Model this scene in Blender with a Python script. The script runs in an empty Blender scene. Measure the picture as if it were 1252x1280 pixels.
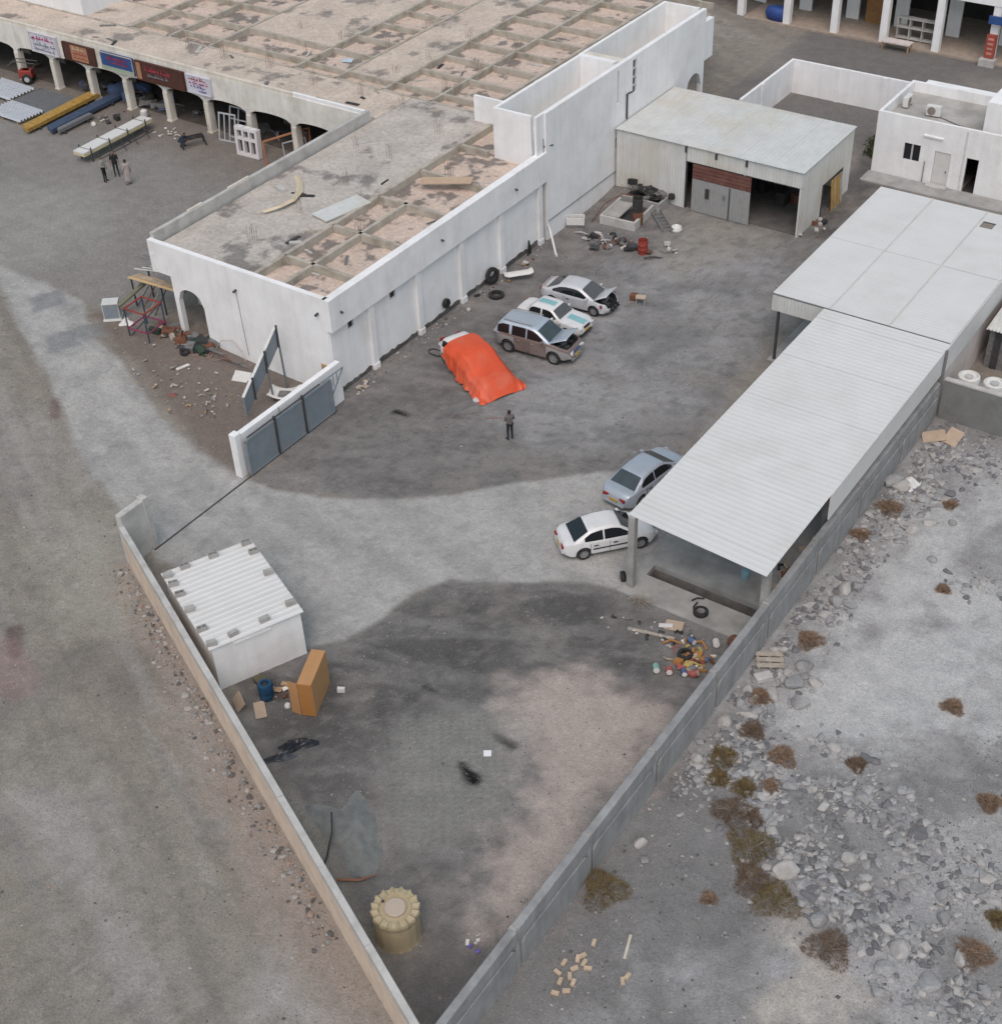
import bpy, bmesh, math, random
import numpy as np
from mathutils import Vector, Matrix, Euler
random.seed(7); np.random.seed(7)
S = bpy.context.scene
COL = S.collection
R = math.radians

# ---------------------------------------------------------------- camera
cam = bpy.data.cameras.new('camera'); camo = bpy.data.objects.new('camera', cam); COL.objects.link(camo)
S.camera = camo
_pit, _rol, _yaw = R(38.907), R(-2.685), R(-36.126)
_F = Vector((math.sin(_yaw)*math.cos(_pit), math.cos(_yaw)*math.cos(_pit), -math.sin(_pit)))
_Rt = _F.cross(Vector((0, 0, 1))).normalized(); _U = _Rt.cross(_F)
_c, _s = math.cos(_rol), math.sin(_rol)
_X = _c*_Rt + _s*_U; _Y = -_s*_Rt + _c*_U
m = Matrix((_X, _Y, -_F)).transposed().to_4x4(); m.translation = (0, 0, 40.5)
camo.matrix_world = m
cam.sensor_fit = 'VERTICAL'; cam.sensor_height = 24.0; cam.lens = 24.0*1750/1280
cam.clip_start = 0.5; cam.clip_end = 3000
S.render.resolution_x = 1001; S.render.resolution_y = 1024

# ---------------------------------------------------------------- world, sun, exposure
SUN_EL, SUN_AZ = R(58), R(152)          # azimuth clockwise from +Y: high, broad sun from the south-south-east, turned to even out the walls
W = bpy.data.worlds.new('World'); S.world = W; W.use_nodes = True
nt = W.node_tree; nt.nodes.clear()
sky = nt.nodes.new('ShaderNodeTexSky'); sky.sky_type = 'NISHITA'; sky.sun_disc = False
sky.sun_elevation = SUN_EL; sky.sun_rotation = SUN_AZ; sky.air_density = 1.0; sky.dust_density = 4.0; sky.ozone_density = 1.0
hs = nt.nodes.new('ShaderNodeHueSaturation'); hs.inputs['Saturation'].default_value = 0.85; hs.inputs['Hue'].default_value = 0.462
bg = nt.nodes.new('ShaderNodeBackground'); bg.inputs['Strength'].default_value = 0.15
wo = nt.nodes.new('ShaderNodeOutputWorld')
nt.links.new(sky.outputs[0], hs.inputs['Color']); nt.links.new(hs.outputs[0], bg.inputs[0]); nt.links.new(bg.outputs[0], wo.inputs[0])
sl = bpy.data.lights.new('sun', 'SUN'); sl.energy = 0.6; sl.angle = R(40); sl.color = (1.0, 0.92, 0.80)
so = bpy.data.objects.new('sun', sl); COL.objects.link(so)
_d = Vector((math.sin(SUN_AZ)*math.cos(SUN_EL), math.cos(SUN_AZ)*math.cos(SUN_EL), math.sin(SUN_EL)))
so.rotation_euler = _d.to_track_quat('Z', 'Y').to_euler(); so.location = _d*100
S.view_settings.view_transform = 'Standard'; S.view_settings.look = 'None'
S.view_settings.exposure = 0.1; S.view_settings.gamma = 1.0
S.render.engine = 'CYCLES'

# ---------------------------------------------------------------- helpers: colour and materials
def s2l(v):
    v /= 255.0
    return v/12.92 if v <= 0.04045 else ((v+0.055)/1.055)**2.4
def px(r, g, b, k=1.05):                 # surface albedo for a colour as it looks under this sky
    return tuple(min(0.88, s2l(v)/k) for v in (r, g, b))
MATS = {}
def pm(name, col, rough=0.8, var=0.12, scale=2.0, stain=None, samt=0.5, sscale=0.6, bump=0.0, bscale=25.0, metal=0.0, spec=0.4, fine=0.08, fscale=30.0, streak=0.0, world=True, coat=0.0, sharp=(0.48, 0.66)):
    if name in MATS: return MATS[name]
    M = bpy.data.materials.new(name); M.use_nodes = True; n = M.node_tree.nodes; l = M.node_tree.links
    b = n['Principled BSDF']; b.inputs['Roughness'].default_value = rough; b.inputs['Metallic'].default_value = metal
    b.inputs['Specular IOR Level'].default_value = spec
    if coat: b.inputs['Coat Weight'].default_value = coat; b.inputs['Coat Roughness'].default_value = 0.08
    if world:
        co = n.new('ShaderNodeNewGeometry').outputs['Position']
    else:
        co = n.new('ShaderNodeTexCoord').outputs['Object']
    def noise(sc, det, vec=co):
        t = n.new('ShaderNodeTexNoise'); t.inputs['Scale'].default_value = sc; t.inputs['Detail'].default_value = det
        t.inputs['Roughness'].default_value = 0.6; l.new(vec, t.inputs['Vector']); return t.outputs['Fac']
    def mr(fac, a, b_, lo, hi):
        t = n.new('ShaderNodeMapRange'); t.inputs[1].default_value = a; t.inputs[2].default_value = b_
        t.inputs[3].default_value = lo; t.inputs[4].default_value = hi; l.new(fac, t.inputs[0]); return t.outputs[0]
    def mul(c, f):
        t = n.new('ShaderNodeVectorMath'); t.operation = 'SCALE'; l.new(c, t.inputs[0]); l.new(f, t.inputs['Scale']); return t.outputs[0]
    rgb = n.new('ShaderNodeRGB'); rgb.outputs[0].default_value = (*col, 1); c = rgb.outputs[0]
    if stain:
        t = n.new('ShaderNodeMix'); t.data_type = 'RGBA'; t.inputs[7].default_value = (*stain, 1)
        l.new(c, t.inputs[6]); l.new(mr(noise(sscale, 8), sharp[0], sharp[1], 0, samt), t.inputs[0]); c = t.outputs[2]
    if var: c = mul(c, mr(noise(scale, 5), 0.3, 0.7, 1-var, 1+var))
    if fine: c = mul(c, mr(noise(fscale, 2), 0.3, 0.7, 1-fine, 1+fine))
    if streak:
        mp = n.new('ShaderNodeMapping'); mp.inputs['Scale'].default_value = (3, 3, 0.15); l.new(co, mp.inputs[0])
        c = mul(c, mr(noise(1.0, 6, mp.outputs[0]), 0.42, 0.72, 1, 1-streak))
    l.new(c, b.inputs['Base Color'])
    if bump:
        bp = n.new('ShaderNodeBump'); bp.inputs['Strength'].default_value = bump; bp.inputs['Distance'].default_value = 0.03
        l.new(noise(bscale, 4), bp.inputs['Height']); l.new(bp.outputs[0], b.inputs['Normal'])
    MATS[name] = M; return M
white_wall = pm('white_wall', (0.80, 0.80, 0.80), 0.85, 0.05, 0.8, stain=(0.62, 0.60, 0.57), samt=0.35, sscale=0.5, bump=0.08, streak=0.07)
cream_wall = pm('cream_wall', (0.66, 0.62, 0.54), 0.85, 0.06, 0.8, stain=(0.42, 0.37, 0.3), samt=0.5, sscale=0.7, bump=0.15, streak=0.15)
concrete = pm('concrete', (0.34, 0.335, 0.32), 0.9, 0.15, 1.2, stain=(0.2, 0.19, 0.18), samt=0.5, sscale=0.8, bump=0.4)
concrete_wall = pm('concrete_wall', (0.29, 0.295, 0.295), 0.9, 0.14, 1.0, stain=(0.2, 0.195, 0.19), samt=0.5, sscale=0.9, bump=0.4, streak=0.2)
concrete_pale = pm('concrete_pale', (0.48, 0.47, 0.45), 0.9, 0.12, 1.2, stain=(0.3, 0.28, 0.26), samt=0.5, sscale=1.1, bump=0.4)
roof_dust = pm('roof_dust', (0.54, 0.435, 0.365), 0.95, 0.12, 0.7, stain=(0.15, 0.135, 0.125), samt=0.85, sscale=0.75, bump=0.4, fine=0.18, fscale=6, sharp=(0.53, 0.58))
roof_slab_m = pm('roof_slab', (0.45, 0.41, 0.37), 0.95, 0.14, 0.5, stain=(0.18, 0.165, 0.155), samt=0.85, sscale=0.3, bump=0.4, fine=0.16, fscale=5, sharp=(0.54, 0.60))
roof_slab_w = pm('roof_slab_sandy', (0.52, 0.44, 0.37), 0.95, 0.14, 0.5, stain=(0.2, 0.18, 0.165), samt=0.8, sscale=0.35, bump=0.4, fine=0.16, fscale=5, sharp=(0.55, 0.61))
beam_m = pm('beam_concrete', (0.42, 0.385, 0.33), 0.95, 0.15, 1.5, stain=(0.2, 0.17, 0.12), samt=0.6, sscale=1.0, bump=0.3)
sheet_white = pm('sheet_white', (0.625, 0.62, 0.605), 0.55, 0.03, 0.6, stain=(0.53, 0.52, 0.49), samt=0.4, sscale=0.4, fine=0.02)
sheet_old = pm('sheet_old', (0.58, 0.59, 0.57), 0.6, 0.06, 0.7, stain=(0.5, 0.44, 0.33), samt=0.5, sscale=0.3, fine=0.03, streak=0.12)
sheet_grey = pm('sheet_grey', (0.30, 0.31, 0.31), 0.55, 0.12, 2, stain=(0.2, 0.17, 0.14), samt=0.5, sscale=2)
steel_dark = pm('steel_dark', (0.07, 0.07, 0.075), 0.55, 0.2, 3, metal=0.3)
steel_grey = pm('steel_grey', (0.22, 0.23, 0.24), 0.5, 0.15, 3, metal=0.3, stain=(0.16, 0.09, 0.05), samt=0.4, sscale=3)
gate_grey = pm('gate_paint', (0.19, 0.225, 0.255), 0.55, 0.1, 1.2, stain=(0.24, 0.24, 0.23), samt=0.5, sscale=1.5)
rust = pm('rust', (0.17, 0.075, 0.045), 0.9, 0.3, 4, stain=(0.08, 0.04, 0.03), samt=0.7, sscale=5, bump=0.3)
red_paint = pm('red_paint', (0.30, 0.045, 0.035), 0.7, 0.25, 4, stain=(0.1, 0.03, 0.02), samt=0.6, sscale=4)
blue_paint = pm('blue_paint', (0.02, 0.06, 0.14), 0.5, 0.2, 4)
yellow_paint = pm('yellow_paint', (0.40, 0.25, 0.06), 0.7, 0.2, 4, stain=(0.2, 0.1, 0.04), samt=0.5, sscale=3)
rubber = pm('rubber', (0.022, 0.022, 0.023), 0.85, 0.2, 6, stain=(0.06, 0.055, 0.05), samt=0.5, sscale=5)
black_m = pm('black_scrap', (0.03, 0.03, 0.032), 0.7, 0.3, 5, stain=(0.09, 0.075, 0.06), samt=0.5, sscale=4)
grey_scrap = pm('grey_scrap', (0.17, 0.17, 0.17), 0.7, 0.3, 5, stain=(0.1, 0.07, 0.05), samt=0.5, sscale=4)
white_plastic = pm('white_plastic', (0.66, 0.66, 0.64), 0.5, 0.08, 3, stain=(0.45, 0.42, 0.36), samt=0.4, sscale=3)
wood = pm('wood', (0.42, 0.29, 0.17), 0.85, 0.2, 3, stain=(0.2, 0.14, 0.09), samt=0.5, sscale=2, bump=0.2)
wood_grey = pm('wood_grey', (0.36, 0.32, 0.27), 0.9, 0.2, 3, stain=(0.2, 0.17, 0.14), samt=0.5, sscale=2, bump=0.2)
cardboard = pm('cardboard', (0.43, 0.235, 0.105), 0.9, 0.06, 2, fine=0.03)
cardboard_pale = pm('cardboard_pale', (0.42, 0.33, 0.25), 0.9, 0.1, 2)
dark_room = pm('dark_interior', (0.045, 0.042, 0.04), 0.9, 0.3, 1)  # unlit rooms and openings: their shade is put into the colour
dark_glass = pm('dark_glass', (0.02, 0.022, 0.026), 0.12, 0, fine=0, spec=0.6)
glass_blue = pm('glass_blue', (0.05, 0.07, 0.085), 0.15, 0.1, fine=0, spec=0.6)
aluminium = pm('aluminium', (0.55, 0.55, 0.55), 0.45, 0.05, metal=0.2)

# ---------------------------------------------------------------- helpers: meshes
class MB:
    def __init__(s): s.v = []; s.f = []; s.mi = []; s.cur = 0
    def add(s, vs, fs):
        o = len(s.v); s.v += [tuple(p) for p in vs]
        for f in fs: s.f.append(tuple(o+i for i in f)); s.mi.append(s.cur)
        return s
    def hexa(s, p):                     # 4 bottom, 4 top (both counter-clockwise from above)
        return s.add(p, [(3, 2, 1, 0), (4, 5, 6, 7), (0, 1, 5, 4), (1, 2, 6, 5), (2, 3, 7, 6), (3, 0, 4, 7)])
    def box(s, x0, x1, y0, y1, z0, z1):
        return s.hexa([(x0, y0, z0), (x1, y0, z0), (x1, y1, z0), (x0, y1, z0), (x0, y0, z1), (x1, y0, z1), (x1, y1, z1), (x0, y1, z1)])
    def obox(s, c, ax, half):           # oriented box: centre, 3 axes, half sizes
        c = Vector(c); a, b, d = [Vector(ax[i])*half[i] for i in range(3)]
        return s.hexa([c-a-b-d, c+a-b-d, c+a+b-d, c-a+b-d, c-a-b+d, c+a-b+d, c+a+b+d, c-a+b+d])
    def rbox(s, cx, cy, z0, lx, ly, h, ang=0):
        ca, sa = math.cos(ang), math.sin(ang)
        return s.obox((cx, cy, z0+h/2), ((ca, sa, 0), (-sa, ca, 0), (0, 0, 1)), (lx/2, ly/2, h/2))
    def bar(s, p, q, w, h=None, up=(0, 0, 1)):
        p = Vector(p); q = Vector(q); d = q-p; L = d.length; d.normalize(); up = Vector(up)
        if abs(d.dot(up)) > 0.98: up = Vector((1, 0, 0))
        sd = d.cross(up).normalized(); u2 = sd.cross(d)
        return s.obox((p+q)/2, (d, sd, u2), (L/2, w/2, (h or w)/2))
    def tube(s, pts, r, n=8, closed=False, caps=True):
        pts = [Vector(p) for p in pts]; rr = r if hasattr(r, '__len__') else [r]*len(pts)
        rings = []; prev = None; N = len(pts)
        for i, p in enumerate(pts):
            a = pts[(i-1) % N] if (closed or i > 0) else p; b = pts[(i+1) % N] if (closed or i < N-1) else p
            t = (b-a).normalized()
            if prev is None:
                prev = t.orthogonal().normalized()
            sd = (prev-t*prev.dot(t)).normalized(); prev = sd; u = t.cross(sd)
            rings.append([p+(sd*math.cos(2*math.pi*k/n)+u*math.sin(2*math.pi*k/n))*rr[i] for k in range(n)])
        vs = [q for ring in rings for q in ring]; fs = []
        for i in range(N if closed else N-1):
            j = (i+1) % N
            for k in range(n): fs.append((i*n+k, i*n+(k+1) % n, j*n+(k+1) % n, j*n+k))
        if caps and not closed: fs.append(tuple(range(n-1, -1, -1))); fs.append(tuple((N-1)*n+k for k in range(n)))
        return s.add(vs, fs)
    def lathe(s, prof, c=(0, 0, 0), n=24, axis=(0, 0, 1), caps=True):
        ax = Vector(axis).normalized(); u = ax.orthogonal().normalized(); w = ax.cross(u); c = Vector(c)
        vs = [c+ax*z+(u*math.cos(2*math.pi*k/n)+w*math.sin(2*math.pi*k/n))*r for r, z in prof for k in range(n)]
        fs = []
        for i in range(len(prof)-1):
            for k in range(n): fs.append((i*n+k, i*n+(k+1) % n, (i+1)*n+(k+1) % n, (i+1)*n+k))
        if caps:
            fs.append(tuple(range(n-1, -1, -1))); fs.append(tuple((len(prof)-1)*n+k for k in range(n)))
        return s.add(vs, fs)
    def prism(s, poly, axis_vec, flip=False):       # planar polygon (3d points) extruded
        p = [Vector(q) for q in poly]; a = Vector(axis_vec); n = len(p)
        vs = p+[q+a for q in p]
        fs = [tuple(range(n-1, -1, -1)), tuple(range(n, 2*n))]+[(i, (i+1) % n, n+(i+1) % n, n+i) for i in range(n)]
        return s.add(vs, fs)
    def grid(s, P):                                 # P: 2-d list of points
        a, b = len(P), len(P[0])
        return s.add([q for r in P for q in r], [(i*b+j, i*b+j+1, (i+1)*b+j+1, (i+1)*b+j) for i in range(a-1) for j in range(b-1)])
    def mesh(s, name, mats, smooth=False):
        me = bpy.data.meshes.new(name); me.from_pydata([tuple(v) for v in s.v], [], s.f)
        for m_ in (mats if isinstance(mats, (list, tuple)) else [mats]): me.materials.append(m_)
        if any(s.mi): me.polygons.foreach_set('material_index', s.mi)
        if smooth: me.polygons.foreach_set('use_smooth', [True]*len(me.polygons))
        me.validate(); me.update(); return me
def link(name, data, parent=None, loc=None, rot=None):
    o = bpy.data.objects.new(name, data); COL.objects.link(o)
    if parent is not None:
        o.parent = parent
        if parent.get('world_build') and parent.parent is None:
            o.matrix_parent_inverse = Matrix.Translation(-Vector(parent.location))
    if loc is not None: o.location = loc
    if rot is not None: o.rotation_euler = rot
    return o
def fixn(me):
    bm = bmesh.new(); bm.from_mesh(me); bmesh.ops.recalc_face_normals(bm, faces=bm.faces); bm.to_mesh(me); bm.free()
def obj(name, mb, mats, parent=None, smooth=False, bevel=0, fix=True, autosmooth=None):
    me = mb.mesh(name, mats, smooth)
    if fix: fixn(me)
    o = link(name, me, parent)
    if bevel:
        b = o.modifiers.new('bevel', 'BEVEL'); b.width = bevel; b.segments = 2; b.limit_method = 'ANGLE'
    if autosmooth is not None:
        try: me.set_sharp_from_angle(angle=R(autosmooth))
        except Exception: pass
    return o
def tag(o, label=None, cat=None, group=None, kind=None):
    if label: o['label'] = label
    if cat: o['category'] = cat
    if group: o['group'] = group
    if kind: o['kind'] = kind
    return o
def thing(name, label, cat, loc=(0, 0, 0), rz=0, group=None, world=False):
    o = bpy.data.objects.new(name, None); COL.objects.link(o); o.location = loc; o.rotation_euler = (0, 0, rz)
    o.empty_display_size = 0.2
    if world: o['world_build'] = 1
    return tag(o, label, cat, group)
def copy_tree(o, parent=None):
    c = o.copy(); COL.objects.link(c); c.parent = parent
    for ch in list(o.children): copy_tree(ch, c)
    return c
def wall(mb, p0, p1, z0, z1, th, ops=(), seg=8):
    """wall from p0 to p1 (outer line), thickness th to its left; openings (u0,u1,zb,zt,rise)"""
    p0 = Vector((*p0, 0)); p1 = Vector((*p1, 0)); d = p1-p0; L = d.length; d.normalize(); nrm = Vector((-d.y, d.x, 0))*th
    cuts = {0.0, L}
    for (a, b, zb, zt, rise) in ops:
        cuts |= {max(0, a), min(L, b)}
        if rise:
            for k in range(1, seg): cuts.add(a+(b-a)*k/seg)
    cuts = sorted(cuts)
    def top(o, u):
        a, b, zb, zt, rise = o
        if not rise: return zt
        t = (u-a)/(b-a)*2-1
        return zt+rise*math.sqrt(max(0, 1-t*t))
    for a, b in zip(cuts[:-1], cuts[1:]):
        if b-a < 1e-5: continue
        mid = (a+b)/2; inter = [o for o in ops if o[0] < mid < o[1]]
        inter.sort(key=lambda o: o[2]); lo = (z0, z0); segs = []
        for o in inter:
            if o[2] > lo[0]+1e-4: segs.append((lo, (o[2], o[2])))
            lo = (top(o, a), top(o, b))
        segs.append((lo, (z1, z1)))
        A = p0+d*a; B = p0+d*b
        for (la, lb), (ta, tb) in segs:
            def q(P, z, k): return (P.x+nrm.x*k, P.y+nrm.y*k, z)
            mb.hexa([q(A, la, 0), q(B, lb, 0), q(B, lb, 1), q(A, la, 1), q(A, ta, 0), q(B, tb, 0), q(B, tb, 1), q(A, ta, 1)])
    return mb

# ---------------------------------------------------------------- terrain and its colours
def terr(x, y):
    s_ = min(1, max(0, (-x-44)/22)); z = 1.2*s_*s_*(3-2*s_)
    z += 0.5*math.exp(-((x+40.6)**2/5+(y-72.2)**2/5))
    return z
def terr_np(x, y):
    s_ = np.clip((-x-44)/22, 0, 1); z = 1.2*s_*s_*(3-2*s_)
    return z+0.5*np.exp(-((x+40.6)**2/5+(y-72.2)**2/5))
_perm = np.random.RandomState(3).rand(256, 256)
def vn(x, y, sc, seed=0, oct=4):
    out = 0; amp = 1; tot = 0
    for o in range(oct):
        X = x*sc+seed*17.3+o*31.7; Y = y*sc+seed*9.1+o*11.9
        i = np.floor(X).astype(int); j = np.floor(Y).astype(int); fx = X-i; fy = Y-j
        fx = fx*fx*(3-2*fx); fy = fy*fy*(3-2*fy)
        a = _perm[i % 256, j % 256]; b = _perm[(i+1) % 256, j % 256]; c = _perm[i % 256, (j+1) % 256]; d = _perm[(i+1) % 256, (j+1) % 256]
        out = out+amp*((a*(1-fx)+b*fx)*(1-fy)+(c*(1-fx)+d*fx)*fy); tot += amp; amp *= 0.55; sc *= 2.1
    return out/tot
def sdf(poly, x, y):
    d = np.full(x.shape, 1e9); ins = np.zeros(x.shape, bool); n = len(poly)
    for i in range(n):
        x0, y0 = poly[i]; x1, y1 = poly[(i+1) % n]
        ex, ey = x1-x0, y1-y0; t = np.clip(((x-x0)*ex+(y-y0)*ey)/(ex*ex+ey*ey+1e-9), 0, 1)
        d = np.minimum(d, (x-x0-ex*t)**2+(y-y0-ey*t)**2)
        c = ((y0 > y) != (y1 > y)); xi = (x1-x0)*(y-y0)/((y1-y0) if abs(y1-y0) > 1e-9 else 1e-9)+x0
        ins ^= c & (x < xi)
    d = np.sqrt(d); return np.where(ins, -d, d)
# ---------------------------------------------------------------- ground
PALE_L = [(-48.02, 29.63), (-45.06, 30.9), (-40.95, 29.45), (-37.26, 26.29), (-39.58, 24.82), (-43.0, 25.64), (-45.7, 27.1)]
BROWN_L = [(-42.03, 28.77), (-40.75, 29.25), (-17.8, 17.65), (-19.95, 16.24), (-26.95, 19.65), (-34.48, 24.2), (-39.15, 26.26)]
STREAK = [(-35.61, 17.13), (-34.07, 18.11), (-31.1, 16.97), (-25.17, 13.93), (-25.84, 13.14), (-30.77, 15.53), (-33.34, 15.94)]
STREAK2 = [(-23.09, 17.07), (-19.37, 16.35), (-21.95, 14.66)]
DRIVE = [(-66.97, 41.2), (-65.22, 41.5), (-60.42, 38.82), (-55.81, 36.66), (-49.99, 33.46), (-45.73, 31.53), (-43.07, 30.77), (-40.64, 29.64), (-38.03, 30.0), (-31.37, 28.99), (-30.34, 30.09), (-29.87, 31.64), (-29.59, 34.07), (-28.88, 35.43), (-26.43, 36.78), (-24.13, 38.34), (-22.43, 38.86), (-21.31, 38.97), (-18.99, 38.96), (-16.59, 39.34), (-16.96, 40.82), (-21.07, 45.82), (-25.83, 46.79), (-26.96, 45.72), (-28.66, 44.15), (-30.32, 42.55), (-32.36, 40.21), (-34.74, 38.38), (-37.43, 36.93), (-39.61, 36.29), (-41.27, 36.14), (-44.85, 36.57), (-48.66, 37.63), (-53.87, 39.92), (-56.71, 40.6), (-59.83, 42.76), (-66.89, 42.9), (-68.78, 42.68)]
YARD = [(-41.07, 36.26), (-42.21, 44.52), (-42.59, 65.05), (-42.09, 73.89), (-29.84, 71.94), (-28.71, 80.73), (-26.56, 78.75), (-25.87, 60.57), (-24.71, 47.11), (-26.9, 45.61), (-30.26, 42.44), (-34.66, 38.28), (-39.53, 36.19)]
YARD_PALE = [(-35.65, 47.49), (-37.33, 62.95), (-33.08, 68.87), (-28.16, 68.38), (-26.6, 62.06), (-25.93, 53.42), (-27.29, 47.77), (-31.26, 45.33)]  # paler ground in the far part of the yard
PALE_SHED = [(-36.78, 72.73), (-31.07, 71.22), (-29.19, 70.58), (-31.72, 66.27), (-33.43, 63.62), (-36.2, 64.73), (-36.03, 68.3)]
LOWYARD = [(-36.51, 27.92), (-31.23, 29.08), (-29.87, 31.64), (-28.88, 35.43), (-24.13, 38.34), (-21.31, 38.97), (-16.38, 38.92), (-16.73, 18.14), (-17.22, 18.16)]
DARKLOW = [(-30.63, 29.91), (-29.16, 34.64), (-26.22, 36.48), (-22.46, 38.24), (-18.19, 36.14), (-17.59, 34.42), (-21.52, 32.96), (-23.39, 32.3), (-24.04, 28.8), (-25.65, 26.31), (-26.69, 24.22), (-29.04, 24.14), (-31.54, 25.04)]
TRACK = [(-25.63, 27.79), (-23.47, 30.17), (-20.89, 30.82), (-19.72, 26.88), (-20.43, 23.85), (-21.87, 22.92), (-23.95, 24.17)]
SAND = [(-23.14, 31.93), (-21.76, 33.34), (-19.67, 33.61), (-17.12, 34.21), (-16.45, 33.64), (-16.55, 30.72), (-16.71, 25.43), (-16.59, 21.3), (-17.3, 20.47), (-18.12, 22.55), (-18.51, 25.09), (-19.4, 27.98), (-21.93, 30.15)]
DARKBOT = [(-19.08, 19.31), (-18.11, 20.67), (-16.31, 21.84), (-16.78, 18.21), (-17.27, 18.23)]
FOREBROWN = [(-58.26, 41.89), (-56.8, 43.99), (-53.84, 44.73), (-47.68, 44.43), (-42.11, 44.4), (-41.07, 36.26), (-44.99, 36.71), (-52.67, 39.91)]
RPALE = [(-11.45, 56.77), (-12.55, 53.19), (-13.28, 47.38), (-13.79, 43.4), (-13.6, 39.04), (-13.53, 36.0), (-11.89, 34.64), (-10.04, 36.29), (-5.88, 40.38)]
RPALE2 = [(-10.34, 28.76), (-6.99, 27.19), (-4.47, 26.36), (-8.45, 23.76), (-8.08, 26.48)]
RPALE3 = [(-6.04, 33.96), (-4.36, 35.89), (-2.61, 30.75), (-4.51, 31.37)]
RDARK = [(-16.38, 18.31), (-16.17, 24.59), (-15.42, 30.54), (-13.34, 30.98), (-10.05, 28.16), (-10.54, 25.6), (-12.87, 22.3), (-14.68, 19.42)]
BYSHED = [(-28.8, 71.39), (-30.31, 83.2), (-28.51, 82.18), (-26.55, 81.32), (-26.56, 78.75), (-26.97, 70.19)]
SLABFRONT = [(-61.81, 40.32), (-65.74, 41.94), (-63.75, 43.19), (-59.59, 42.42), (-55.7, 39.47), (-54.95, 36.42)]
def sm(d, soft): 
    t = np.clip(0.5-d/(2*soft), 0, 1); return t*t*(3-2*t)
def ground_colour(x, y):
    n1 = vn(x, y, 0.12, 1); n2 = vn(x, y, 0.45, 2); n3 = vn(x, y, 1.6, 3, 4); n4 = vn(x, y, 3.1, 4, 2)
    warp = (n2-0.5)*2.6+(n3-0.5)*1.6+(n4-0.5)*0.7
    c = [np.full(x.shape, v) for v in px(137, 131, 122)]
    def lay(w, col):
        a = px(*col)
        for i in range(3): c[i] = c[i]*(1-w)+a[i]*w
    def zone(poly, col, soft=0.4, wamp=0.5, op=1.0): lay(op*sm(sdf(poly, x, y)+warp*wamp, soft), col)
    lay(0.7*np.clip((n1-0.5)*5, 0, 1), (139, 134, 126)); lay(0.6*np.clip((0.46-n1)*6, 0, 1), (104, 100, 97))
    # long wheel ruts on the open ground, running with the oblique wall
    ul = x*0.905-y*0.425; vl = x*0.425+y*0.905
    ru = vn(ul, vl*9, 0.09, 14, 4); ru2 = vn(ul, vl*14, 0.13, 15, 3)
    lay(0.55*np.clip((ru-0.54)*8, 0, 1), (150, 148, 144)); lay(0.35*np.clip((0.44-ru2)*8, 0, 1), (107, 103, 99)); lay(0.3*np.clip((n4-0.62)*8, 0, 1), (104, 101, 98))
    # open ground to the left of the compound
    zone(PALE_L, (151, 148, 139), 1.6, 1.2, 0.9); zone(BROWN_L, (147, 136, 127), 1.0, 1.0, 0.8)
    zone(STREAK, (152, 149, 145), 0.6, 0.5, 0.8); zone(STREAK2, (160, 157, 154), 0.8, 0.5, 0.8)
    # lot on the right
    wr = sm(-15.6-x, 0.1)*sm(y-62, 0.3)
    lay(wr, (136, 135, 134)); lay(wr*0.8*np.clip((n2-0.52)*6, 0, 1), (165, 164, 164)); lay(wr*0.8*np.clip((0.45-n2)*6, 0, 1), (113, 112, 111))
    zone(RPALE, (182, 182, 181), 2.0, 2.2, 0.9); zone(RPALE2, (178, 172, 164), 0.8, 0.9, 0.9); zone(RPALE3, (176, 174, 172), 1.0, 1.0, 0.8)
    zone(RDARK, (119, 118, 117), 1.0, 1.0, 0.85)
    rm = (x > -15.5) & (y < 58)
    lay(np.where(rm, 0.7*np.clip((n2-0.5)*5, 0, 1)*sm(sdf(RPALE, x, y), 1.5), 0), (128, 126, 126))
    # yards
    zone(YARD, (116, 114, 112), 0.4, 0.3); zone(YARD_PALE, (152, 152, 152), 2.0, 1.3, 0.95); zone(PALE_SHED, (150, 146, 138), 1.2, 1.2, 0.8); zone(BYSHED, (98, 94, 91), 0.5, 0.4)
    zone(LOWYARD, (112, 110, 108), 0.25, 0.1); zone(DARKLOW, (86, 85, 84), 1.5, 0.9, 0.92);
    yl = sm(sdf(YARD, x, y), 0.4)+sm(sdf(LOWYARD, x, y), 0.4)
    lay(np.clip(yl, 0, 1)*0.45*np.clip((n2-0.54)*6, 0, 1), (138, 132, 126)); lay(np.clip(yl, 0, 1)*0.35*np.clip((0.44-n2)*6, 0, 1), (84, 81, 80))
    for (sa, sb, sd_) in ((0.8, 0.6, 16), (0.95, 0.3, 17)):
        uy = x*sa+y*sb; vy = -x*sb+y*sa; rt = vn(uy, vy*10, 0.12, sd_, 4)
        lay(np.clip(yl, 0, 1)*0.35*np.clip((rt-0.55)*8, 0, 1), (140, 138, 135)); lay(np.clip(yl, 0, 1)*0.22*np.clip((0.43-rt)*8, 0, 1), (86, 84, 83))
    lay(np.clip(yl, 0, 1)*0.35*np.clip((n4-0.62)*7, 0, 1), (82, 80, 79)); lay(np.clip(yl, 0, 1)*0.3*np.clip((0.4-n4)*7, 0, 1), (138, 134, 130))
    zone(TRACK, (125, 124, 120), 1.0, 0.8, 0.8); zone(SAND, (175, 164, 156), 1.2, 1.1, 0.85); zone(DARKBOT, (96, 94, 93), 0.6, 0.4, 0.8)
    # tyre tracks
    u = x*0.81+y*0.59; st = 0.5+0.5*np.sin((u+0.5*n2)*2*np.pi/0.34)
    tr = sm(sdf(TRACK, x, y)+warp*0.4, 0.8)
    lay(tr*0.35*st, (150, 150, 146))
    # driveway
    wd = sm(sdf(DRIVE, x, y)+warp*0.13, 0.18); lay(wd*0.97, (162, 161, 158))
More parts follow.
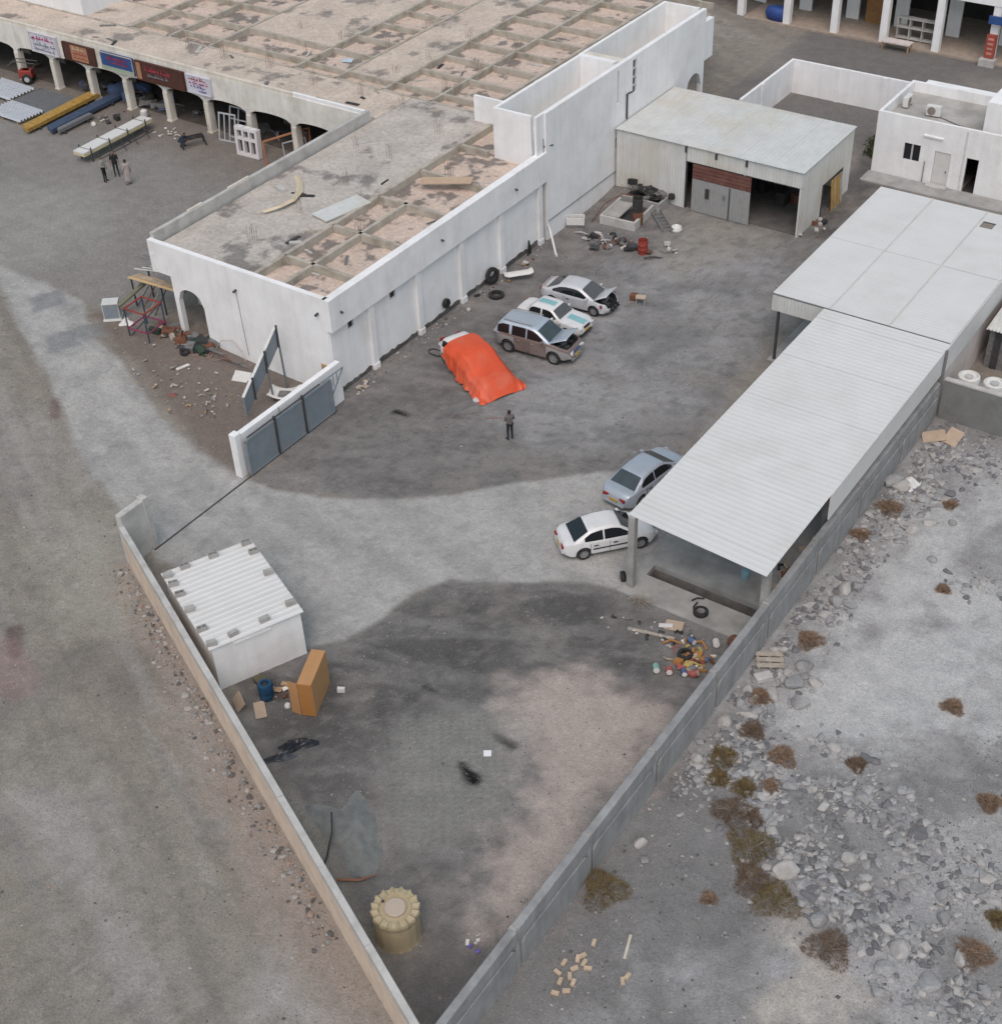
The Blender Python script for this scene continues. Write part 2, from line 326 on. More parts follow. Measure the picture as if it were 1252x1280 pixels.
    lay(wd*0.6*np.clip((n2-0.53)*7, 0, 1), (170, 168, 164)); lay(wd*0.35*np.clip((0.47-n2)*7, 0, 1), (138, 138, 137))
    for (ax, ay, bx, by) in ((-64, 42, -30, 33), (-63, 40.6, -31, 31.5), (-41, 33, -24, 42), (-41, 34.2, -25, 43.5)):
        L2 = (bx-ax)**2+(by-ay)**2; t = np.clip(((x-ax)*(bx-ax)+(y-ay)*(by-ay))/L2, 0, 1); dd = np.hypot(x-ax-t*(bx-ax), y-ay-t*(by-ay)+0.8*np.sin(t*3.1))
        lay(wd*0.35*np.clip(1-dd/0.35, 0, 1), (173, 172, 169))
    rd = vn(x*0.97-y*0.24, (x*0.24+y*0.97)*8, 0.12, 19, 4)
    lay(wd*0.45*np.clip((rd-0.54)*8, 0, 1), (172, 171, 168)); lay(wd*0.28*np.clip((0.45-rd)*8, 0, 1), (134, 134, 133)); lay(wd*0.25*np.clip((n4-0.6)*7, 0, 1), (120, 120, 120))
    # worn slab patches at the head of the drive
    for (cx, cy, r, k) in ((-61.3, 41.6, 0.9, 1), (-59.4, 40.4, 0.8, 0), (-57.6, 39.3, 0.9, 1), (-57.0, 41.0, 0.8, 1), (-55.6, 38.0, 0.8, 0), (-62.8, 42.3, 0.7, 0)):
        dd = np.maximum(np.abs((x-cx)*0.86-(y-cy)*0.5), np.abs((x-cx)*0.5+(y-cy)*0.86)); lay(0.8*sm(dd-r+(n3-0.5)*0.5, 0.15), (128, 130, 131) if k else (168, 167, 164))
    zone(FOREBROWN, (115, 105, 98), 0.5, 0.4, 0.92)
    # forecourt and far road
    fc = sm(42.9-y+(n2-0.5)*0.8, 0.4)*sm(x+55.0, 0.3)*sm(y-70, 0.3); lay(fc, (136, 133, 129)); lay(fc*0.7*sm(58.5-y+(n1-0.5)*6, 3.0), (118, 109, 101))
    lay(fc*0.6*sm(np.hypot(x+70, y-46)-6+warp, 3), (156, 154, 150))
    fr = sm(84-y, 0.3)*sm(-43-x, 0.3); lay(fr, (113, 110, 107)); lay(fr*0.6*np.clip((n1-0.5)*7, 0, 1), (140, 134, 128))
    # stains lying on the earth
    def stain(a, b, ra, rb, col, op):
        ex, ey = b[0]-a[0], b[1]-a[1]; L2 = ex*ex+ey*ey; t = np.clip(((x-a[0])*ex+(y-a[1])*ey)/L2, 0, 1)
        dd = np.hypot(x-a[0]-t*ex, y-a[1]-t*ey)-(ra+(rb-ra)*t)+(n3-0.5)*0.12; lay(op*sm(dd, 0.12), col)
    stain((-22.27, 27.24), (-21.45, 26.9), 0.12, 0.30, (22, 21, 20), 1.0); stain((-22.1, 29.13), (-21.18, 29.03), 0.07, 0.2, (58, 56, 52), 0.85)
    stain((-25.9, 29.78), (-25.1, 29.67), 0.07, 0.05, (58, 55, 55), 0.8); stain((-38.7, 44.4), (-37.9, 44.46), 0.2, 0.06, (18, 18, 18), 1.0)
    stain((-42.64, 23.0), (-41.4, 22.1), 0.35, 0.3, (84, 66, 65), 0.65); stain((-42.1, 22.2), (-40.0, 21.0), 0.5, 0.9, (140, 118, 116), 0.5); stain((-53.9, 35.4), (-52.9, 34.5), 0.2, 0.25, (106, 78, 78), 0.55)
    stain((-35.9, 45.7), (-35.0, 46.6), 0.1, 0.12, (86, 70, 64), 0.6); stain((-35.2, 45.9), (-35.9, 45.5), 0.1, 0.05, (70, 58, 54), 0.6)
    # oil and soot on the yard
    for (cx, cy, r) in ((-31, 58, 2.2), (-28.5, 55, 1.6), (-33, 55, 1.4), (-36.5, 63, 1.6), (-30, 64, 1.3), (-40, 61, 1.0), (-27, 49, 1.2)):
        lay(0.22*sm(np.hypot(x-cx, y-cy)-r+warp*1.2, 1.2), (86, 86, 88))
    return np.stack(c, -1)

def ground_material():
    M = bpy.data.materials.new('earth'); M.use_nodes = True; n = M.node_tree.nodes; l = M.node_tree.links
    b = n['Principled BSDF']; b.inputs['Roughness'].default_value = 0.95; b.inputs['Specular IOR Level'].default_value = 0.25
    at = n.new('ShaderNodeAttribute'); at.attribute_name = 'Col'; c = at.outputs['Color']
    gv = n.new('ShaderNodeAttribute'); gv.attribute_name = 'Grav'
    pv = n.new('ShaderNodeAttribute'); pv.attribute_name = 'Pav'
    co = n.new('ShaderNodeNewGeometry').outputs['Position']
    def noise(sc, det):
        t = n.new('ShaderNodeTexNoise'); t.inputs['Scale'].default_value = sc; t.inputs['Detail'].default_value = det; t.inputs['Roughness'].default_value = 0.65; l.new(co, t.inputs['Vector']); return t.outputs['Fac']
    def mr(fac, a, b_, lo, hi):
        t = n.new('ShaderNodeMapRange'); t.inputs[1].default_value = a; t.inputs[2].default_value = b_; t.inputs[3].default_value = lo; t.inputs[4].default_value = hi; l.new(fac, t.inputs[0]); return t.outputs[0]
    def mul(c, f):
        t = n.new('ShaderNodeVectorMath'); t.operation = 'SCALE'; l.new(c, t.inputs[0]); l.new(f, t.inputs['Scale']); return t.outputs[0]
    def math2(op, a, b_):
        t = n.new('ShaderNodeMath'); t.operation = op
        for i, v in enumerate((a, b_)):
            if isinstance(v, (int, float)): t.inputs[i].default_value = v
            else: l.new(v, t.inputs[i])
        return t.outputs[0]
    def mix(f, a, colr):
        t = n.new('ShaderNodeMix'); t.data_type = 'RGBA'; l.new(f, t.inputs[0]); l.new(a, t.inputs[6])
        if isinstance(colr, tuple): t.inputs[7].default_value = (*colr, 1)
        else: l.new(colr, t.inputs[7])
        return t.outputs[2]
    nf = noise(14, 5); nm = noise(1.1, 8)
    c = mul(c, mr(nm, 0.32, 0.68, 0.88, 1.12)); c = mul(c, mr(nf, 0.3, 0.7, 0.76, 1.24)); c = mul(c, mr(noise(5, 3), 0.3, 0.7, 0.9, 1.1))
    def stones(sc, rad, thr, bright):
        v = n.new('ShaderNodeTexVoronoi'); v.inputs['Scale'].default_value = sc; l.new(co, v.inputs['Vector'])
        sx = n.new('ShaderNodeSeparateColor'); l.new(v.outputs['Color'], sx.inputs[0])
        m1 = math2('LESS_THAN', v.outputs['Distance'], rad); m2 = math2('GREATER_THAN', sx.outputs[0], thr)
        return math2('MULTIPLY', math2('MULTIPLY', m1, m2), gv.outputs['Fac']), sx.outputs[1]
    for sc, rad, thr in ((7, 0.26, 0.86), (16, 0.3, 0.7)):
        f, rnd = stones(sc, rad, thr, 1)
        cr = n.new('ShaderNodeValToRGB'); cr.color_ramp.elements[0].color = (0.07, 0.065, 0.062, 1); cr.color_ramp.elements[1].color = (0.30, 0.285, 0.27, 1); l.new(rnd, cr.inputs[0])
        c = mix(math2('MULTIPLY', f, 0.8), c, cr.outputs[0])
    br = n.new('ShaderNodeTexBrick'); br.inputs['Scale'].default_value = 1; br.inputs['Brick Width'].default_value = 0.42; br.inputs['Row Height'].default_value = 0.21; br.inputs['Mortar Size'].default_value = 0.022
    br.inputs['Color1'].default_value = (1, 1, 1, 1); br.inputs['Color2'].default_value = (0.86, 0.86, 0.87, 1); br.inputs['Mortar'].default_value = (0.66, 0.64, 0.62, 1); l.new(co, br.inputs['Vector'])
    t = n.new('ShaderNodeMix'); t.data_type = 'RGBA'; t.blend_type = 'MULTIPLY'; l.new(pv.outputs['Fac'], t.inputs[0]); l.new(c, t.inputs[6]); l.new(br.outputs[0], t.inputs[7]); c = t.outputs[2]
    l.new(c, b.inputs['Base Color'])
    bp = n.new('ShaderNodeBump'); bp.inputs['Strength'].default_value = 0.7; bp.inputs['Distance'].default_value = 0.05
    l.new(math2('ADD', nf, math2('MULTIPLY', nm, 2.0)), bp.inputs['Height']); l.new(bp.outputs[0], b.inputs['Normal'])
    return M
earth = ground_material()
TR = (-21.75, -16.25, 40.25, 41.0)      # inspection trench
def sheet(name, xs, ys, lift, keep=None, pav=0.0, grav=None):
    X, Y = np.meshgrid(xs, ys); Z = terr_np(X, Y)+lift
    rm = np.clip((X+15.0)/2.0, 0, 1)*np.clip((57-Y)/2, 0, 1)
    Z = Z+rm*0.22*(vn(X, Y, 0.5, 5)-0.45)
    lf = np.clip((28.5-0.475*(X+41)-Y)/2.5, 0, 1)*(X < -15.8)
    Z = Z+lf*0.16*(vn(X, Y, 0.4, 6)-0.45)
    ny, nx = X.shape; idx = np.arange(nx*ny).reshape(ny, nx)
    q = np.stack([idx[:-1, :-1], idx[:-1, 1:], idx[1:, 1:], idx[1:, :-1]], -1).reshape(-1, 4)
    cx = ((X[:-1, :-1]+X[1:, 1:])/2).ravel(); cy = ((Y[:-1, :-1]+Y[1:, 1:])/2).ravel()
    k = ~((cx > TR[0]) & (cx < TR[1]) & (cy > TR[2]) & (cy < TR[3]))
    if keep is not None: k &= keep(cx, cy)
    q = q[k]; used = np.unique(q); re = np.full(nx*ny, -1); re[used] = np.arange(len(used)); q = re[q]
    P = np.stack([X.ravel(), Y.ravel(), Z.ravel()], -1)[used]
    me = bpy.data.meshes.new(name); me.vertices.add(len(P)); me.vertices.foreach_set('co', P.ravel())
    me.loops.add(q.size); me.loops.foreach_set('vertex_index', q.ravel().astype(np.int32))
    me.polygons.add(len(q)); me.polygons.foreach_set('loop_start', np.arange(0, q.size, 4, dtype=np.int32)); me.polygons.foreach_set('loop_total', np.full(len(q), 4, dtype=np.int32))
    me.polygons.foreach_set('use_smooth', np.ones(len(q), bool)); me.update(calc_edges=True); me.validate()
    a = me.color_attributes.new('Col', 'FLOAT_COLOR', 'POINT'); C = np.ones((len(P), 4)); C[:, :3] = ground_colour(P[:, 0], P[:, 1]); a.data.foreach_set('color', C.ravel())
    g_ = me.attributes.new('Grav', 'FLOAT', 'POINT')
    gr = np.full(len(P), 1.0) if grav is None else np.full(len(P), grav)
    if grav is None: gr = gr*(1-0.8*sm(sdf(DRIVE, P[:, 0], P[:, 1]), 0.4))*(0.35+0.65*np.clip((vn(P[:, 0], P[:, 1], 0.3, 8)-0.3)*3, 0, 1))
    gr = gr*(1-0.85*sm(sdf(RPALE, P[:, 0], P[:, 1]), 1.0))
    g_.data.foreach_set('value', gr)
    p_ = me.attributes.new('Pav', 'FLOAT', 'POINT'); p_.data.foreach_set('value', np.full(len(P), pav))
    me.materials.append(earth); o = link(name, me); return tag(o, kind='structure')
fx = np.concatenate([np.arange(-104, -62, 0.5), np.arange(-62, -1, 0.15625)[:-1], np.arange(-1, 6.1, 0.5)]); fy = np.concatenate([np.arange(8, 14, 0.5), np.arange(14, 62, 0.1875), np.arange(62, 112.1, 0.4)])
fx = np.unique(np.concatenate([fx[(np.abs(fx-TR[0]) > 0.08) & (np.abs(fx-TR[1]) > 0.08)], TR[:2]])); fy = np.unique(np.concatenate([fy[(np.abs(fy-TR[2]) > 0.1) & (np.abs(fy-TR[3]) > 0.1)], TR[2:]]))
gx = np.concatenate([[-2500, -1200, -600, -300, -180, -130, -112], fx, [12, 30, 80, 200, 600, 1200, 2500]])
gy = np.concatenate([[-2500, -1200, -500, -150, -40, -5, 3], fy, [118, 130, 160, 240, 500, 1200, 2500]])
sheet('ground', gx, gy, 0.0)
sheet('driveway', fx, fy, 0.006, keep=lambda x, y: (sdf(DRIVE, x, y) < 0.3) & ~((x > -22.3) & (y > 38.6)) & (x > -62.5), grav=0.12)
sheet('forecourt', np.arange(-104, -54.49, 0.5), np.arange(43.25, 70.1, 0.5), 0.012, pav=0.3, grav=0.1, keep=lambda x, y: (y > 43.4+0.6*np.sin(x*0.8)))
sheet('road', np.arange(-43, 6.1, 0.5), np.arange(92.5, 102.6, 0.5), 0.008, grav=0.25)
# ---------------------------------------------------------------- long white workshop building with flat roof
B = thing('workshop_building', 'long L-shaped white workshop building with unfinished dusty flat roof and shop arcade', 'building', (-42.2, 44, 0), world=True)
XE = -42.2
def part(name, mb, mat, parent=B, **k): return obj(name, mb, mat, parent, **k)
# east wall facing the yard
w = MB(); wall(w, (XE, 44.0), (XE, 62.8), -0.3, 3.86, 0.22, [(1.4, 1.85, 3.2, 3.7, 0), (4.85, 5.35, 3.2, 3.72, 0)]); part('wall', w, white_wall)
for y0 in (45.4, 48.85):
    v = MB(); v.box(XE-0.5, XE-0.12, y0-0.02, y0+0.52, 3.18, 3.74); part('vent_opening', v, dark_room)
f = MB(); f.box(XE-0.2, XE+0.27, 43.9, 63.6, 3.862, 5.66); part('fascia', f, white_wall)
for y in (47.1, 51.1, 55.05, 58.95, 63.0):
    p = MB(); p.box(XE+0.0, XE+0.2, y-0.2, y+0.2, 0.0, 3.86); p.box(XE+0.0, XE+0.24, y-0.22, y+0.22, -0.2, 0.34); part('pilaster', p, white_wall, bevel=0.015)
bitm = pm('bitumen', (0.09, 0.085, 0.08), 0.95, 0.3, 3, stain=(0.2, 0.19, 0.18), samt=0.6, sscale=2)
for a, b in ((44.0, 46.88), (47.32, 50.88), (51.32, 54.83), (55.27, 58.73), (59.17, 62.78)):
    pts = [(a, -0.2)]+[(a+(b-a)*k/14, 0.2+0.16*random.random()) for k in range(15)]+[(b, -0.2)]
    pl = MB(); pl.prism([(XE-0.02, y, z) for y, z in pts], (0.05, 0, 0)); part('plinth', pl, bitm)
for y, z in ((44.7, 4.72), (53.2, 4.8), (60.3, 4.75)):
    d = MB(); d.tube([(XE+0.2, y, z), (XE+0.42, y, z-0.03)], 0.06, 10); part('drain_spout', d, steel_dark)
# south wall (short end) with arcade corner and arch
w = MB(); wall(w, (-54.55, 43.93), (-42.25, 43.93), -0.3, 5.66, 0.3, [(0, 1.32, -0.3, 3.82, 0), (1.62, 3.5, -0.3, 2.45, 0.85)]); part('end_wall', w, white_wall)
pb = MB(); pb.box(-42.95, -42.5, 43.87, 43.93, 1.0, 1.75); part('boarded_opening', pb, wood)
for x, z in ((-48.35, 4.42), (-42.75, 4.75)):
    d = MB(); d.tube([(x, 43.95, z), (x, 43.72, z-0.03)], 0.07, 10); part('drain_spout', d, steel_dark)
cb = MB(); cb.tube([(-48.35, 43.9, 4.4), (-48.3, 43.9, 3.0), (-48.2, 43.9, 0.5)], 0.012, 5); part('cable', cb, grey_scrap)
# inside the arcade: back wall and floor of the end bay
w = MB(); w.box(-54.3, -44.5, 46.4, 46.6, -0.2, 4.9); w.box(-50.9, -50.7, 44.25, 46.4, -0.2, 4.9); part('inner_wall', w, cream_wall)
w = MB(); wall(w, (-54.5, 63.1), (-54.5, 43.9), 0.2, 4.9, 0.3, [(0.8+3.9*k, 0.8+3.9*k+3.4, 0.1, 3.3, 0.5) for k in range(4)]+[(16.4, 19.21, 0.1, 3.82, 0)]); part('west_wall', w, white_wall)
w = MB(); w.box(-51.2, -50.9, 46.6, 62.8, 0, 4.9); part('inner_wall', w, cream_wall)
# roofs
CELL, BAND = 4.93, 5.3
r = MB(); r.box(-54.3, XE-0.21, 44.24, 62.9, CELL-0.3, CELL); r.box(-104, -45.2, 63.16, 90, CELL-0.3, CELL); part('roof', r, roof_dust)
r = MB(); r.box(-54.15, -47.45, 44.3, 66.8, CELL-0.1, BAND); part('roof_slab', r, roof_slab_m)
r = MB(); r.box(-104, -54.2, 63.12, 66.75, CELL-0.1, BAND); part('roof_slab', r, roof_slab_w)
r = MB(); r.box(-72.0, -64.2, 71.1, 90, CELL-0.1, BAND-0.02); part('roof_slab', r, roof_slab_w)
r = MB(); r.box(-60.6, -56.75, 68.4, 90, CELL-0.1, BAND-0.02); part('roof_slab', r, roof_slab_w)
r = MB(); r.box(-104, -80.0, 66.75, 70.8, CELL-0.1, BAND-0.03); part('roof_slab', r, roof_slab_w)
def rb(x0, y0, x1, y1, wd=0.2, top=None):
    t = MB(); t.bar((x0, y0, (CELL-0.05+(top or BAND+0.05))/2), (x1, y1, (CELL-0.05+(top or BAND+0.05))/2), wd+0.06*random.random(), (top or BAND+0.05)-CELL+0.05)
    part('roof_beam', t, beam_m)
for y in (46.9, 50.8, 54.8, 58.65, 62.6): rb(-47.4, y, -42.6 if y < 62 else -45.4, y)
rb(-47.45, 44.4, -47.45, 66.8, 0.24); rb(-45.5, 44.5, -45.5, 54.9)
for x in (-52.8, -49.1): rb(x, 66.85, x, 90)
for x in (-56.65, -60.6, -64.25, -72.1, -76.0, -79.9): rb(x, 66.85, x, 90)
for x0, x1, ys in ((-49.0, -56.55, (68.25, 71.0, 73.7, 76.45, 79.2, 82, 84.8, 87.5, 90.5)), (-56.55, -60.5, (68.25,)), (-60.7, -64.15, (68.25, 71.0, 73.7, 76.45, 79.2, 82, 84.8, 87.5, 90.5)), (-64.2, -72.1, (68.35, 71.05)), (-72.1, -79.8, (68.4, 71.1, 74.6, 78.4, 82.2, 86)), (-45.5, -49.0, (66.85, 73, 79, 85, 91)), (-80, -100, (70.9, 75, 79))):
    for y in ys: rb(x0, y, x1, y, 0.16, BAND+0.02)
rb(-104, 66.85, -47.5, 66.85, 0.2)
# parapets
r = MB(); r.box(-54.55, -54.3, 44.235, 62.7, 4.9, 5.95); part('parapet', r, concrete_pale)
for y0, y1 in ((47.0, 48.1), (50.2, 51.9)):
    r = MB(); r.box(-54.5, -54.36, y0, y1, 5.95, 6.05); part('parapet_block', r, cream_wall)
# tall stair blocks at the yard side
def shaft(x0, x1, y0, y1, z1, t=0.22):
    s_ = MB(); s_.box(x0, x0+t, y0, y1, 4.6, z1); s_.box(x0+t, x1-t, y0, y0+t, 4.6, z1); s_.box(x0+t, x1-t, y1-t, y1, 4.6, z1); return s_
w = MB(); wall(w, (XE+0.22, 63.6), (XE+0.22, 83.0), -0.4, 8.0, 0.3, [(8.0, 8.22, 5.6, 7.7, 0), (9.85, 10.35, 5.6, 7.75, 0), (7.85, 8.25, 2.75, 3.45, 0), (17.0, 19.1, 0.0, 3.0, 1.05)]); part('tall_wall', w, white_wall)
part('shaft_wall', shaft(-45.1, XE-0.06, 62.8, 72.2, 8.0), white_wall); part('shaft_wall', shaft(-45.15, XE-0.06, 72.21, 83.0, 7.99, 0.9 if False else 0.22), white_wall)
r = MB(); r.box(-44.85, XE-0.1, 63.0, 82.8, 5.0, 5.6); r.box(-44.9, XE-0.1, 72.43, 73.0, 5.6, 7.95); part('shaft_floor', r, cream_wall)
r = MB(); r.box(XE-0.08, XE+0.1, 62.82, 63.59, 5.6, 8.0); part('shaft_corner', r, white_wall)
r = MB(); r.box(-48.7, -45.11, 65.9, 66.1, CELL, 6.9); r.box(-45.3, -45.11, 64.0, 65.9, CELL, 6.9); part('stair_screen', r, white_wall)
g_ = MB(); g_.box(XE-0.02, XE+0.08, 73.4, 73.95, 5.6, 7.75); wn = part('window', g_, glass_blue)
for z in (6.1, 6.64, 7.18):
    g_ = MB(); g_.box(XE+0.08, XE+0.2, 73.4, 73.95, z-0.03, z+0.03); part('mullion', g_, aluminium, wn)
g_ = MB(); g_.box(XE-0.05, XE+0.02, 71.4, 71.9, 5.55, 7.75); part('slit_recess', g_, grey_scrap)
g_ = MB(); g_.box(XE-0.02, XE+0.1, 71.4, 71.9, 2.7, 3.5); wn = part('window', g_, dark_glass)
g_ = MB(); g_.box(XE+0.1, XE+0.2, 71.62, 71.67, 2.74, 3.46); part('mullion', g_, aluminium, wn)
pp = MB(); pp.tube([(XE+0.3, 72.7, 5.9), (XE+0.3, 72.7, 4.3)], 0.06, 8); pp.tube([(XE+0.2, 72.7, 5.85), (XE+0.32, 73.3, 5.85)], 0.05, 6); part('downpipe', pp, steel_dark)
pp = MB(); pp.tube([(XE+0.26, 63.7, 1.25), (XE+0.26, 72.6, 1.26)], 0.028, 6); part('pipe', pp, steel_grey)
r = MB(); r.box(XE-0.3, XE+0.1, 83.01, 84.4, 4.4, 7.0); part('projecting_sign_box', r, white_wall)
a_ = MB(); a_.tube([(XE+0.1, 63.5, 5.66), (XE+0.1, 63.5, 6.5)], 0.03, 6); a_.tube([(XE+0.1, 63.5, 6.0), (XE+0.25, 64.3, 5.85)], 0.04, 6); part('bracket', a_, steel_dark)
# shop arcade front
cols = [-96.0, -92.1, -88.2, -84.3, -80.45, -76.75, -72.8, -68.95, -65.05, -61.1, -57.4]
ops = []
L0 = -104.0
for a, b in zip(cols[:-1], cols[1:]): ops.append((a+0.21-L0, b-0.21-L0, 0.5, 3.5, 0.3))
ops.append((cols[-1]+0.21-L0, -54.75-L0, 0.5, 3.3, 0.4))
w = MB(); wall(w, (L0, 62.9), (-54.5, 62.9), 0.5, 5.42, 0.24, ops, seg=10); part('arcade_front', w, pm('arcade_white', (0.70, 0.68, 0.63), 0.85, 0.06, 0.8, stain=(0.45, 0.41, 0.35), samt=0.5, sscale=0.7, streak=0.15))
for c in cols:
    p = MB(); p.box(c-0.2, c+0.2, 62.85, 63.4, 0.5, 3.3); part('column', p, cream_wall, bevel=0.02)
    p = MB(); p.box(c-0.24, c+0.24, 62.8, 63.45, 0.5, 1.32); part('column_base', p, cream_wall, bevel=0.02)
w = MB(); ops2 = [(a+0.5-L0, b-0.5-L0, 0.5, 3.7, 0) for a, b in zip(cols[:-1], cols[1:])]
wall(w, (L0, 66.6), (-54.6, 66.6), 0.5, 4.7, 0.2, ops2); part('shop_wall', w, pm('dim_wall', (0.2, 0.18, 0.155), 0.9, 0.2))  # back wall coloured dim, with the arcade shade put in
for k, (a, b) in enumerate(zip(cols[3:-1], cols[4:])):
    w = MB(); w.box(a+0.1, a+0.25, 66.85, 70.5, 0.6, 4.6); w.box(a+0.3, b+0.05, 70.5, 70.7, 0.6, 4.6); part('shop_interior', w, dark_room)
fl = MB(); fl.box(-104, -54.8, 63.5, 70.5, 0.9, 1.24); part('walkway', fl, pm('arcade_floor', (0.085, 0.075, 0.066), 0.9, 0.3, 1))  # shade under the arches is put into this dark floor colour
# recessed gable end between the arcade and the wing
gl = MB(); gl.box(-60.9, -54.56, 62.95, 63.15, 5.42, 5.66); part('parapet', gl, white_wall)
gl = MB(); gl.box(-104, -60.95, 62.92, 63.12, 5.42, 5.64); part('parapet', gl, cream_wall)
# upper storey at the far left
u = MB(); wall(u, (-100, 66.9), (-84.6, 66.9), 5.0, 9.2, 0.25, [(1.5, 3.2, 6.3, 8.0, 0), (9.0, 10.4, 6.0, 8.2, 0)]); u.box(-84.85, -84.6, 67.16, 78, 5.0, 9.2); u.box(-100, -84.9, 67.2, 78, 8.9, 9.1); up = part('upper_storey', u, white_wall)
for x in (-98.5, -91.0):
    g_ = MB(); g_.box(x-0.05, x+1.75, 67.0, 67.1, 6.0, 8.2); part('window', g_, dark_glass)

# shop sign boards with lettering
def sign(name, label, x0, x1, z0, z1, bg, border, lines, panel=None):
    t = thing(name, label, 'sign', ((x0+x1)/2, 62.78, z0), world=True, group='shop signs above the arcade')
    b_ = MB(); b_.box(x0, x1, 62.72, 62.88, z0, z1); obj('board', b_, bg, t, bevel=0.02)
    fr = MB()
    for (a, c_, d, e) in ((x0, x1, z1-0.06, z1), (x0, x1, z0, z0+0.06)): fr.box(a, c_, 62.69, 62.72, d, e)
    for (a, c_) in ((x0, x0+0.06), (x1-0.06, x1)): fr.box(a, c_, 62.69, 62.718, z0+0.06, z1-0.06)
    obj('frame', fr, border, t)
    if panel:
        p = MB(); p.box(panel[0], panel[1], 62.695, 62.72, panel[2], panel[3]); obj('panel', p, panel[4], t)
    for (zc, h, col, xa, xb, seed) in lines:
        rn = random.Random(seed); s_ = MB(); x = xa
        while x < xb-0.1:                # flowing script: base strokes with rises and dots
            wd = rn.uniform(0.12, 0.34); th = h*0.26
            s_.box(x, min(xb, x+wd), 62.68, 62.693, zc-h*0.3, zc-h*0.3+th)
            k = rn.random()
            if k < 0.45: s_.box(x+wd*0.4, x+wd*0.4+0.07, 62.68, 62.693, zc-h*0.3+th, zc+h*0.5)
            elif k < 0.8: s_.lathe([(h*0.28, 0), (h*0.28, 0.012)], (x+wd*0.5, 62.69, zc), 8, (0, -1, 0))
            if rn.random() < 0.5: s_.box(x+wd*0.2, x+wd*0.2+0.07, 62.68, 62.693, zc+h*0.55, zc+h*0.55+0.06)
            if rn.random() < 0.35: s_.box(x+wd*0.5, x+wd*0.5+0.07, 62.68, 62.693, zc-h*0.6, zc-h*0.6+0.06)
            x += wd+(0.12 if rn.random() < 0.22 else 0.0)
        obj('lettering', s_, col, t)['kind'] = 'stuff'
pw = pm('sign_white', (0.56, 0.56, 0.62), 0.5, 0.06); pmag = pm('sign_magenta', (0.38, 0.03, 0.13), 0.6); pgr = pm('sign_grey', (0.2, 0.2, 0.23), 0.6)
pbr = pm('sign_brown', (0.075, 0.03, 0.022), 0.6, 0.2); por = pm('sign_orange', (0.40, 0.20, 0.11), 0.6, 0.15, stain=(0.2, 0.1, 0.06), samt=0.6, sscale=2); pbl = pm('sign_blue', (0.03, 0.075, 0.22), 0.5, 0.2); prd = pm('sign_red', (0.30, 0.04, 0.06), 0.6)
pcr = pm('sign_cream', (0.5, 0.45, 0.36), 0.6); pgn = pm('sign_green', (0.3, 0.38, 0.28), 0.6); pvi = pm('sign_violet', (0.12, 0.09, 0.3), 0.6)
sign('shop_sign', 'white shop sign with magenta and grey script, leftmost above the arcade', -85.95, -83.1, 3.85, 5.3, pw, aluminium, [(4.95, 0.3, pmag, -85.7, -83.4, 1), (4.5, 0.22, pgr, -85.6, -83.3, 2), (4.15, 0.2, pgr, -85.6, -83.5, 3)])
sign('shop_sign', 'brown shop sign with pale orange centre panel above the arcade', -82.45, -79.2, 3.9, 5.2, pbr, pbr, [(4.9, 0.2, pcr, -81.4, -80.1, 4), (4.55, 0.16, prd, -81.4, -80.1, 5), (4.25, 0.14, prd, -81.4, -80.1, 6)], (-81.6, -79.9, 4.02, 5.1, por))
sign('shop_sign', 'blue shop sign with red script and greenish lower strip above the arcade', -78.55, -75.35, 3.95, 5.22, pbl, pcr, [(4.9, 0.24, prd, -77.9, -76.0, 7), (4.6, 0.24, prd, -77.7, -75.9, 8)], (-78.45, -75.45, 4.0, 4.25, pgn))
sign('shop_sign', 'long dark brown shop sign with red script above the arcade', -75.1, -70.5, 3.85, 5.22, pbr, pbr, [(4.75, 0.36, prd, -74.2, -71.6, 9), (4.35, 0.2, pgr, -74.0, -72.0, 10)], (-75.0, -74.6, 3.95, 5.1, por))
sign('shop_sign', 'small white shop sign with violet script, rightmost above the arcade', -70.25, -68.05, 3.95, 5.2, pw, pw, [(4.95, 0.16, prd, -70.0, -68.4, 11), (4.7, 0.16, pmag, -70.0, -68.3, 12), (4.45, 0.14, pvi, -69.9, -68.5, 13), (4.2, 0.14, pvi, -69.2, -68.3, 14)])

# rebar starter bundles on the roof
bm_ = []
spots = [(-49.95, 47.2), (-49.9, 51.1), (-49.9, 55.1), (-49.9, 59.1), (-52.4, 59.1), (-45.9, 51.2), (-45.9, 59.4), (-49.5, 63.3), (-53.6, 65.2), (-57.6, 69.6), (-53.5, 69.5), (-61.2, 65.4), (-65.6, 66.1), (-64.8, 72.6), (-57.1, 72.6), (-65.5, 69.7), (-53.4, 73.1), (-61.3, 73.3), (-68.6, 72.8), (-69.5, 65.8), (-73.0, 66.0), (-57.3, 65.6), (-53.2, 77.2), (-57.0, 77.0), (-61.0, 77.4)]
rbm = pm('rebar', (0.15, 0.10, 0.075), 0.9, 0.3, 6)
for i, (x, y) in enumerate(spots):
    t = MB(); rn = random.Random(i); z = CELL if x > -47.4 or y > 68.5 else BAND; n_ = rn.choice((4, 6, 6))
    for k in range(n_):
        dx = (-0.17, 0.0, 0.17)[k % 3]; dy = -0.15 if k < 3 else 0.15; h = 0.75+0.25*rn.random()
        t.tube([(dx, dy, -0.05), (dx+rn.uniform(-.03, .03), dy+rn.uniform(-.03, .03), h*0.6), (dx+rn.uniform(-.08, .08), dy+rn.uniform(-.08, .08), h)], 0.009, 5)
    o = obj('rebar_bundle', t, rbm); o.location = (x, y, z)
    tag(o, 'bundle of rusty upright reinforcing bars sticking out of the dusty flat roof', 'rebar', 'rebar starters on the roof')
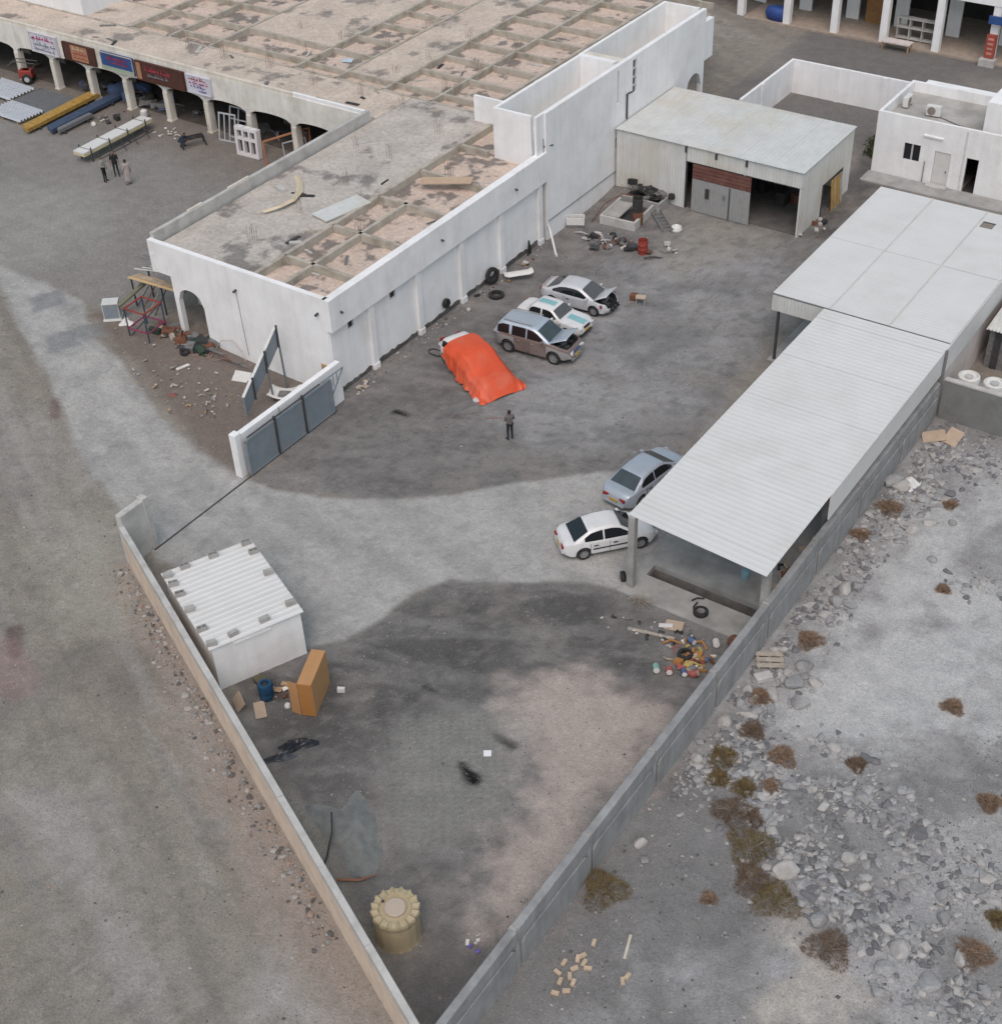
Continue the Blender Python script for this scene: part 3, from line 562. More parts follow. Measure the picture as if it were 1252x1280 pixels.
# loose things on the roof
o = MB(); o.rbox(0, 0, 0, 3.0, 0.75, 0.06); o = obj('plywood_board', o, pm('ply', (0.46, 0.34, 0.24), 0.9, 0.1)); o.location = (-45.05, 58.0, 5.45); o.rotation_euler = (0.05, -0.06, R(24)); tag(o, 'long tan plywood board lying across the roof beams', 'board')
o = MB(); o.rbox(0, 0, 0, 3.2, 1.25, 0.07); o = obj('metal_sheet', o, sheet_old); o.location = (-48.15, 52.45, 5.36); o.rotation_euler = (0.03, 0.02, R(79)); tag(o, 'pale grey flat panel lying on the roof beside a beam', 'panel')
o = MB(); pts = [(-51.6, 49.75), (-51.1, 50.6), (-51.0, 51.6), (-51.5, 52.8), (-52.4, 53.8), (-52.95, 54.25)]
ce = [Vector((x, y, 5.42+0.1*math.sin(i*1.1))) for i, (x, y) in enumerate(pts)]
o.grid([[p+Vector((-0.17, -0.1, 0)), p+Vector((0, 0, 0.09)), p+Vector((0.17, 0.1, 0))] for p in ce]); o = obj('curved_trim', o, pm('trim_cream', (0.55, 0.47, 0.34), 0.6, 0.1)); so_ = o.modifiers.new('s', 'SOLIDIFY'); so_.thickness = 0.03; tag(o, 'curved cream strip of trim lying on the roof by the parapet', 'trim')
o = MB(); o.rbox(0, 0, 0, 0.75, 0.32, 0.2); o = obj('concrete_block', o, concrete_pale, bevel=0.01); o.location = (-52.7, 52.55, 5.3); o.rotation_euler = (0, 0, R(-20)); tag(o, 'pale block lying on the roof beside the curved strip', 'block')
o = MB(); o.rbox(0, 0, 0, 0.7, 0.5, 0.04); o = obj('plastic_sheet', o, pm('pale_blue', (0.42, 0.52, 0.58), 0.6, 0.15)); o.location = (-62.3, 70.2, 5.02); o.rotation_euler = (0.1, 0, 0.4); tag(o, 'pale blue sheet lying in a roof bay', 'sheet')
for i in range(46):
    rn = random.Random(100+i); t = MB()
    x, y = rn.choice(((rn.uniform(-53, -43), rn.uniform(45, 62)), (rn.uniform(-82, -50), rn.uniform(63.6, 66.5)), (rn.uniform(-66, -50), rn.uniform(68, 80))))
    z = CELL if (x > -47.4 or y > 68.4) else BAND; L = rn.uniform(0.3, 1.4); a = rn.uniform(0, 3.1)
    t.rbox(0, 0, 0, L, rn.uniform(0.06, 0.25), rn.uniform(0.03, 0.1))
    o = obj('debris_piece', t, rn.choice((wood_grey, black_m, concrete_pale, grey_scrap))); o.location = (x, y, z); o.rotation_euler = (0, rn.uniform(-.05, .05), a)
    tag(o, 'small loose scrap lying on the dusty flat roof', 'debris', 'scraps on the roof')
# ---------------------------------------------------------------- compound walls
warm_block = pm('block_wall', (0.66, 0.53, 0.42), 0.95, 0.10, 1.5, stain=(0.44, 0.37, 0.31), samt=0.5, sscale=1.2, bump=0.4)  # warm block tone, with low sunlight on the outer face painted in
LA, LB = Vector((-41.45, 28.85, 0)), Vector((-16.0, 16.75, 0))      # inner line of the oblique wall
t = thing('boundary_wall', 'long oblique block wall with grey concrete top beam along the left of the compound', 'wall', (-41.4, 28.8, 0), world=True)
d = (LB-LA).normalized(); nI = Vector((d.y, -d.x, 0))                # outward (south-west)
def qd(mb, a, b, o0, o1, z0, z1):
    pa = LA+d*a; pb_ = LA+d*b
    P = [pa+nI*o1, pb_+nI*o1, pb_+nI*o0, pa+nI*o0]
    mb.hexa([(p.x, p.y, z0) for p in P]+[(p.x, p.y, z1) for p in P])
L = (LB-LA).length; nseg = 8
for k in range(nseg):
    a, b = L*k/nseg, L*(k+1)/nseg
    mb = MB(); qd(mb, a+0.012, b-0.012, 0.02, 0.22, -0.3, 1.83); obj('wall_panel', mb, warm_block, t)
    mb = MB(); qd(mb, a+0.004, b-0.004, 0.0, 0.25, 1.87, 2.2+0.015*math.sin(k*2.1)); obj('top_beam', mb, concrete_pale, t, bevel=0.02)
    mb = MB(); qd(mb, a+0.02, b-0.02, 0.04, 0.2, 1.82, 1.88); obj('joint', mb, grey_scrap, t)
t = thing('gate_pier_wall', 'tall concrete return wall at the left side of the gate opening', 'wall', (-41.4, 29.5, 0), world=True)
mb = MB(); mb.box(-41.75, -41.42, 28.72, 30.3, -0.2, 2.75); obj('pier', mb, concrete_pale, t, bevel=0.03)
mb = MB(); mb.box(-41.78, -41.38, 30.05, 30.36, -0.2, 2.85); obj('end_post', mb, concrete_pale, t, bevel=0.03)
# right wall: panels between posts with a ledge under the top beam
t = thing('boundary_wall', 'long straight grey concrete wall with recessed panels along the right of the compound', 'wall', (-15.7, 17, 0), world=True)
js = [16.9, 21.2, 25.6, 30.1, 34.75, 39.25, 43.95, 48.5, 53.25, 57.9]
for a, b in zip(js[:-1], js[1:]):
    mb = MB(); mb.box(-15.85, -15.66, a+0.1, b-0.1, -0.3, 1.5); o = obj('wall_panel', mb, concrete_wall, t)
    mb = MB(); mb.prism([(-15.66, a+0.22, -0.2), (-15.66, b-0.14, -0.2), (-15.66, b-0.14, 1.14), (-15.66, b-0.32, 1.36), (-15.66, a+0.4, 1.36), (-15.66, a+0.22, 1.14)], (0.09, 0, 0)); obj('render_panel', mb, concrete_wall, t, bevel=0.02)
    mb = MB(); mb.box(-15.87, -15.585, a+0.06, b-0.06, 1.5, 2.12+0.02*math.sin(a)); obj('top_beam', mb, concrete_wall, t, bevel=0.02)
for y in js[1:]:
    mb = MB(); mb.box(-15.9, -15.63, y-0.1, y+0.1, -0.3, 2.09); obj('post', mb, grey_scrap if False else concrete, t)
mb = MB(); mb.box(-15.95, -15.5, 16.6, 16.96, -0.3, 2.2); obj('corner_post', mb, concrete_wall, t)
# ---------------------------------------------------------------- gate wall, gate, track
t = thing('gate_wall', 'low white wall behind the grey sliding gate beside the workshop corner', 'wall', (-41.8, 40, 0), world=True)
mb = MB(); mb.box(-41.95, -41.65, 36.3, 43.88, -0.3, 2.3); obj('wall', mb, white_wall, t)
mb = MB(); mb.box(-42.0, -41.6, 36.1, 36.5, -0.3, 2.45); obj('end_post', mb, white_wall, t, bevel=0.03)
cbl = MB(); cbl.tube([(-41.63, 39.2, 2.32), (-41.6, 39.25, 1.6), (-41.62, 39.3, 1.1)], 0.012, 5); obj('cable', cbl, black_m, t)
G = thing('sliding_gate', 'grey blue steel sliding gate standing open along the white gate wall', 'gate', (-41.3, 39.5, 0), world=True)
gx_ = -41.32
for a, b in ((36.5, 38.45), (38.53, 40.5), (40.58, 42.6)):
    mb = MB(); mb.box(gx_-0.02, gx_+0.02, a, b, 0.12, 2.0); obj('panel', mb, gate_grey, G)
for y in (36.45, 38.49, 40.54, 42.64):
    mb = MB(); mb.box(gx_-0.035, gx_+0.09, y-0.05, y+0.05, 0.1, 2.3 if y in (38.49, 40.54) else 2.05); obj('post', mb, gate_grey if y > 42 or y < 37 else steel_dark, G)
for z in (0.1, 2.03):
    mb = MB(); mb.box(gx_-0.04, gx_+0.045, 36.4, 42.68, z-0.04, z+0.04); obj('rail', mb, gate_grey, G)
mb = MB(); mb.bar((gx_, 36.6, 2.2), (gx_, 41.9, 2.2), 0.05); obj('top_bar', mb, steel_dark, G)
mb = MB(); mb.bar((gx_, 42.0, 2.2), (gx_, 43.7, 2.2), 0.05); obj('bracket', mb, gate_grey, G)
mb = MB(); mb.bar((gx_, 43.68, 2.18), (gx_, 42.66, 1.0), 0.05); obj('bracket', mb, gate_grey, G)
for y in (42.9, 43.2):
    mb = MB(); mb.bar((gx_, y, 2.17), (gx_, y, 1.5), 0.03); obj('bracket_strut', mb, gate_grey, G)
for y in (37.2, 41.8):
    mb = MB(); mb.lathe([(0.06, -0.02), (0.06, 0.02)], (gx_, y, 0.06), 12, (1, 0, 0)); obj('wheel', mb, steel_dark, G)
t = MB(); t.box(-41.36, -41.28, 30.0, 42.9, 0.005, 0.03); tag(obj('gate_track', t, steel_dark), 'thin dark steel gate rail set across the driveway', 'rail')
# ---------------------------------------------------------------- corrugated sheet helper (shared mesh per size)
_cache = {}
def corr(length, width, pitch, amp, mat, axis='x', flat=0.45):
    """sheet lying in xy: ribs run along x (length), profile across y"""
    key = (length, width, pitch, amp, mat.name)
    if key in _cache: return _cache[key]
    n_ = max(1, round(width/pitch)); p = width/n_; prof = []
    for k in range(n_): prof += [(k*p, 0), (k*p+p*flat, 0), (k*p+p*(flat+0.14), amp), (k*p+p*0.86, amp)]
    prof.append((width, 0))
    mb = MB(); mb.grid([[(0, y, z), (length, y, z)] for y, z in prof]); me = mb.mesh('corrugated_sheet', mat); _cache[key] = me; return me
def place_sheet(me, parent, M, name='roof_sheet'):
    if abs(M[1][0]) > 1e-6 and abs(M[0][1]) < 1e-9:      # skewed sheets get their own mesh
        me = me.copy(); me.transform(M); return link(name, me, parent)
    o = link(name, me, parent); o.matrix_basis = M
    return o
# ---------------------------------------------------------------- small white shed with weighted sheet roof
SA = R(-24.5)
ex = Vector((math.cos(SA), math.sin(SA), 0)); ey = Vector((-ex.y, ex.x, 0)); O = Vector((-37.62, 27.3, 0))
t = thing('store_shed', 'small white store shed with corrugated roof held down by blocks', 'shed', O, SA)
SL, SW = 5.45, 4.05
mb = MB(); mb.box(0.12, SL-0.12, 0.12, SW-0.12, -0.2, 2.33); obj('wall', mb, white_wall, t)
me = corr(SW, SL/6, SL/18, 0.024, sheet_white)
for k in range(6): place_sheet(me, t, Matrix.Translation(((k+1)*SL/6, 0, 2.36+0.004*(k % 2))) @ Matrix.Rotation(R(90), 4, 'Z'))
mb = MB(); mb.box(2.2, 3.2, SW-0.12, SW-0.06, -0.1, 2.0); dr = obj('door', mb, sheet_grey, t)
mb = MB(); mb.box(SL-0.12, SL-0.05, 1.0, 2.6, 2.1, 2.18); obj('ledge', mb, white_wall, t)
blk = MB(); blk.box(-0.2, 0.2, -0.1, 0.1, 0, 0.2); bme = blk.mesh('block', concrete); bme2 = None
hb = MB(); hb.box(-0.2, 0.2, -0.1, -0.07, 0, 0.2); hb.box(-0.2, 0.2, 0.07, 0.1, 0, 0.2)
for x0 in (-0.2, -0.015, 0.17): hb.box(x0, x0+0.03, -0.069, 0.069, 0, 0.2)
hme = hb.mesh('hollow_block', concrete)
rb_ = [(-36.13, 30.76, 1), (-36.62, 29.34, 1), (-37.1, 28.16, 1), (-37.22, 27.23, 0), (-36.71, 26.82, 1), (-36.02, 26.51, 1), (-35.04, 26.06, 0), (-33.82, 25.45, 1), (-32.81, 25.07, 0), (-32.45, 26.19, 0), (-31.95, 27.47, 0), (-31.71, 28.76, 0), (-33.73, 29.7, 0), (-35.16, 30.37, 1)]
for i, (x, y, h) in enumerate(rb_):
    dv = Vector((x, y, 0))-O; lx_, ly_ = min(SL-0.24, max(0.24, dv.dot(ex))), min(SW-0.2, max(0.2, dv.dot(ey))); q_ = O+ex*lx_+ey*ly_; x, y = q_.x, q_.y
    o = link('concrete_block', hme if h else bme); o.location = (x, y, 2.39); o.rotation_euler = (0, 0, SA+R(90)+random.uniform(-.2, .2))
    if h: o.rotation_euler[0] = 0
    tag(o, 'grey hollow concrete block with open cells up, weighing down the small shed roof' if h else 'grey solid concrete block weighing down the small shed roof', 'block', 'hollow blocks on the shed roof' if h else 'solid blocks on the shed roof')
# ---------------------------------------------------------------- long white canopy
t = thing('canopy', 'long white corrugated steel canopy along the right wall over the work pit', 'canopy', (-18.8, 48, 0), world=True)
me = corr(6.5, 1.0, 0.333, 0.008, sheet_white)
n_ = 20; y0, y1 = 39.25, 58.45; st = (y1-y0)/n_
for k in range(n_):
    m2 = me.copy(); zz = 3.93+0.003*(k % 2)+0.003*math.sin(k*1.7)
    for v in m2.vertices:
        tt = k+v.co.y; sk = -0.5*(1-tt/8) if tt < 8 else 0.0
        v.co = (-22.15+v.co.x, y0+tt*st+sk*v.co.x/6.5, zz+v.co.z)
    link('roof_sheet', m2, t)
t2 = thing('canopy', 'wider far canopy of flat white roof panels joined to the long canopy', 'canopy', (-20.4, 65, 0), world=True)
me = corr(3.1, 1.0, 0.25, 0.006, sheet_white)
y0, y1 = 58.47, 72.4; n_ = 14; st = (y1-y0)/n_
for k in range(n_):
    for c in range(3):
        if k == 12 and c == 2: continue
        M = Matrix.Translation((-24.97+c*3.1, y0+k*st, 3.97+0.002*((k+c) % 2)-c*0.006)); Sh = Matrix.Identity(4); Sh[1][1] = st
        place_sheet(me, t2, M @ Sh)
for (x0, x1, ya, yb) in ((-18.77, -18.6, y0+12*st, y0+13*st), (-17.9, -15.67, y0+12*st, y0+13*st), (-18.6, -17.9, y0+12*st, y0+12*st+0.1), (-18.6, -17.9, y0+12*st+0.85, y0+13*st)):
    mb = MB(); mb.box(x0, x1, ya, yb, 3.945, 3.965); obj('roof_sheet', mb, sheet_white, t2)
seam = pm('seam', (0.54, 0.53, 0.50), 0.7, 0.1)
for c in (1, 2):
    mb = MB(); mb.box(-24.97+c*3.1-0.025, -24.97+c*3.1+0.025, 58.5, 72.38, 3.99, 4.003); obj('seam_strip', mb, seam, t2)
for y in (58.47, 65.4):
    mb = MB(); mb.box(-24.9, -15.7, y-0.012, y+0.012, 3.985, 4.0); obj('seam_strip', mb, seam, t2)
vs = corr(0.9, 0.95, 0.19, 0.03, sheet_old)
for k in range(3):
    M = Matrix(((0, 1, 0, -24.95+k*0.95), (0, 0, -1, 58.45), (-1, 0, 0, 3.92), (0, 0, 0, 1))); place_sheet(vs, t2, M, 'cladding_sheet')
mb = MB(); mb.box(-24.97, -22.12, 58.43, 58.5, 3.92, 3.99); obj('edge_trim', mb, steel_grey, t2)
for xx, ya, yb, z0, par, nm in ((-15.66, 44.8, 51.0, 2.6, t, 'cladding_sheet'), (-15.66, 51.02, 57.7, 2.6, t, 'cladding_sheet'), (-15.64, 57.9, 65, 2.5, t2, 'cladding_sheet'), (-15.64, 65.02, 72.4, 2.5, t2, 'cladding_sheet')):
    mb = MB(); mb.box(xx-0.03, xx+0.03, ya, yb, z0, 3.93); obj(nm, mb, sheet_white, par)
mb = MB(); mb.box(-15.62, -15.52, 57.72, 57.86, 2.0, 3.95); obj('post', mb, steel_grey, t)
for x, y, w_ in ((-21.95, 39.3, 0.3), (-21.9, 45.6, 0.2), (-21.9, 52, 0.2), (-15.98, 39.6, 0.3), (-16.1, 45.6, 0.2), (-16.1, 52, 0.2)):
    mb = MB(); mb.box(x-w_/2, x+w_/2, y-w_/2, y+w_/2, 0, 3.9); obj('column', mb, concrete if w_ > 0.25 else steel_grey, t, bevel=0.01)
for x, y in ((-24.6, 58.6), (-24.6, 65), (-24.6, 72), (-16.1, 58.6), (-16.1, 65), (-16.1, 72)):
    mb = MB(); mb.box(x-0.06, x+0.06, y-0.06, y+0.06, 0, 3.94); obj('column', mb, steel_dark, t2)
for y in np.arange(39.6, 58.3, 2.05):
    mb = MB(); mb.box(-22.0, -15.8, y-0.04, y+0.04, 3.72, 3.9); obj('purlin', mb, steel_grey, t)
for y in np.arange(59, 72, 2.1):
    mb = MB(); mb.box(-24.8, -15.8, y-0.04, y+0.04, 3.74, 3.93); obj('purlin', mb, steel_grey, t2)
# floor slab with inspection trench
fl = tag(link('canopy_floor', None), kind='structure')
slabm = pm('slab', (0.33, 0.325, 0.31), 0.9, 0.15, 0.8, stain=(0.2, 0.19, 0.18), samt=0.6, sscale=0.7, bump=0.3)
for (x0, x1, ya, yb) in ((-22.35, -15.86, 38.72, TR[2]), (-22.35, TR[0], TR[2], TR[3]), (TR[1], -15.86, TR[2], TR[3]), (-22.35, -15.86, TR[3], 49.5), (-22.35, -15.86, 49.5, 58.4), (-24.9, -15.86, 58.4, 72.4)):
    mb = MB(); mb.box(x0+0.002, x1-0.002, ya+0.002, yb-0.002, -0.2, 0.06); obj('slab', mb, slabm, fl)
trm = pm('trench_brick', (0.19, 0.18, 0.165), 0.95, 0.2, 2, stain=(0.1, 0.09, 0.085), samt=0.6, sscale=1.5, bump=0.4)
for (x0, x1, ya, yb, z0, z1) in ((TR[0]-0.12, TR[1]+0.12, TR[2]-0.15, TR[2]-0.003, -1.4, -0.2), (TR[0]-0.12, TR[1]+0.12, TR[3]+0.003, TR[3]+0.15, -1.4, -0.2), (TR[0]-0.15, TR[0]-0.003, TR[2], TR[3], -1.4, -0.2), (TR[1]+0.003, TR[1]+0.15, TR[2], TR[3], -1.4, -0.2), (TR[0], TR[1], TR[2], TR[3], -1.45, -1.3)):
    mb = MB(); mb.box(x0, x1, ya, yb, z0, z1); obj('trench_wall', mb, trm, fl)
# ---------------------------------------------------------------- neighbour on the right
t = thing('neighbour_wall', 'dark grey rendered wall of the neighbouring plot at the right edge', 'wall', (-13, 58.1, 0), world=True)
mb = MB(); mb.box(-15.5, -4, 58.0, 58.22, -0.2, 2.2); obj('wall', mb, pm('dark_render', (0.20, 0.205, 0.20), 0.95, 0.1, 1, stain=(0.13, 0.13, 0.13), samt=0.5, sscale=0.8, bump=0.3), t)
mb = MB(); mb.box(-15.5, -4, 57.97, 58.25, 2.2, 2.28); obj('coping', mb, concrete_pale, t)
for i, (x, y) in enumerate(((-14.75, 59.45), (-13.5, 59.5))):
    o = thing('water_tank', ('white round plastic water tank behind the dark wall, nearest the canopy', 'white round plastic water tank behind the dark wall at the picture edge')[i], 'tank', (x, y, 0), group='tanks behind the dark wall')
    mb = MB(); mb.lathe([(0.5, 0), (0.56, 0.1), (0.56, 1.75), (0.52, 1.9), (0.44, 1.93), (0.40, 1.82), (0.2, 1.80), (0.0, 1.84)], n=28); obj('body', mb, white_plastic, o, smooth=True, autosmooth=40)
    mb = MB(); mb.lathe([(0.2, 1.8), (0.2, 1.9), (0.17, 1.92)], n=18); obj('lid', mb, pm('tank_lid', (0.45, 0.45, 0.45), 0.6), o)
t = thing('side_shed', 'old grey shed with rusty corrugated roof and dark door at the right edge', 'shed', (-13.5, 64, 0), world=True)
mb = MB(); mb.box(-15.2, -10, 63.6, 68, -0.1, 2.4); obj('wall', mb, grey_scrap, t)
for k in range(6): 
    mb = MB(); mb.box(-14.9+k*0.8, -14.55+k*0.8, 63.55, 63.6, 0, 2.1); obj('door_plank' if k else 'door_plank', mb, steel_dark, t)
me = corr(5.2, 0.9, 0.18, 0.04, sheet_old)
for k in range(5): place_sheet(me, t, Matrix.Translation((-15.3+k*0.9, 68.3, 2.75)) @ Matrix.Rotation(R(-90), 4, 'Z') @ Matrix.Rotation(0.06, 4, 'Y'), 'roof_sheet')
# wall between the far canopy and the shed neighbour
t = thing('back_wall', 'pale plastered wall under the far canopy edge at the right', 'wall', (-15.75, 65, 0), world=True)
mb = MB(); mb.box(-15.85, -15.68, 58.02, 72.4, -0.2, 2.49); obj('wall', mb, pm('pale_plaster', (0.55, 0.50, 0.47), 0.9, 0.08, 1, stain=(0.4, 0.36, 0.33), samt=0.4), t)
# ---------------------------------------------------------------- metal workshop shed at the end of the yard
t = thing('metal_shed', 'corrugated metal workshop shed with dark open front at the far end of the yard', 'shed', (-35, 71.4, 0), world=True)
X0_, X1_, Y0_, Y1_ = -41.85, -29.3, 71.4, 78.7
me = corr(7.6, 1.05, 0.262, 0.012, sheet_old); n_ = 12; st = (X1_-X0_+0.15)/n_
for k in range(n_):
    M = Matrix.Translation((X0_-0.05+(k+1)*st, Y0_-0.15, 4.2+0.004*(k % 2))) @ Matrix.Rotation(R(90), 4, 'Z'); Sh = Matrix.Identity(4); Sh[1][1] = st/1.05
    place_sheet(me, t, M @ Sh)
def vsheet(x, y, z1, h, w_, mat, ang, parent, pitch=0.2, nm='wall_sheet'):
    me_ = corr(h, w_, pitch, 0.03, mat)
    M = Matrix.Translation((x, y, z1)) @ Matrix.Rotation(ang, 4, 'Z') @ Matrix(((0, 1, 0, 0), (0, 0, -1, 0), (-1, 0, 0, 0), (0, 0, 0, 1)))
    return place_sheet(me_, parent, M, nm)
for k in range(5): vsheet(X0_+k*0.98, Y0_, 4.17, 4.3, 0.98, sheet_old, 0, t)
for k in range(8): vsheet(-36.9+k*0.95, Y0_, 4.17, 1.0, 0.95, sheet_old, 0, t)
for k in range(3): vsheet(X1_, Y0_+k*1.03, 4.17, 4.3, 1.03, sheet_old, R(90), t)
for k in range(3): vsheet(X1_, Y0_+3.09+k*1.03, 4.17, 2.1, 1.03, sheet_old, R(90), t)
for k in range(1): vsheet(X1_, Y0_+6.18, 4.17, 4.3, 1.12, sheet_old, R(90), t)
mb = MB(); mb.box(X0_, X1_, Y1_, Y1_+0.05, 0, 4.15); obj('back_wall', mb, sheet_old, t)
mb = MB(); mb.box(X0_-0.02, X0_+0.03, Y0_+0.05, Y1_, 0, 4.15); obj('side_wall', mb, sheet_old, t)
for x in (X0_+0.1, -36.93, -33.0, X1_-0.08):
    mb = MB(); mb.box(x-0.06, x+0.06, Y0_+0.02, Y0_+0.14, 0, 4.15); obj('post', mb, steel_dark if x < -33.5 else sheet_old, t)
mb = MB(); mb.box(-36.9, X1_, Y0_+0.03, Y0_+0.12, 3.1, 3.2); obj('lintel', mb, steel_dark, t)
for x in (-36.95, -34.9, -32.9):
    mb = MB(); mb.box(x-0.07, x+0.07, Y0_-0.09, Y0_-0.04, 3.72, 4.1); obj('bracket', mb, steel_dark, t)
G = thing('shed_gate', 'grey corrugated double gate with rusty brown upper panel in the metal shed opening', 'gate', (-34.5, 71.3, 0), world=True)
for k in range(4):
    vsheet(-36.4+k*0.98, Y0_-0.12, 2.2, 2.15, 0.98, sheet_grey, 0, G, 0.2, 'gate_sheet')
brm = pm('brown_sheet', (0.13, 0.055, 0.045), 0.7, 0.2, 3, stain=(0.2, 0.11, 0.08), samt=0.5, sscale=2)
for k in range(4):
    mb = MB(); mb.box(-36.4, -32.48, Y0_-0.13, Y0_-0.09, 2.22+k*0.235, 2.43+k*0.235); obj('brown_slat', mb, brm, G)
mb = MB(); mb.box(-35.45, -35.2, Y0_-0.2, Y0_-0.16, 1.1, 1.75); obj('hatch', mb, dark_room, G)
mb = MB(); mb.box(-33.85, -33.8, Y0_-0.2, Y0_-0.16, 0.1, 2.15); obj('edge_bar', mb, steel_dark, G)
mb = MB(); mb.box(-34.25, -34.1, Y0_-0.2, Y0_-0.16, 1.3, 1.6); obj('latch', mb, steel_grey, G)
mb = MB(); mb.box(X0_+0.1, X1_-0.1, Y0_+0.2, Y1_-0.1, 0.01, 0.05); tag(obj('shed_floor', mb, pm('oily_floor', (0.12, 0.115, 0.11), 0.8, 0.3, 1)), kind='structure')
# side doorway with leaning boards
mb = MB(); mb.box(X1_+0.02, X1_+0.06, 74.5, 74.6, 0, 2.1); obj('door_frame', mb, steel_dark, t)
for k in range(4):
    mb = MB(); mb.box(-0.02, 0.02, 0, 0.32, 0, 1.95); o = obj('leaning_plank', mb, (yellow_paint, wood, yellow_paint, wood_grey)[k]); o.location = (X1_+0.3, 75.6+k*0.42, 0); o.rotation_euler = (0, -0.1, 0)
    tag(o, ('faded yellow plank leaning in the shed side doorway, leftmost', 'brown plank leaning in the shed side doorway, second from left', 'faded yellow plank leaning in the shed side doorway, third from left', 'grey plank leaning in the shed side doorway, rightmost')[k], 'plank', 'planks in the shed side doorway')
for i in range(9):
    rn = random.Random(i+50); mb = MB(); mb.rbox(0, 0, 0, rn.uniform(.5, 1.2), rn.uniform(.4, .8), rn.uniform(.4, 1.4), rn.uniform(0, 3)); o = obj('workshop_clutter', mb, rn.choice((steel_dark, rust, grey_scrap, black_m)), bevel=0.03); o.location = (rn.uniform(-35.5, -30.5), rn.uniform(74.8, 77.6), 0.05)
    tag(o, 'dim boxy workshop clutter in the shade inside the metal shed', 'clutter', 'clutter inside the metal shed')
# ---------------------------------------------------------------- small walled yard behind the shed
t = thing('yard_wall', 'white wall enclosing the small empty yard behind the metal shed', 'wall', (-39, 91, 0), world=True)
mb = MB(); mb.box(-39.2, -39.0, 83.0, 91.3, -0.2, 2.4); obj('wall', mb, white_wall, t)
mb = MB(); mb.box(-38.99, -23.5, 91.1, 91.3, -0.2, 2.4); obj('wall', mb, white_wall, t)
for x in (-35.6, -32.2):
    mb = MB(); mb.box(x-0.15, x+0.15, 91.03, 91.1, -0.2, 2.38); obj('pilaster', mb, white_wall, t)
for y in (86.2,):
    mb = MB(); mb.box(-39.0, -38.94, y-0.15, y+0.15, -0.2, 2.38); obj('pilaster', mb, white_wall, t)
# ---------------------------------------------------------------- white flat-roofed house
t = thing('white_house', 'small white flat-roofed house with door and window beyond the far canopy', 'house', (-25, 82, 0), world=True)
HX0, HX1, HY0, HY1 = -29.1, -16.0, 81.95, 87.6
mb = MB(); wall(mb, (HX0, HY0), (HX1, HY0), -0.2, 4.1, 0.2, [(1.95, 3.0, 1.32, 2.42, 0), (3.95, 4.97, -0.2, 2.3, 0), (5.95, 6.72, -0.2, 2.3, 0)]); obj('wall', mb, white_wall, t)
mb = MB(); mb.box(HX0, HX0+0.2, HY0+0.21, HY1, -0.2, 4.1); mb.box(HX0+0.21, HX1, HY1-0.2, HY1, -0.2, 4.1); mb.box(HX1-0.2, HX1, HY0+0.21, HY1-0.21, -0.2, 4.1); obj('wall', mb, white_wall, t)
mb = MB(); mb.box(HX0+0.2, HX1-0.2, HY0+0.2, HY1-0.2, 3.2, 3.45); obj('roof', mb, pm('house_roof', (0.40, 0.385, 0.36), 0.95, 0.15, 0.6, stain=(0.24, 0.22, 0.19), samt=0.6, sscale=0.5), t)
mb = MB(); mb.box(HX0+0.2, HX1, HY0+0.202, HY0+0.5, 3.46, 3.9); obj('roof_kerb', mb, pm('dirty_kerb', (0.26, 0.22, 0.19), 0.95, 0.2, 1), t)
mb = MB(); mb.box(-28.4, -23.7, 87.7, 88.6, -0.2, 3.9); obj('annex', mb, white_wall, t)
mb = MB(); mb.box(-22.9, -16, 83.4, 87.0, 3.46, 5.4); obj('roof_tower', mb, white_wall, t)
mb = MB(); mb.box(-27.15, -26.1, 82.05, 82.1, 1.32, 2.42); wn = obj('window', mb, dark_glass, t)
mb = MB(); mb.box(-26.68, -26.58, 82.0, 82.05, 1.34, 2.4); mb.box(-27.15, -26.1, 81.99, 82.04, 1.3, 1.34); obj('frame', mb, aluminium, wn)
mb = MB(); mb.box(-25.13, -24.15, 82.0, 82.06, 0, 2.3); dr = obj('door', mb, pm('door_white', (0.6, 0.59, 0.57), 0.6, 0.05), t)
mb = MB(); mb.box(-24.35, -24.28, 81.94, 82.0, 1.0, 1.12); obj('handle', mb, steel_grey, dr)
mb = MB(); mb.box(-23.2, -22.3, 82.2, 84.5, 0.01, 0.03); mb.box(-23.2, -22.3, 84.5, 84.6, 0, 2.6); obj('dark_doorway', mb, dark_room, t)
mb = MB(); mb.box(-26.0, -24.75, 81.85, 81.95, 3.1, 3.2); obj('ledge', mb, white_wall, t)
mb = MB(); mb.tube([(-23.3, 81.9, 4.0), (-23.3, 81.9, 0.1)], 0.04, 8); obj('downpipe', mb, white_plastic, t)
mb = MB(); mb.tube([(-25.7, 81.9, 1.5), (-25.7, 81.9, 0.0)], 0.03, 8); obj('pipe', mb, grey_scrap, t)
mb = MB(); mb.box(-25.3, -24.0, 81.4, 81.93, 0.1, 0.2); obj('step', mb, concrete_pale, t)
mb = MB(); mb.box(-29.2, -15, 80.4, 81.9, -0.2, 0.1); tag(obj('walkway', mb, concrete), kind='structure')
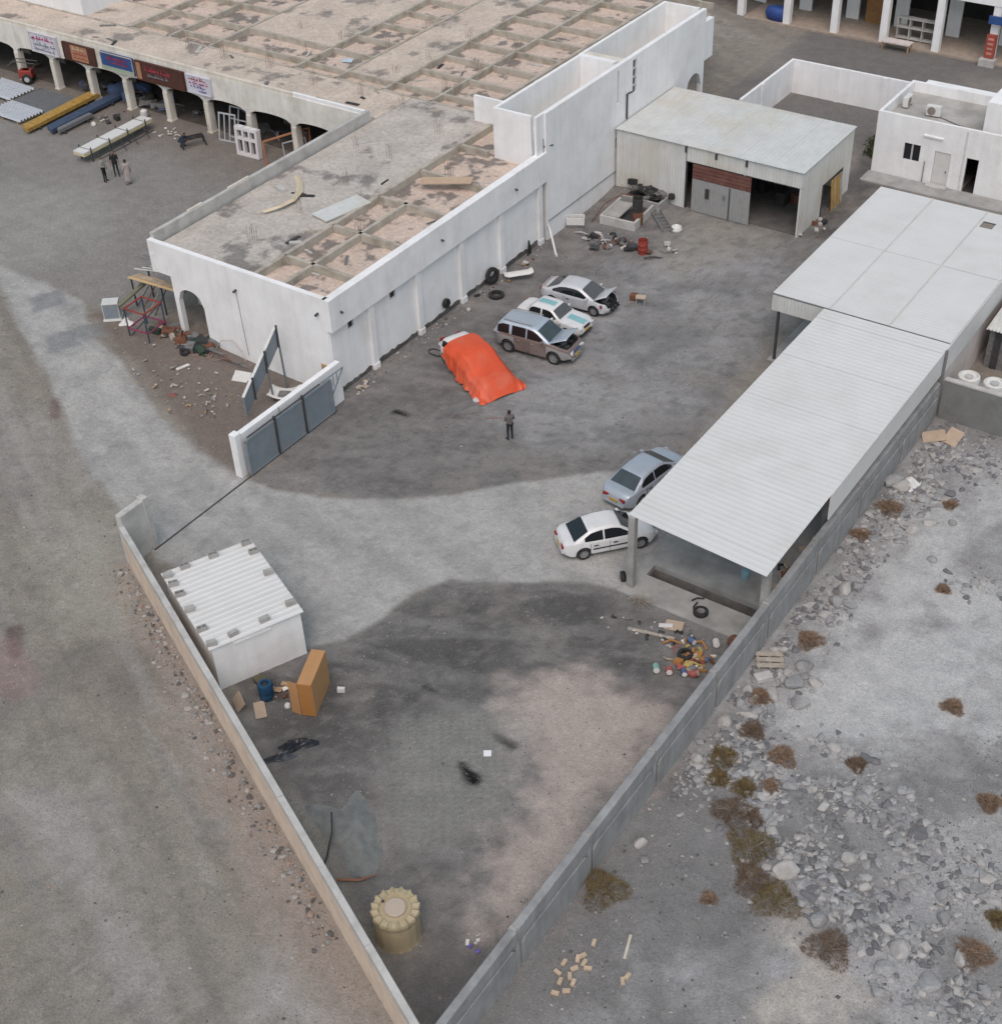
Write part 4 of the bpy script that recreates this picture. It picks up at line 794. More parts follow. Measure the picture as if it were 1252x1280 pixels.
for i, (x, y, a, lb) in enumerate(((-26.35, 84.2, 0.1, 'white air conditioner outdoor unit standing in the middle of the house roof'), (-28.35, 84.9, 1.6, 'white air conditioner outdoor unit by the parapet on the house roof'))):
    o = thing('air_conditioner', lb, 'air conditioner', (x, y, 3.45), a, 'air conditioners on the house roof')
    mb = MB(); mb.box(-0.45, 0.45, -0.17, 0.17, 0.08, 0.72); obj('casing', mb, white_plastic, o, bevel=0.02)
    mb = MB(); mb.lathe([(0.26, 0), (0.26, 0.02)], (-0.12, -0.17, 0.4), 20, (0, -1, 0)); obj('fan_grille', mb, pm('grille_brown', (0.22, 0.19, 0.16), 0.7), o)
    for sx in (-0.32, 0.32):
        mb = MB(); mb.box(sx-0.03, sx+0.03, -0.2, 0.2, 0, 0.08); obj('foot', mb, steel_grey, o)
mb = MB(); mb.tube([(-25.9, 84.2, 3.5), (-24.5, 83.6, 3.5), (-23.0, 83.2, 3.5)], 0.03, 6); tag(obj('roof_pipe', mb, grey_scrap), 'thin grey pipe running over the house roof from the air conditioner', 'pipe')
# shrub and litter beside the house
for i, (x, y, r_) in enumerate(((-30.2, 85.6, 0.9), (-29.9, 84.2, 0.7))):
    rn = random.Random(i); mb = MB()
    for k in range(420):
        th, ph = rn.uniform(0, 6.28), rn.uniform(0, 1.5); rr = r_*rn.uniform(.3, 1); c_ = Vector((rr*math.cos(th)*math.cos(ph), rr*math.sin(th)*math.cos(ph), 0.1+rr*0.8*math.sin(ph)))
        u = Vector((rn.gauss(0, 1), rn.gauss(0, 1), rn.gauss(0, 1))).normalized()*0.1; v = u.orthogonal().normalized()*0.045
        mb.add([c_-u, c_+v, c_+u, c_-v], [(0, 1, 2, 3)])
    o = thing('shrub', ('wide green shrub in the corner beside the white house', 'smaller green shrub in front, beside the white house')[i], 'shrub', (x, y, 0)); obj('leaves', mb, pm('shrub_green', (0.075, 0.085, 0.035), 0.9, 0.4, 6), o, fix=False)
    mb = MB(); mb.tube([(0, 0, -0.1), (0.05, 0, 0.3), (0.1, 0.05, 0.6)], 0.03, 6); obj('stem', mb, wood_grey, o)
mb = MB(); mb.rbox(0, 0, 0, 0.7, 0.45, 0.4); o = obj('red_crate', mb, red_paint, bevel=0.03); o.location = (-30.9, 88.3, 0); o.rotation_euler = (0, 0.1, 0.5); tag(o, 'red crate in the corner of the small walled yard', 'crate')
mb = MB(); mb.rbox(0, 0, 0, 0.6, 0.35, 0.15); o = obj('white_box', mb, white_plastic, bevel=0.03); o.location = (-33.2, 87.4, 0); tag(o, 'flat white box on the ground of the small walled yard', 'box')
# ---------------------------------------------------------------- far row of shops across the road
t = thing('far_shops', 'white far row of shops with square columns and dark openings across the road', 'building', (-35, 103, 0), world=True)
fc_ = [-57.1, -53.1, -49.1, -45.1, -41.1, -37.1, -32.95, -28.8, -24.6, -20.4, -16.2]
for x in fc_:
    mb = MB(); mb.box(x-0.28, x+0.28, 102.95, 103.5, -0.1, 4.2); obj('column', mb, white_wall, t, bevel=0.02)
mb = MB(); mb.box(-60, -12, 102.9, 103.6, 4.2, 6.2); obj('fascia', mb, white_wall, t)
mb = MB(); mb.box(-60, -12, 102.75, 112, -0.2, 0.14); obj('walkway', mb, pm('far_walk', (0.34, 0.28, 0.23), 0.9, 0.15), t)
mb = MB(); ops = [(a+0.55+60, b-0.5+60, 0, 3.4, 0) for a, b in zip(fc_[:-1], fc_[1:])]; wall(mb, (-60, 106.5), (-12, 106.5), 0.1, 4.5, 0.2, ops); obj('wall', mb, white_wall, t)
mb = MB(); mb.box(-60, -12, 111, 111.2, 0.1, 4.5); obj('dark_back', mb, dark_room, t)
mb = MB(); mb.box(-60, -12, 103.0, 112, 6.2, 6.4); obj('roof', mb, concrete, t)
mb = MB(); mb.box(-39.9, -37.9, 106.3, 106.45, 0.14, 3.0); obj('shutter', mb, pm('orange_shutter', (0.28, 0.15, 0.06), 0.7, 0.2), t)
mb = MB(); mb.box(-29.15, -28.45, 102.6, 102.94, 0.55, 2.2); bb = obj('red_notice_board', mb, pm('red_board', (0.33, 0.07, 0.05), 0.7, 0.15), t)
for k in range(4):
    mb = MB(); mb.box(-29.0, -28.6, 102.585, 102.6, 0.8+k*0.35, 0.95+k*0.35); obj('lettering', mb, pm('pale_red', (0.5, 0.25, 0.2), 0.7), bb)
mb = MB(); mb.box(-29.35, -28.2, 102.2, 102.95, -0.1, 0.5); obj('column_base', mb, concrete_pale, t)
mb = MB(); mb.box(-29.2, -26.5, 102.5, 102.7, 3.05, 3.6); obj('sign', mb, pbl, t)
o = thing('far_table', 'low table with white top in front of the far shops', 'table', (-35.6, 102.2, 0), 0)
mb = MB(); mb.box(-1.1, 1.1, -0.45, 0.45, 0.62, 0.7); obj('top', mb, pm('pinkish_white', (0.6, 0.54, 0.52), 0.7), o)
for sx in (-1, 1):
    for sy in (-0.35, 0.35):
        mb = MB(); mb.box(sx-0.05, sx+0.05, sy-0.04, sy+0.04, 0, 0.62); obj('leg', mb, wood, o)
o = thing('shelf_rack', 'grey metal shelf rack between two columns of the far shops', 'shelf', (-35.0, 104.4, 0.14), 0)
for z in (0.1, 0.9, 1.6):
    mb = MB(); mb.box(-1.5, 1.5, -0.3, 0.3, z, z+0.06); obj('shelf', mb, concrete_pale, o)
for x in (-1.45, -0.5, 0.5, 1.45):
    mb = MB(); mb.box(x-0.04, x+0.04, -0.28, 0.28, 0, 1.7); obj('upright', mb, concrete_pale, o)
o = MB(); o.lathe([(0.7, 0), (0.85, 0.5), (0.75, 0.9), (0.5, 1.0)], n=20); o = obj('blue_tarp_bundle', o, pm('tarp_blue', (0.03, 0.07, 0.25), 0.6, 0.3, 3), smooth=True); o.location = (-46.0, 103.6, 0.14); o.scale = (1.4, 0.8, 1); tag(o, 'blue bundle standing under the far shop arcade', 'bundle')
# ---------------------------------------------------------------- vehicles
def carpaint(name, col, metal=0.0, dust=0.25):
    return pm(name, col, 0.38, 0.04, 1.5, stain=(0.36, 0.34, 0.31), samt=dust, sscale=1.2, fine=0.02, metal=metal, spec=0.5, world=False, coat=0.5)
cglass = pm('car_glass', (0.014, 0.016, 0.018), 0.08, 0, fine=0, spec=0.7, world=False)
cglass2 = pm('car_glass_light', (0.05, 0.065, 0.07), 0.08, 0.2, 2, fine=0, spec=0.7, world=False)
cglass3 = pm('car_glass_dusty', (0.09, 0.095, 0.10), 0.4, 0.15, 3, fine=0, spec=0.4, world=False)
trim_b = pm('black_trim', (0.02, 0.02, 0.021), 0.6, 0.1, world=False); chrome = pm('rim_alloy', (0.42, 0.42, 0.43), 0.35, 0.1, metal=0.6, world=False)
lamp_w = pm('lamp_clear', (0.55, 0.57, 0.6), 0.15, 0.05, world=False); lamp_r = pm('lamp_red', (0.25, 0.02, 0.02), 0.25, 0.1, world=False)
plate_y = pm('plate_yellow', (0.45, 0.27, 0.03), 0.5, 0.05, world=False); engine_m = pm('engine', (0.03, 0.03, 0.032), 0.6, 0.4, 8, world=False)
seat_m = pm('seat_grey', (0.3, 0.29, 0.27), 0.8, world=False)
def lerp(tab, x):
    if x <= tab[0][0]: return tab[0][1]
    for (a, va), (b, vb) in zip(tab[:-1], tab[1:]):
        if x <= b:
            t_ = (x-a)/(b-a); return va+(vb-va)*t_
    return tab[-1][1]
def smtab(tab, x, r=0.06): return (lerp(tab, x-r)+lerp(tab, x)*2+lerp(tab, x+r))/4
def make_car(label, loc, rz, P):
    t = thing('parked_car', label, 'car', (loc[0], loc[1], terr(*loc)), rz, 'cars in the compound')
    L, Wd = P['L'], P['W']/2; top, roof, belt = P['top'], P['roof'], P['belt']; wr = P.get('wr', 0.31); ax = P['axles']; paint = P['paint']
    xs = sorted(set(list(np.linspace(-L/2, L/2, 66))+[a+d_ for a in ax for d_ in (-wr-0.06, -wr*0.8, -wr*0.4, 0, wr*0.4, wr*0.8, wr+0.06)]))
    def wid(x):
        e = abs(x)/(L/2); return Wd*(1-0.30*max(0, (e-0.72)/0.28)**2.2-0.02*e)
    hood = P.get('open_hood')
    def ring(x):
        w = wid(x); zt = smtab(top, x); e = abs(x)/(L/2); zb = P.get('sill', 0.2)+0.16*max(0, (e-0.86)/0.14)
        za = 0
        for a in ax:
            ra = wr+0.055
            if abs(x-a) < ra: za = max(za, wr+math.sqrt(ra*ra-(x-a)**2))
        b0 = max(zb, za); zs = zt-0.13*min(1, zt/0.8)
        pts = [(w*0.86, b0), (w*0.975, max(zb+0.06, za)), (w, max(0.48, za+0.015)), (w*0.99, max(zs, za+0.03)), (w*0.95, max(zt-0.03, za+0.04)), (w*0.86, max(zt, za+0.045)), (w*0.5, zt+0.018), (0, zt+0.025)]
        if hood and hood[0] < x < hood[1]:
            pts[6] = (w*0.84, zt-0.02); pts[7] = (w*0.80, zt-0.3)
            pts.append((0, zt-0.3))
        else: pts.append((0, zt+0.025)); pts[7] = (w*0.25, zt+0.024)
        return pts
    rows = [[(x, y, z) for y, z in ring(x)] for x in xs]
    mb = MB(); n_ = len(rows[0])
    full = []
    for r_ in rows: full.append(r_+[(x, -y, z) for x, y, z in reversed(r_[:-1])])
    m_ = len(full[0]); vs = [p for r_ in full for p in r_]; fs = []; mi = []
    dirty = P.get('lower')
    for i in range(len(full)-1):
        for j in range(m_-1):
            fs.append((i*m_+j, i*m_+j+1, (i+1)*m_+j+1, (i+1)*m_+j)); xm = (xs[i]+xs[i+1])/2
            inner = hood and hood[0] < xm < hood[1] and 5 < j < m_-7
            mi.append(1 if inner else (2 if (dirty and (j < 3 or j > m_-5)) else 0))
    fs.append(tuple(range(m_))); mi.append(2 if dirty else 0); fs.append(tuple((len(full)-1)*m_+j for j in range(m_-1, -1, -1))); mi.append(2 if dirty else 0)
    mb.v = vs; mb.f = fs; mb.mi = mi
    body = obj('body', mb, [paint, engine_m, dirty or paint], t, smooth=True, autosmooth=38)
    ub = MB(); ub.box(-L/2+0.35, L/2-0.35, -Wd*0.72, Wd*0.72, 0.2, 0.62); obj('underbody', ub, trim_b, t)
    # cabin
    xd, xa = roof[0][0], roof[-1][0]; wb = Wd*0.93; k_ = P.get('tumble', 0.30)
    cs = np.linspace(xd, xa, 44)
    def zr(x): return smtab(roof, x, 0.05)
    def ys(z): return wb-k_*(z-belt)
    mb = MB(); rows = []
    for x in cs:
        z = max(zr(x), belt+0.01); h = z-belt
        e = min(0.09, h*0.5); rows.append([(x, ys(belt-0.05)+0.0, belt-0.06), (x, ys(belt), belt), (x, ys(z-e), z-e), (x, ys(z)-min(0.05, h*0.2), z-e*0.35), (x, ys(z)*0.86, z), (x, ys(z)*0.45, z+0.015), (x, 0, z+0.02)])
    full = [r_+[(x, -y, z) for x, y, z in reversed(r_[:-1])] for r_ in rows]; mb.grid(full)
    obj('cabin', mb, P.get('roofpaint', paint), body, smooth=True, autosmooth=38)
    # side glass
    zlo = belt+0.02
    for s_ in (1, -1):
        for (x0, x1) in P['windows']:
            u = np.linspace(x0, x1, 12); g1 = []
            for x in u:
                zt = zr(x)-P.get('rail', 0.10); zt = max(zt, zlo+0.005)
                g1.append([(x, s_*(ys(zlo+(zt-zlo)*v)+0.008), zlo+(zt-zlo)*v) for v in np.linspace(0, 1, 4)])
            mb = MB(); mb.grid(g1); obj('side_window', mb, P.get('glass', cglass), t, smooth=True)
    def screen(x0, x1, nm, gl):
        u = np.linspace(x0, x1, 8); g1 = []; sl = (zr(x1)-zr(x0))/(x1-x0); nn = Vector((-sl, 0, 1)).normalized()*0.016
        for x in u:
            z = zr(x); yy = ys(z)*0.86-0.0; g1.append([(x+nn.x, v*yy, z+nn.z+0.012*(1-v*v)) for v in np.linspace(-1, 1, 7)])
        mb = MB(); mb.grid(g1); return obj(nm, mb, gl, t, smooth=True)
    screen(*P['wind'], 'windscreen', P.get('wglass', cglass)); screen(*P['rear'], 'rear_window', P.get('rglass', cglass))
    # doors as slightly raised panels with handles
    for s_ in (1, -1):
        for (x0, x1) in P['doors']:
            u = np.linspace(x0, x1, 6); g1 = []
            for x in u:
                w = wid(x)*s_; zt = smtab(top, x)-0.13; g1.append([(x, w*0.978+0.006*s_, 0.3), (x, w+0.007*s_, 0.48), (x, w*0.992+0.006*s_, zt)])
            mb = MB(); mb.grid(g1); dr = obj('door', mb, P.get('doorpaint', paint), t, smooth=True)
            hx = x0+0.14; w = wid(hx); mb = MB(); mb.box(hx, hx+0.2, s_*(w+0.035) if s_ < 0 else w, s_*w if s_ < 0 else w+0.035, belt-0.2, belt-0.165); obj('handle', mb, P.get('handle', trim_b), dr)
            mb = MB(); mb.box(x0-0.012, x0, min(s_*w*0.99, s_*(w+0.008)), max(s_*w*0.99, s_*(w+0.008)), 0.32, belt-0.06); obj('seam', mb, trim_b, dr)
    if P.get('strip'):
        for s_ in (1, -1):
            mb = MB(); w = Wd; mb.box(ax[1-1]+wr+0.1, ax[1]-wr-0.1, min(s_*w*0.99, s_*(w+0.02)), max(s_*w*0.99, s_*(w+0.02)), 0.5, 0.56); obj('side_trim', mb, trim_b, t)
    # wheels
    for a in ax:
        for s_ in (1, -1):
            if P.get('missing_wheel') == (a, s_): continue
            wt = link('wheel', None, t); wt.location = (a, s_*(Wd-0.11), wr); wt['w'] = 1
            mb = MB(); mb.lathe([(wr*0.62, -0.1), (wr*0.93, -0.105), (wr, -0.07), (wr, 0.07), (wr*0.93, 0.105), (wr*0.62, 0.1)], n=24, axis=(0, 1, 0), caps=False); obj('tyre', mb, rubber, wt, smooth=True, autosmooth=45)
            mb = MB(); o_ = s_*0.07; mb.lathe([(wr*0.64, 0.03*s_), (wr*0.64, 0.09*s_), (wr*0.56, 0.085*s_), (wr*0.5, 0.03*s_)], n=20, axis=(0, 1, 0))
            for k in range(P.get('spokes', 6)):
                an = 2*math.pi*k/P.get('spokes', 6); c_, s2 = math.cos(an), math.sin(an); mb.bar((0.03*c_, o_, 0.03*s2), (wr*0.6*c_, o_, wr*0.6*s2), 0.03, 0.055, up=(0, 1, 0))
            mb.lathe([(0.06, 0.05*s_), (0.06, 0.095*s_)], n=12, axis=(0, 1, 0)); obj('rim', mb, P.get('rimmat', chrome), wt)
    # lamps, plates, mirrors, bumpers
    xf = L/2; zt = smtab(top, xf-0.12)
    if not (P.get('wreck') or P.get('covered')):
        for s_ in (1, -1):
            mb = MB(); yy = s_*Wd*0.52; mb.obox((xf-0.07, yy, zt-0.13), ((0.9, s_*-0.35, 0), (s_*0.35, 0.9, 0), (0, 0, 1)), (0.07, 0.2, 0.065)); obj('headlight', mb, lamp_w, t, bevel=0.02)
        mb = MB(); mb.box(xf-0.12, xf+0.008, -Wd*0.34, Wd*0.34, zt-0.2, zt-0.07); obj('grille', mb, P.get('grillemat', trim_b), t, bevel=0.01)
        mb = MB(); mb.box(xf-0.16, xf+0.02, -Wd*0.55, Wd*0.55, 0.27, 0.40); obj('front_bumper', mb, P.get('bump', trim_b), t, bevel=0.03)
        mb = MB(); mb.box(xf, xf+0.03, -0.25, 0.25, 0.42, 0.53); obj('number_plate', mb, plate_y, t)
    zt = smtab(top, -xf+0.1)
    for s_ in (1, -1):
        mb = MB(); yy = s_*Wd*0.52; mb.obox((-xf+0.045, yy, P.get('tail_z', zt-0.14)), ((0.95, s_*0.2, 0), (-s_*0.2, 0.95, 0), (0, 0, 1)), (0.06, 0.17, P.get('tail_h', 0.07))); obj('tail_light', mb, lamp_r, t, bevel=0.02)
        mx = xa-0.42
        if P.get('covered'): continue
        mb = MB(); mb.rbox(mx, s_*(Wd+0.06), belt+0.02, 0.12, 0.2, 0.13); obj('mirror', mb, paint, t, bevel=0.03)
    mb = MB(); mb.box(-xf-0.03, -xf, -0.25, 0.25, zt-0.33, zt-0.22); obj('number_plate', mb, plate_y, t)
    mb = MB(); mb.box(-xf-0.015, -xf+0.14, -Wd*0.62, Wd*0.62, 0.3, 0.45); obj('rear_bumper', mb, P.get('bump2', paint), t, bevel=0.03)
    if hood:
        x1, x0, up_, hl = hood[1], hood[0], P['hood_ang'], hood[1]-hood[0]
        hz = smtab(top, x0)+0.03; g1 = []
        for u in np.linspace(0, 1, 6): g1.append([(x0+u*hl*math.cos(up_), v*Wd*(0.84-0.06*u), hz+u*hl*math.sin(up_)+0.03*(1-v*v)) for v in np.linspace(-1, 1, 7)])
        mb = MB(); mb.grid(g1); h = obj('bonnet', mb, P.get('hoodmat', paint), t, smooth=True); so_ = h.modifiers.new('s', 'SOLIDIFY'); so_.thickness = 0.03
        rn = random.Random(4)
        for k in range(9):
            mb = MB(); mb.rbox(x0+rn.uniform(0.2, hl-0.2), rn.uniform(-Wd*.6, Wd*.6), hz-0.36, rn.uniform(.15, .4), rn.uniform(.15, .35), rn.uniform(.1, .26), rn.uniform(0, 1)); obj('engine_part', mb, rn.choice((engine_m, steel_dark, grey_scrap)), t, bevel=0.02)
    return t
def lay_on(t, pts, wy, mat, nm, lift=0.02, y0=0.0):      # painted stripe over a run of points along x
    mb = MB(); mb.grid([[(x, y0-wy, z+lift), (x, y0, z+lift+0.003), (x, y0+wy, z+lift)] for x, z in pts]); return obj(nm, mb, mat, t)
white_p = carpaint('paint_white', (0.66, 0.66, 0.66), 0, 0.2); silver_p = carpaint('paint_silver', (0.43, 0.47, 0.53), 0.35, 0.25); bronze_p = carpaint('paint_bronze', (0.20, 0.145, 0.13), 0.2, 0.3); grey_p = carpaint('paint_grey', (0.56, 0.57, 0.59), 0.15, 0.3)
roofsilver = carpaint('paint_roof_silver', (0.44, 0.50, 0.57), 0.3, 0.15); lowgrey = carpaint('paint_low_grey', (0.28, 0.28, 0.275), 0.1, 0.5)
# white saloon by the canopy post
S1 = dict(L=4.36, W=1.72, axles=(-1.26, 1.36), paint=white_p, belt=0.90, tumble=0.38, wr=0.315,
          top=[(-2.18, 0.62), (-2.1, 0.86), (-1.9, 0.95), (-1.4, 0.97), (0.9, 0.92), (1.3, 0.86), (1.9, 0.76), (2.1, 0.66), (2.18, 0.5)],
          roof=[(-1.72, 0.93), (-0.92, 1.36), (-0.5, 1.43), (0.1, 1.44), (0.42, 1.38), (1.22, 0.90)],
          wind=(0.5, 1.16), rear=(-1.66, -1.0), windows=[(-1.25, -0.5), (-0.44, 0.28), (0.28, 0.86)], doors=[(-0.95, -0.1), (-0.06, 0.95)], strip=True, rail=0.085, bump=white_p, spokes=6)
S1['windows'] = [(-1.2, -0.36), (-0.29, 0.84)]
make_car('white saloon car parked beside the near canopy post', (-24.38, 41.2), R(49), S1)
# silver saloon seen from behind
S2 = dict(L=4.72, W=1.78, axles=(-1.38, 1.34), paint=silver_p, belt=0.92, tumble=0.36, wr=0.32,
          top=[(-2.36, 0.6), (-2.28, 0.86), (-2.1, 0.97), (-1.4, 0.99), (0.9, 0.94), (1.4, 0.88), (2.0, 0.76), (2.28, 0.64), (2.36, 0.46)],
          roof=[(-1.78, 0.96), (-1.0, 1.36), (-0.55, 1.43), (0.15, 1.44), (0.5, 1.37), (1.35, 0.92)],
          wind=(0.56, 1.28), rear=(-1.72, -1.06), rglass=cglass2, windows=[(-1.25, -0.36), (-0.29, 0.9)], doors=[(-1.0, -0.12), (-0.06, 1.0)], rail=0.085, bump=silver_p, spokes=5)
c2 = make_car('silver saloon car seen from behind next to the canopy edge', (-24.98, 45.75), R(82), S2)
rn = random.Random(3)
mb = MB()
for y in (-0.35, 0.35): mb.rbox(-1.15, y, 1.0, 0.25, 0.4, 0.16)
obj('rear_headrest', mb, seat_m, c2)
# SUV with raised bonnet
S3 = dict(L=4.7, W=1.84, axles=(-1.37, 1.38), paint=bronze_p, roofpaint=roofsilver, lower=lowgrey, belt=1.12, tumble=0.2, wr=0.38, sill=0.34,
          top=[(-2.35, 0.75), (-2.28, 1.1), (-2.1, 1.18), (1.0, 1.16), (1.4, 1.12), (2.0, 1.02), (2.25, 0.9), (2.35, 0.6)],
          roof=[(-2.25, 1.14), (-1.98, 1.66), (-1.7, 1.77), (-0.4, 1.80), (0.15, 1.74), (0.45, 1.60), (1.15, 1.14)],
          wind=(0.34, 1.08), rear=(-2.22, -2.02), wglass=cglass2, windows=[(-2.0, -1.3), (-1.14, -0.3), (-0.22, 0.72)], doors=[(-0.95, -0.15), (-0.1, 0.95)], rail=0.12, bump=lowgrey, bump2=lowgrey, grillemat=pm('blue_grille', (0.06, 0.10, 0.2), 0.4, world=False), open_hood=(1.12, 2.12), hood_ang=R(24), hoodmat=roofsilver, handle=chrome, tail_h=0.14)
s3 = make_car('bronze and silver off-road car with its bonnet raised', (-35.68, 52.98), R(4.5), S3)
for y in (-0.62, 0.62):
    mb = MB(); mb.bar((-1.7, y, 1.84), (0.0, y, 1.85), 0.04); obj('roof_rail', mb, lowgrey, s3)
for k in range(5): lay_on(s3, [(x, smtab(S3['roof'], x, 0.05)) for x in np.linspace(-1.7, 0.1, 8)], 0.012, lowgrey, 'roof_groove', 0.024, -0.4+0.2*k)
# old white saloon with turquoise stripe
turq = pm('turquoise', (0.22, 0.43, 0.45), 0.5, 0.08, world=False)
S4 = dict(L=4.25, W=1.62, axles=(-1.18, 1.25), paint=white_p, belt=0.88, tumble=0.26, wr=0.29,
          top=[(-2.12, 0.6), (-2.08, 0.86), (-1.9, 0.9), (0.8, 0.9), (1.3, 0.87), (2.05, 0.80), (2.12, 0.5)],
          roof=[(-1.45, 0.9), (-1.0, 1.33), (-0.8, 1.37), (0.05, 1.38), (0.25, 1.33), (0.82, 0.9)],
          wind=(0.3, 0.78), rear=(-1.4, -1.05), wglass=cglass3, windows=[(-1.15, -0.42), (-0.32, 0.55)], doors=[(-0.9, -0.1), (-0.05, 0.8)], rail=0.09, spokes=4, bump=trim_b, bump2=trim_b)
s4 = make_car('old white saloon with a turquoise stripe over bonnet and roof', (-36.33, 55.55), R(0), S4)
lay_on(s4, [(x, smtab(S4['top'], x)) for x in np.linspace(0.95, 2.0, 8)], 0.24, turq, 'stripe', 0.03)
lay_on(s4, [(x, smtab(S4['roof'], x, .05)) for x in np.linspace(-0.9, 0.15, 8)], 0.22, turq, 'stripe', 0.026)
# wrecked grey saloon with missing front
redp = pm('stripe_red', (0.22, 0.035, 0.035), 0.5, 0.1, world=False)
S5 = dict(L=4.3, W=1.74, axles=(-1.3, 1.3), paint=grey_p, belt=0.9, tumble=0.36, wr=0.31, wreck=True,
          top=[(-2.15, 0.7), (-2.1, 0.92), (-1.8, 0.98), (1.0, 0.92), (1.35, 0.88), (1.95, 0.8), (2.05, 0.6), (2.15, 0.45)],
          roof=[(-1.75, 0.96), (-0.9, 1.34), (-0.5, 1.41), (0.1, 1.42), (0.4, 1.36), (1.3, 0.9)],
          wind=(0.46, 1.24), rear=(-1.7, -0.98), wglass=cglass3, windows=[(-1.3, 0.95)], doors=[(-0.55, 0.95)], rail=0.11, spokes=5, open_hood=(1.22, 2.1), hood_ang=R(27))
s5 = make_car('wrecked grey saloon with stripped front end and bonnet up', (-36.35, 58.2), R(4), S5)
for k, y in enumerate((-0.3, 0.0, 0.3)):
    mb = MB(); mb.bar((2.05, y-0.1, 0.5+0.1*k), (2.3, y, 0.35), 0.08, 0.15); obj('bent_bracket', mb, trim_b, s5)
for s_ in (1, -1):
    for k in range(2):
        mb = MB(); mb.box(1.5+0.22*k, 1.6+0.22*k, min(s_*0.8, s_*0.885), max(s_*0.8, s_*0.885), 0.62, 0.8); obj('stripe', mb, redp if k else white_p, s5)
for k in range(6):
    lay_on(s5, [(-2.06+0.07*k, 0.95), (-2.02+0.07*k, 0.955)], 0.6, redp if k % 2 else white_p, 'stripe', 0.03+0.001*k)
# small white hatchback under an orange sheet
S6 = dict(L=4.0, W=1.72, axles=(-1.24, 1.22), paint=white_p, belt=0.93, tumble=0.25, wr=0.29,
          top=[(-1.92, 0.6), (-1.88, 0.9), (-1.75, 0.98), (0.9, 0.93), (1.3, 0.86), (1.75, 0.72), (1.92, 0.5)],
          roof=[(-1.85, 0.97), (-1.5, 1.38), (-1.2, 1.46), (0.1, 1.47), (0.45, 1.38), (1.15, 0.92)],
          wind=(0.5, 1.08), rear=(-1.82, -1.55), windows=[(-1.5, -0.45), (-0.38, 0.75)], doors=[(-0.9, -0.1), (-0.05, 0.9)], rail=0.11, spokes=7, bump=white_p, tail_z=0.95, tail_h=0.16, covered=True)
make_car('small white hatchback mostly hidden under the orange sheet', (-37.75, 49.6), R(-23), S6)
def tarp():
    topx = [(-1.55, 1.42), (-1.2, 1.5), (0.1, 1.51), (0.45, 1.43), (1.15, 1.0), (1.7, 0.86), (2.0, 0.70), (2.25, 0.32), (2.42, 0.05)]
    rows = []; nv = 56
    for i, x in enumerate(np.linspace(-0.98, 2.42, 60)):
        zt = smtab(topx, x, 0.1); e = max(0, (x-1.3)/1.1); hw = 0.86-0.10*e+0.02*math.sin(x*7)
        spread = 0.10+0.22*max(0, (x+0.2)/2.4); hem0 = 0.1+0.55*max(0, min(1, (0.5-x)/1.5))
        r_ = []
        for j in range(nv+1):
            v = j/nv*2-1; a = abs(v); s_ = 1 if v > 0 else -1
            if a < 0.5:
                q = a/0.5; y = hw*0.82*q; z = zt+0.02-0.09*q**3
            else:
                q = (a-0.5)/0.5; yt = hw*0.82+(hw+0.05-hw*0.82)*min(1, q*3); fl = 0.045*math.sin(x*9+s_)*q+0.03*math.sin(x*21+3*s_)*q
                y = yt+spread*q**1.6+fl; hem = hem0+0.07*math.sin(x*3.1+s_*1.3)+0.03*math.sin(x*11)
                zz = zt-0.07; z = zz+(min(hem, zz)-zz)*min(1, q*1.02)
                if x > 1.9: z = min(z, zt)
            r_.append((x+0.03*math.sin(j*0.7+x*2)*(a > 0.5), s_*y, max(0.03, z)))
        rows.append(r_)
    mb = MB(); mb.grid(rows); o = obj('orange_sheet', mb, pm('orange_tarp', (0.62, 0.085, 0.03), 0.45, 0.10, 1.5, stain=(0.55, 0.16, 0.10), samt=0.5, sscale=1.0, bump=0.25, bscale=6, world=False, fine=0.03), smooth=True)
    o.location = (-37.38, 49.45, 0.015); o.rotation_euler = (0, 0, R(-23)); o.scale = (1.2, 1.2, 1.06); sb = o.modifiers.new('s', 'SUBSURF'); sb.levels = sb.render_levels = 1
    tag(o, 'bright orange plastic sheet draped over the small white hatchback', 'cover')
tarp()
mb = MB(); mb.lathe([(0.2, 0), (0.22, 0.08), (0.1, 0.16), (0, 0.17)], n=9); o = obj('stone', mb, concrete_pale); o.location = (-35.75, 47.35, 0); tag(o, 'pale stone holding down the corner of the orange sheet', 'stone')
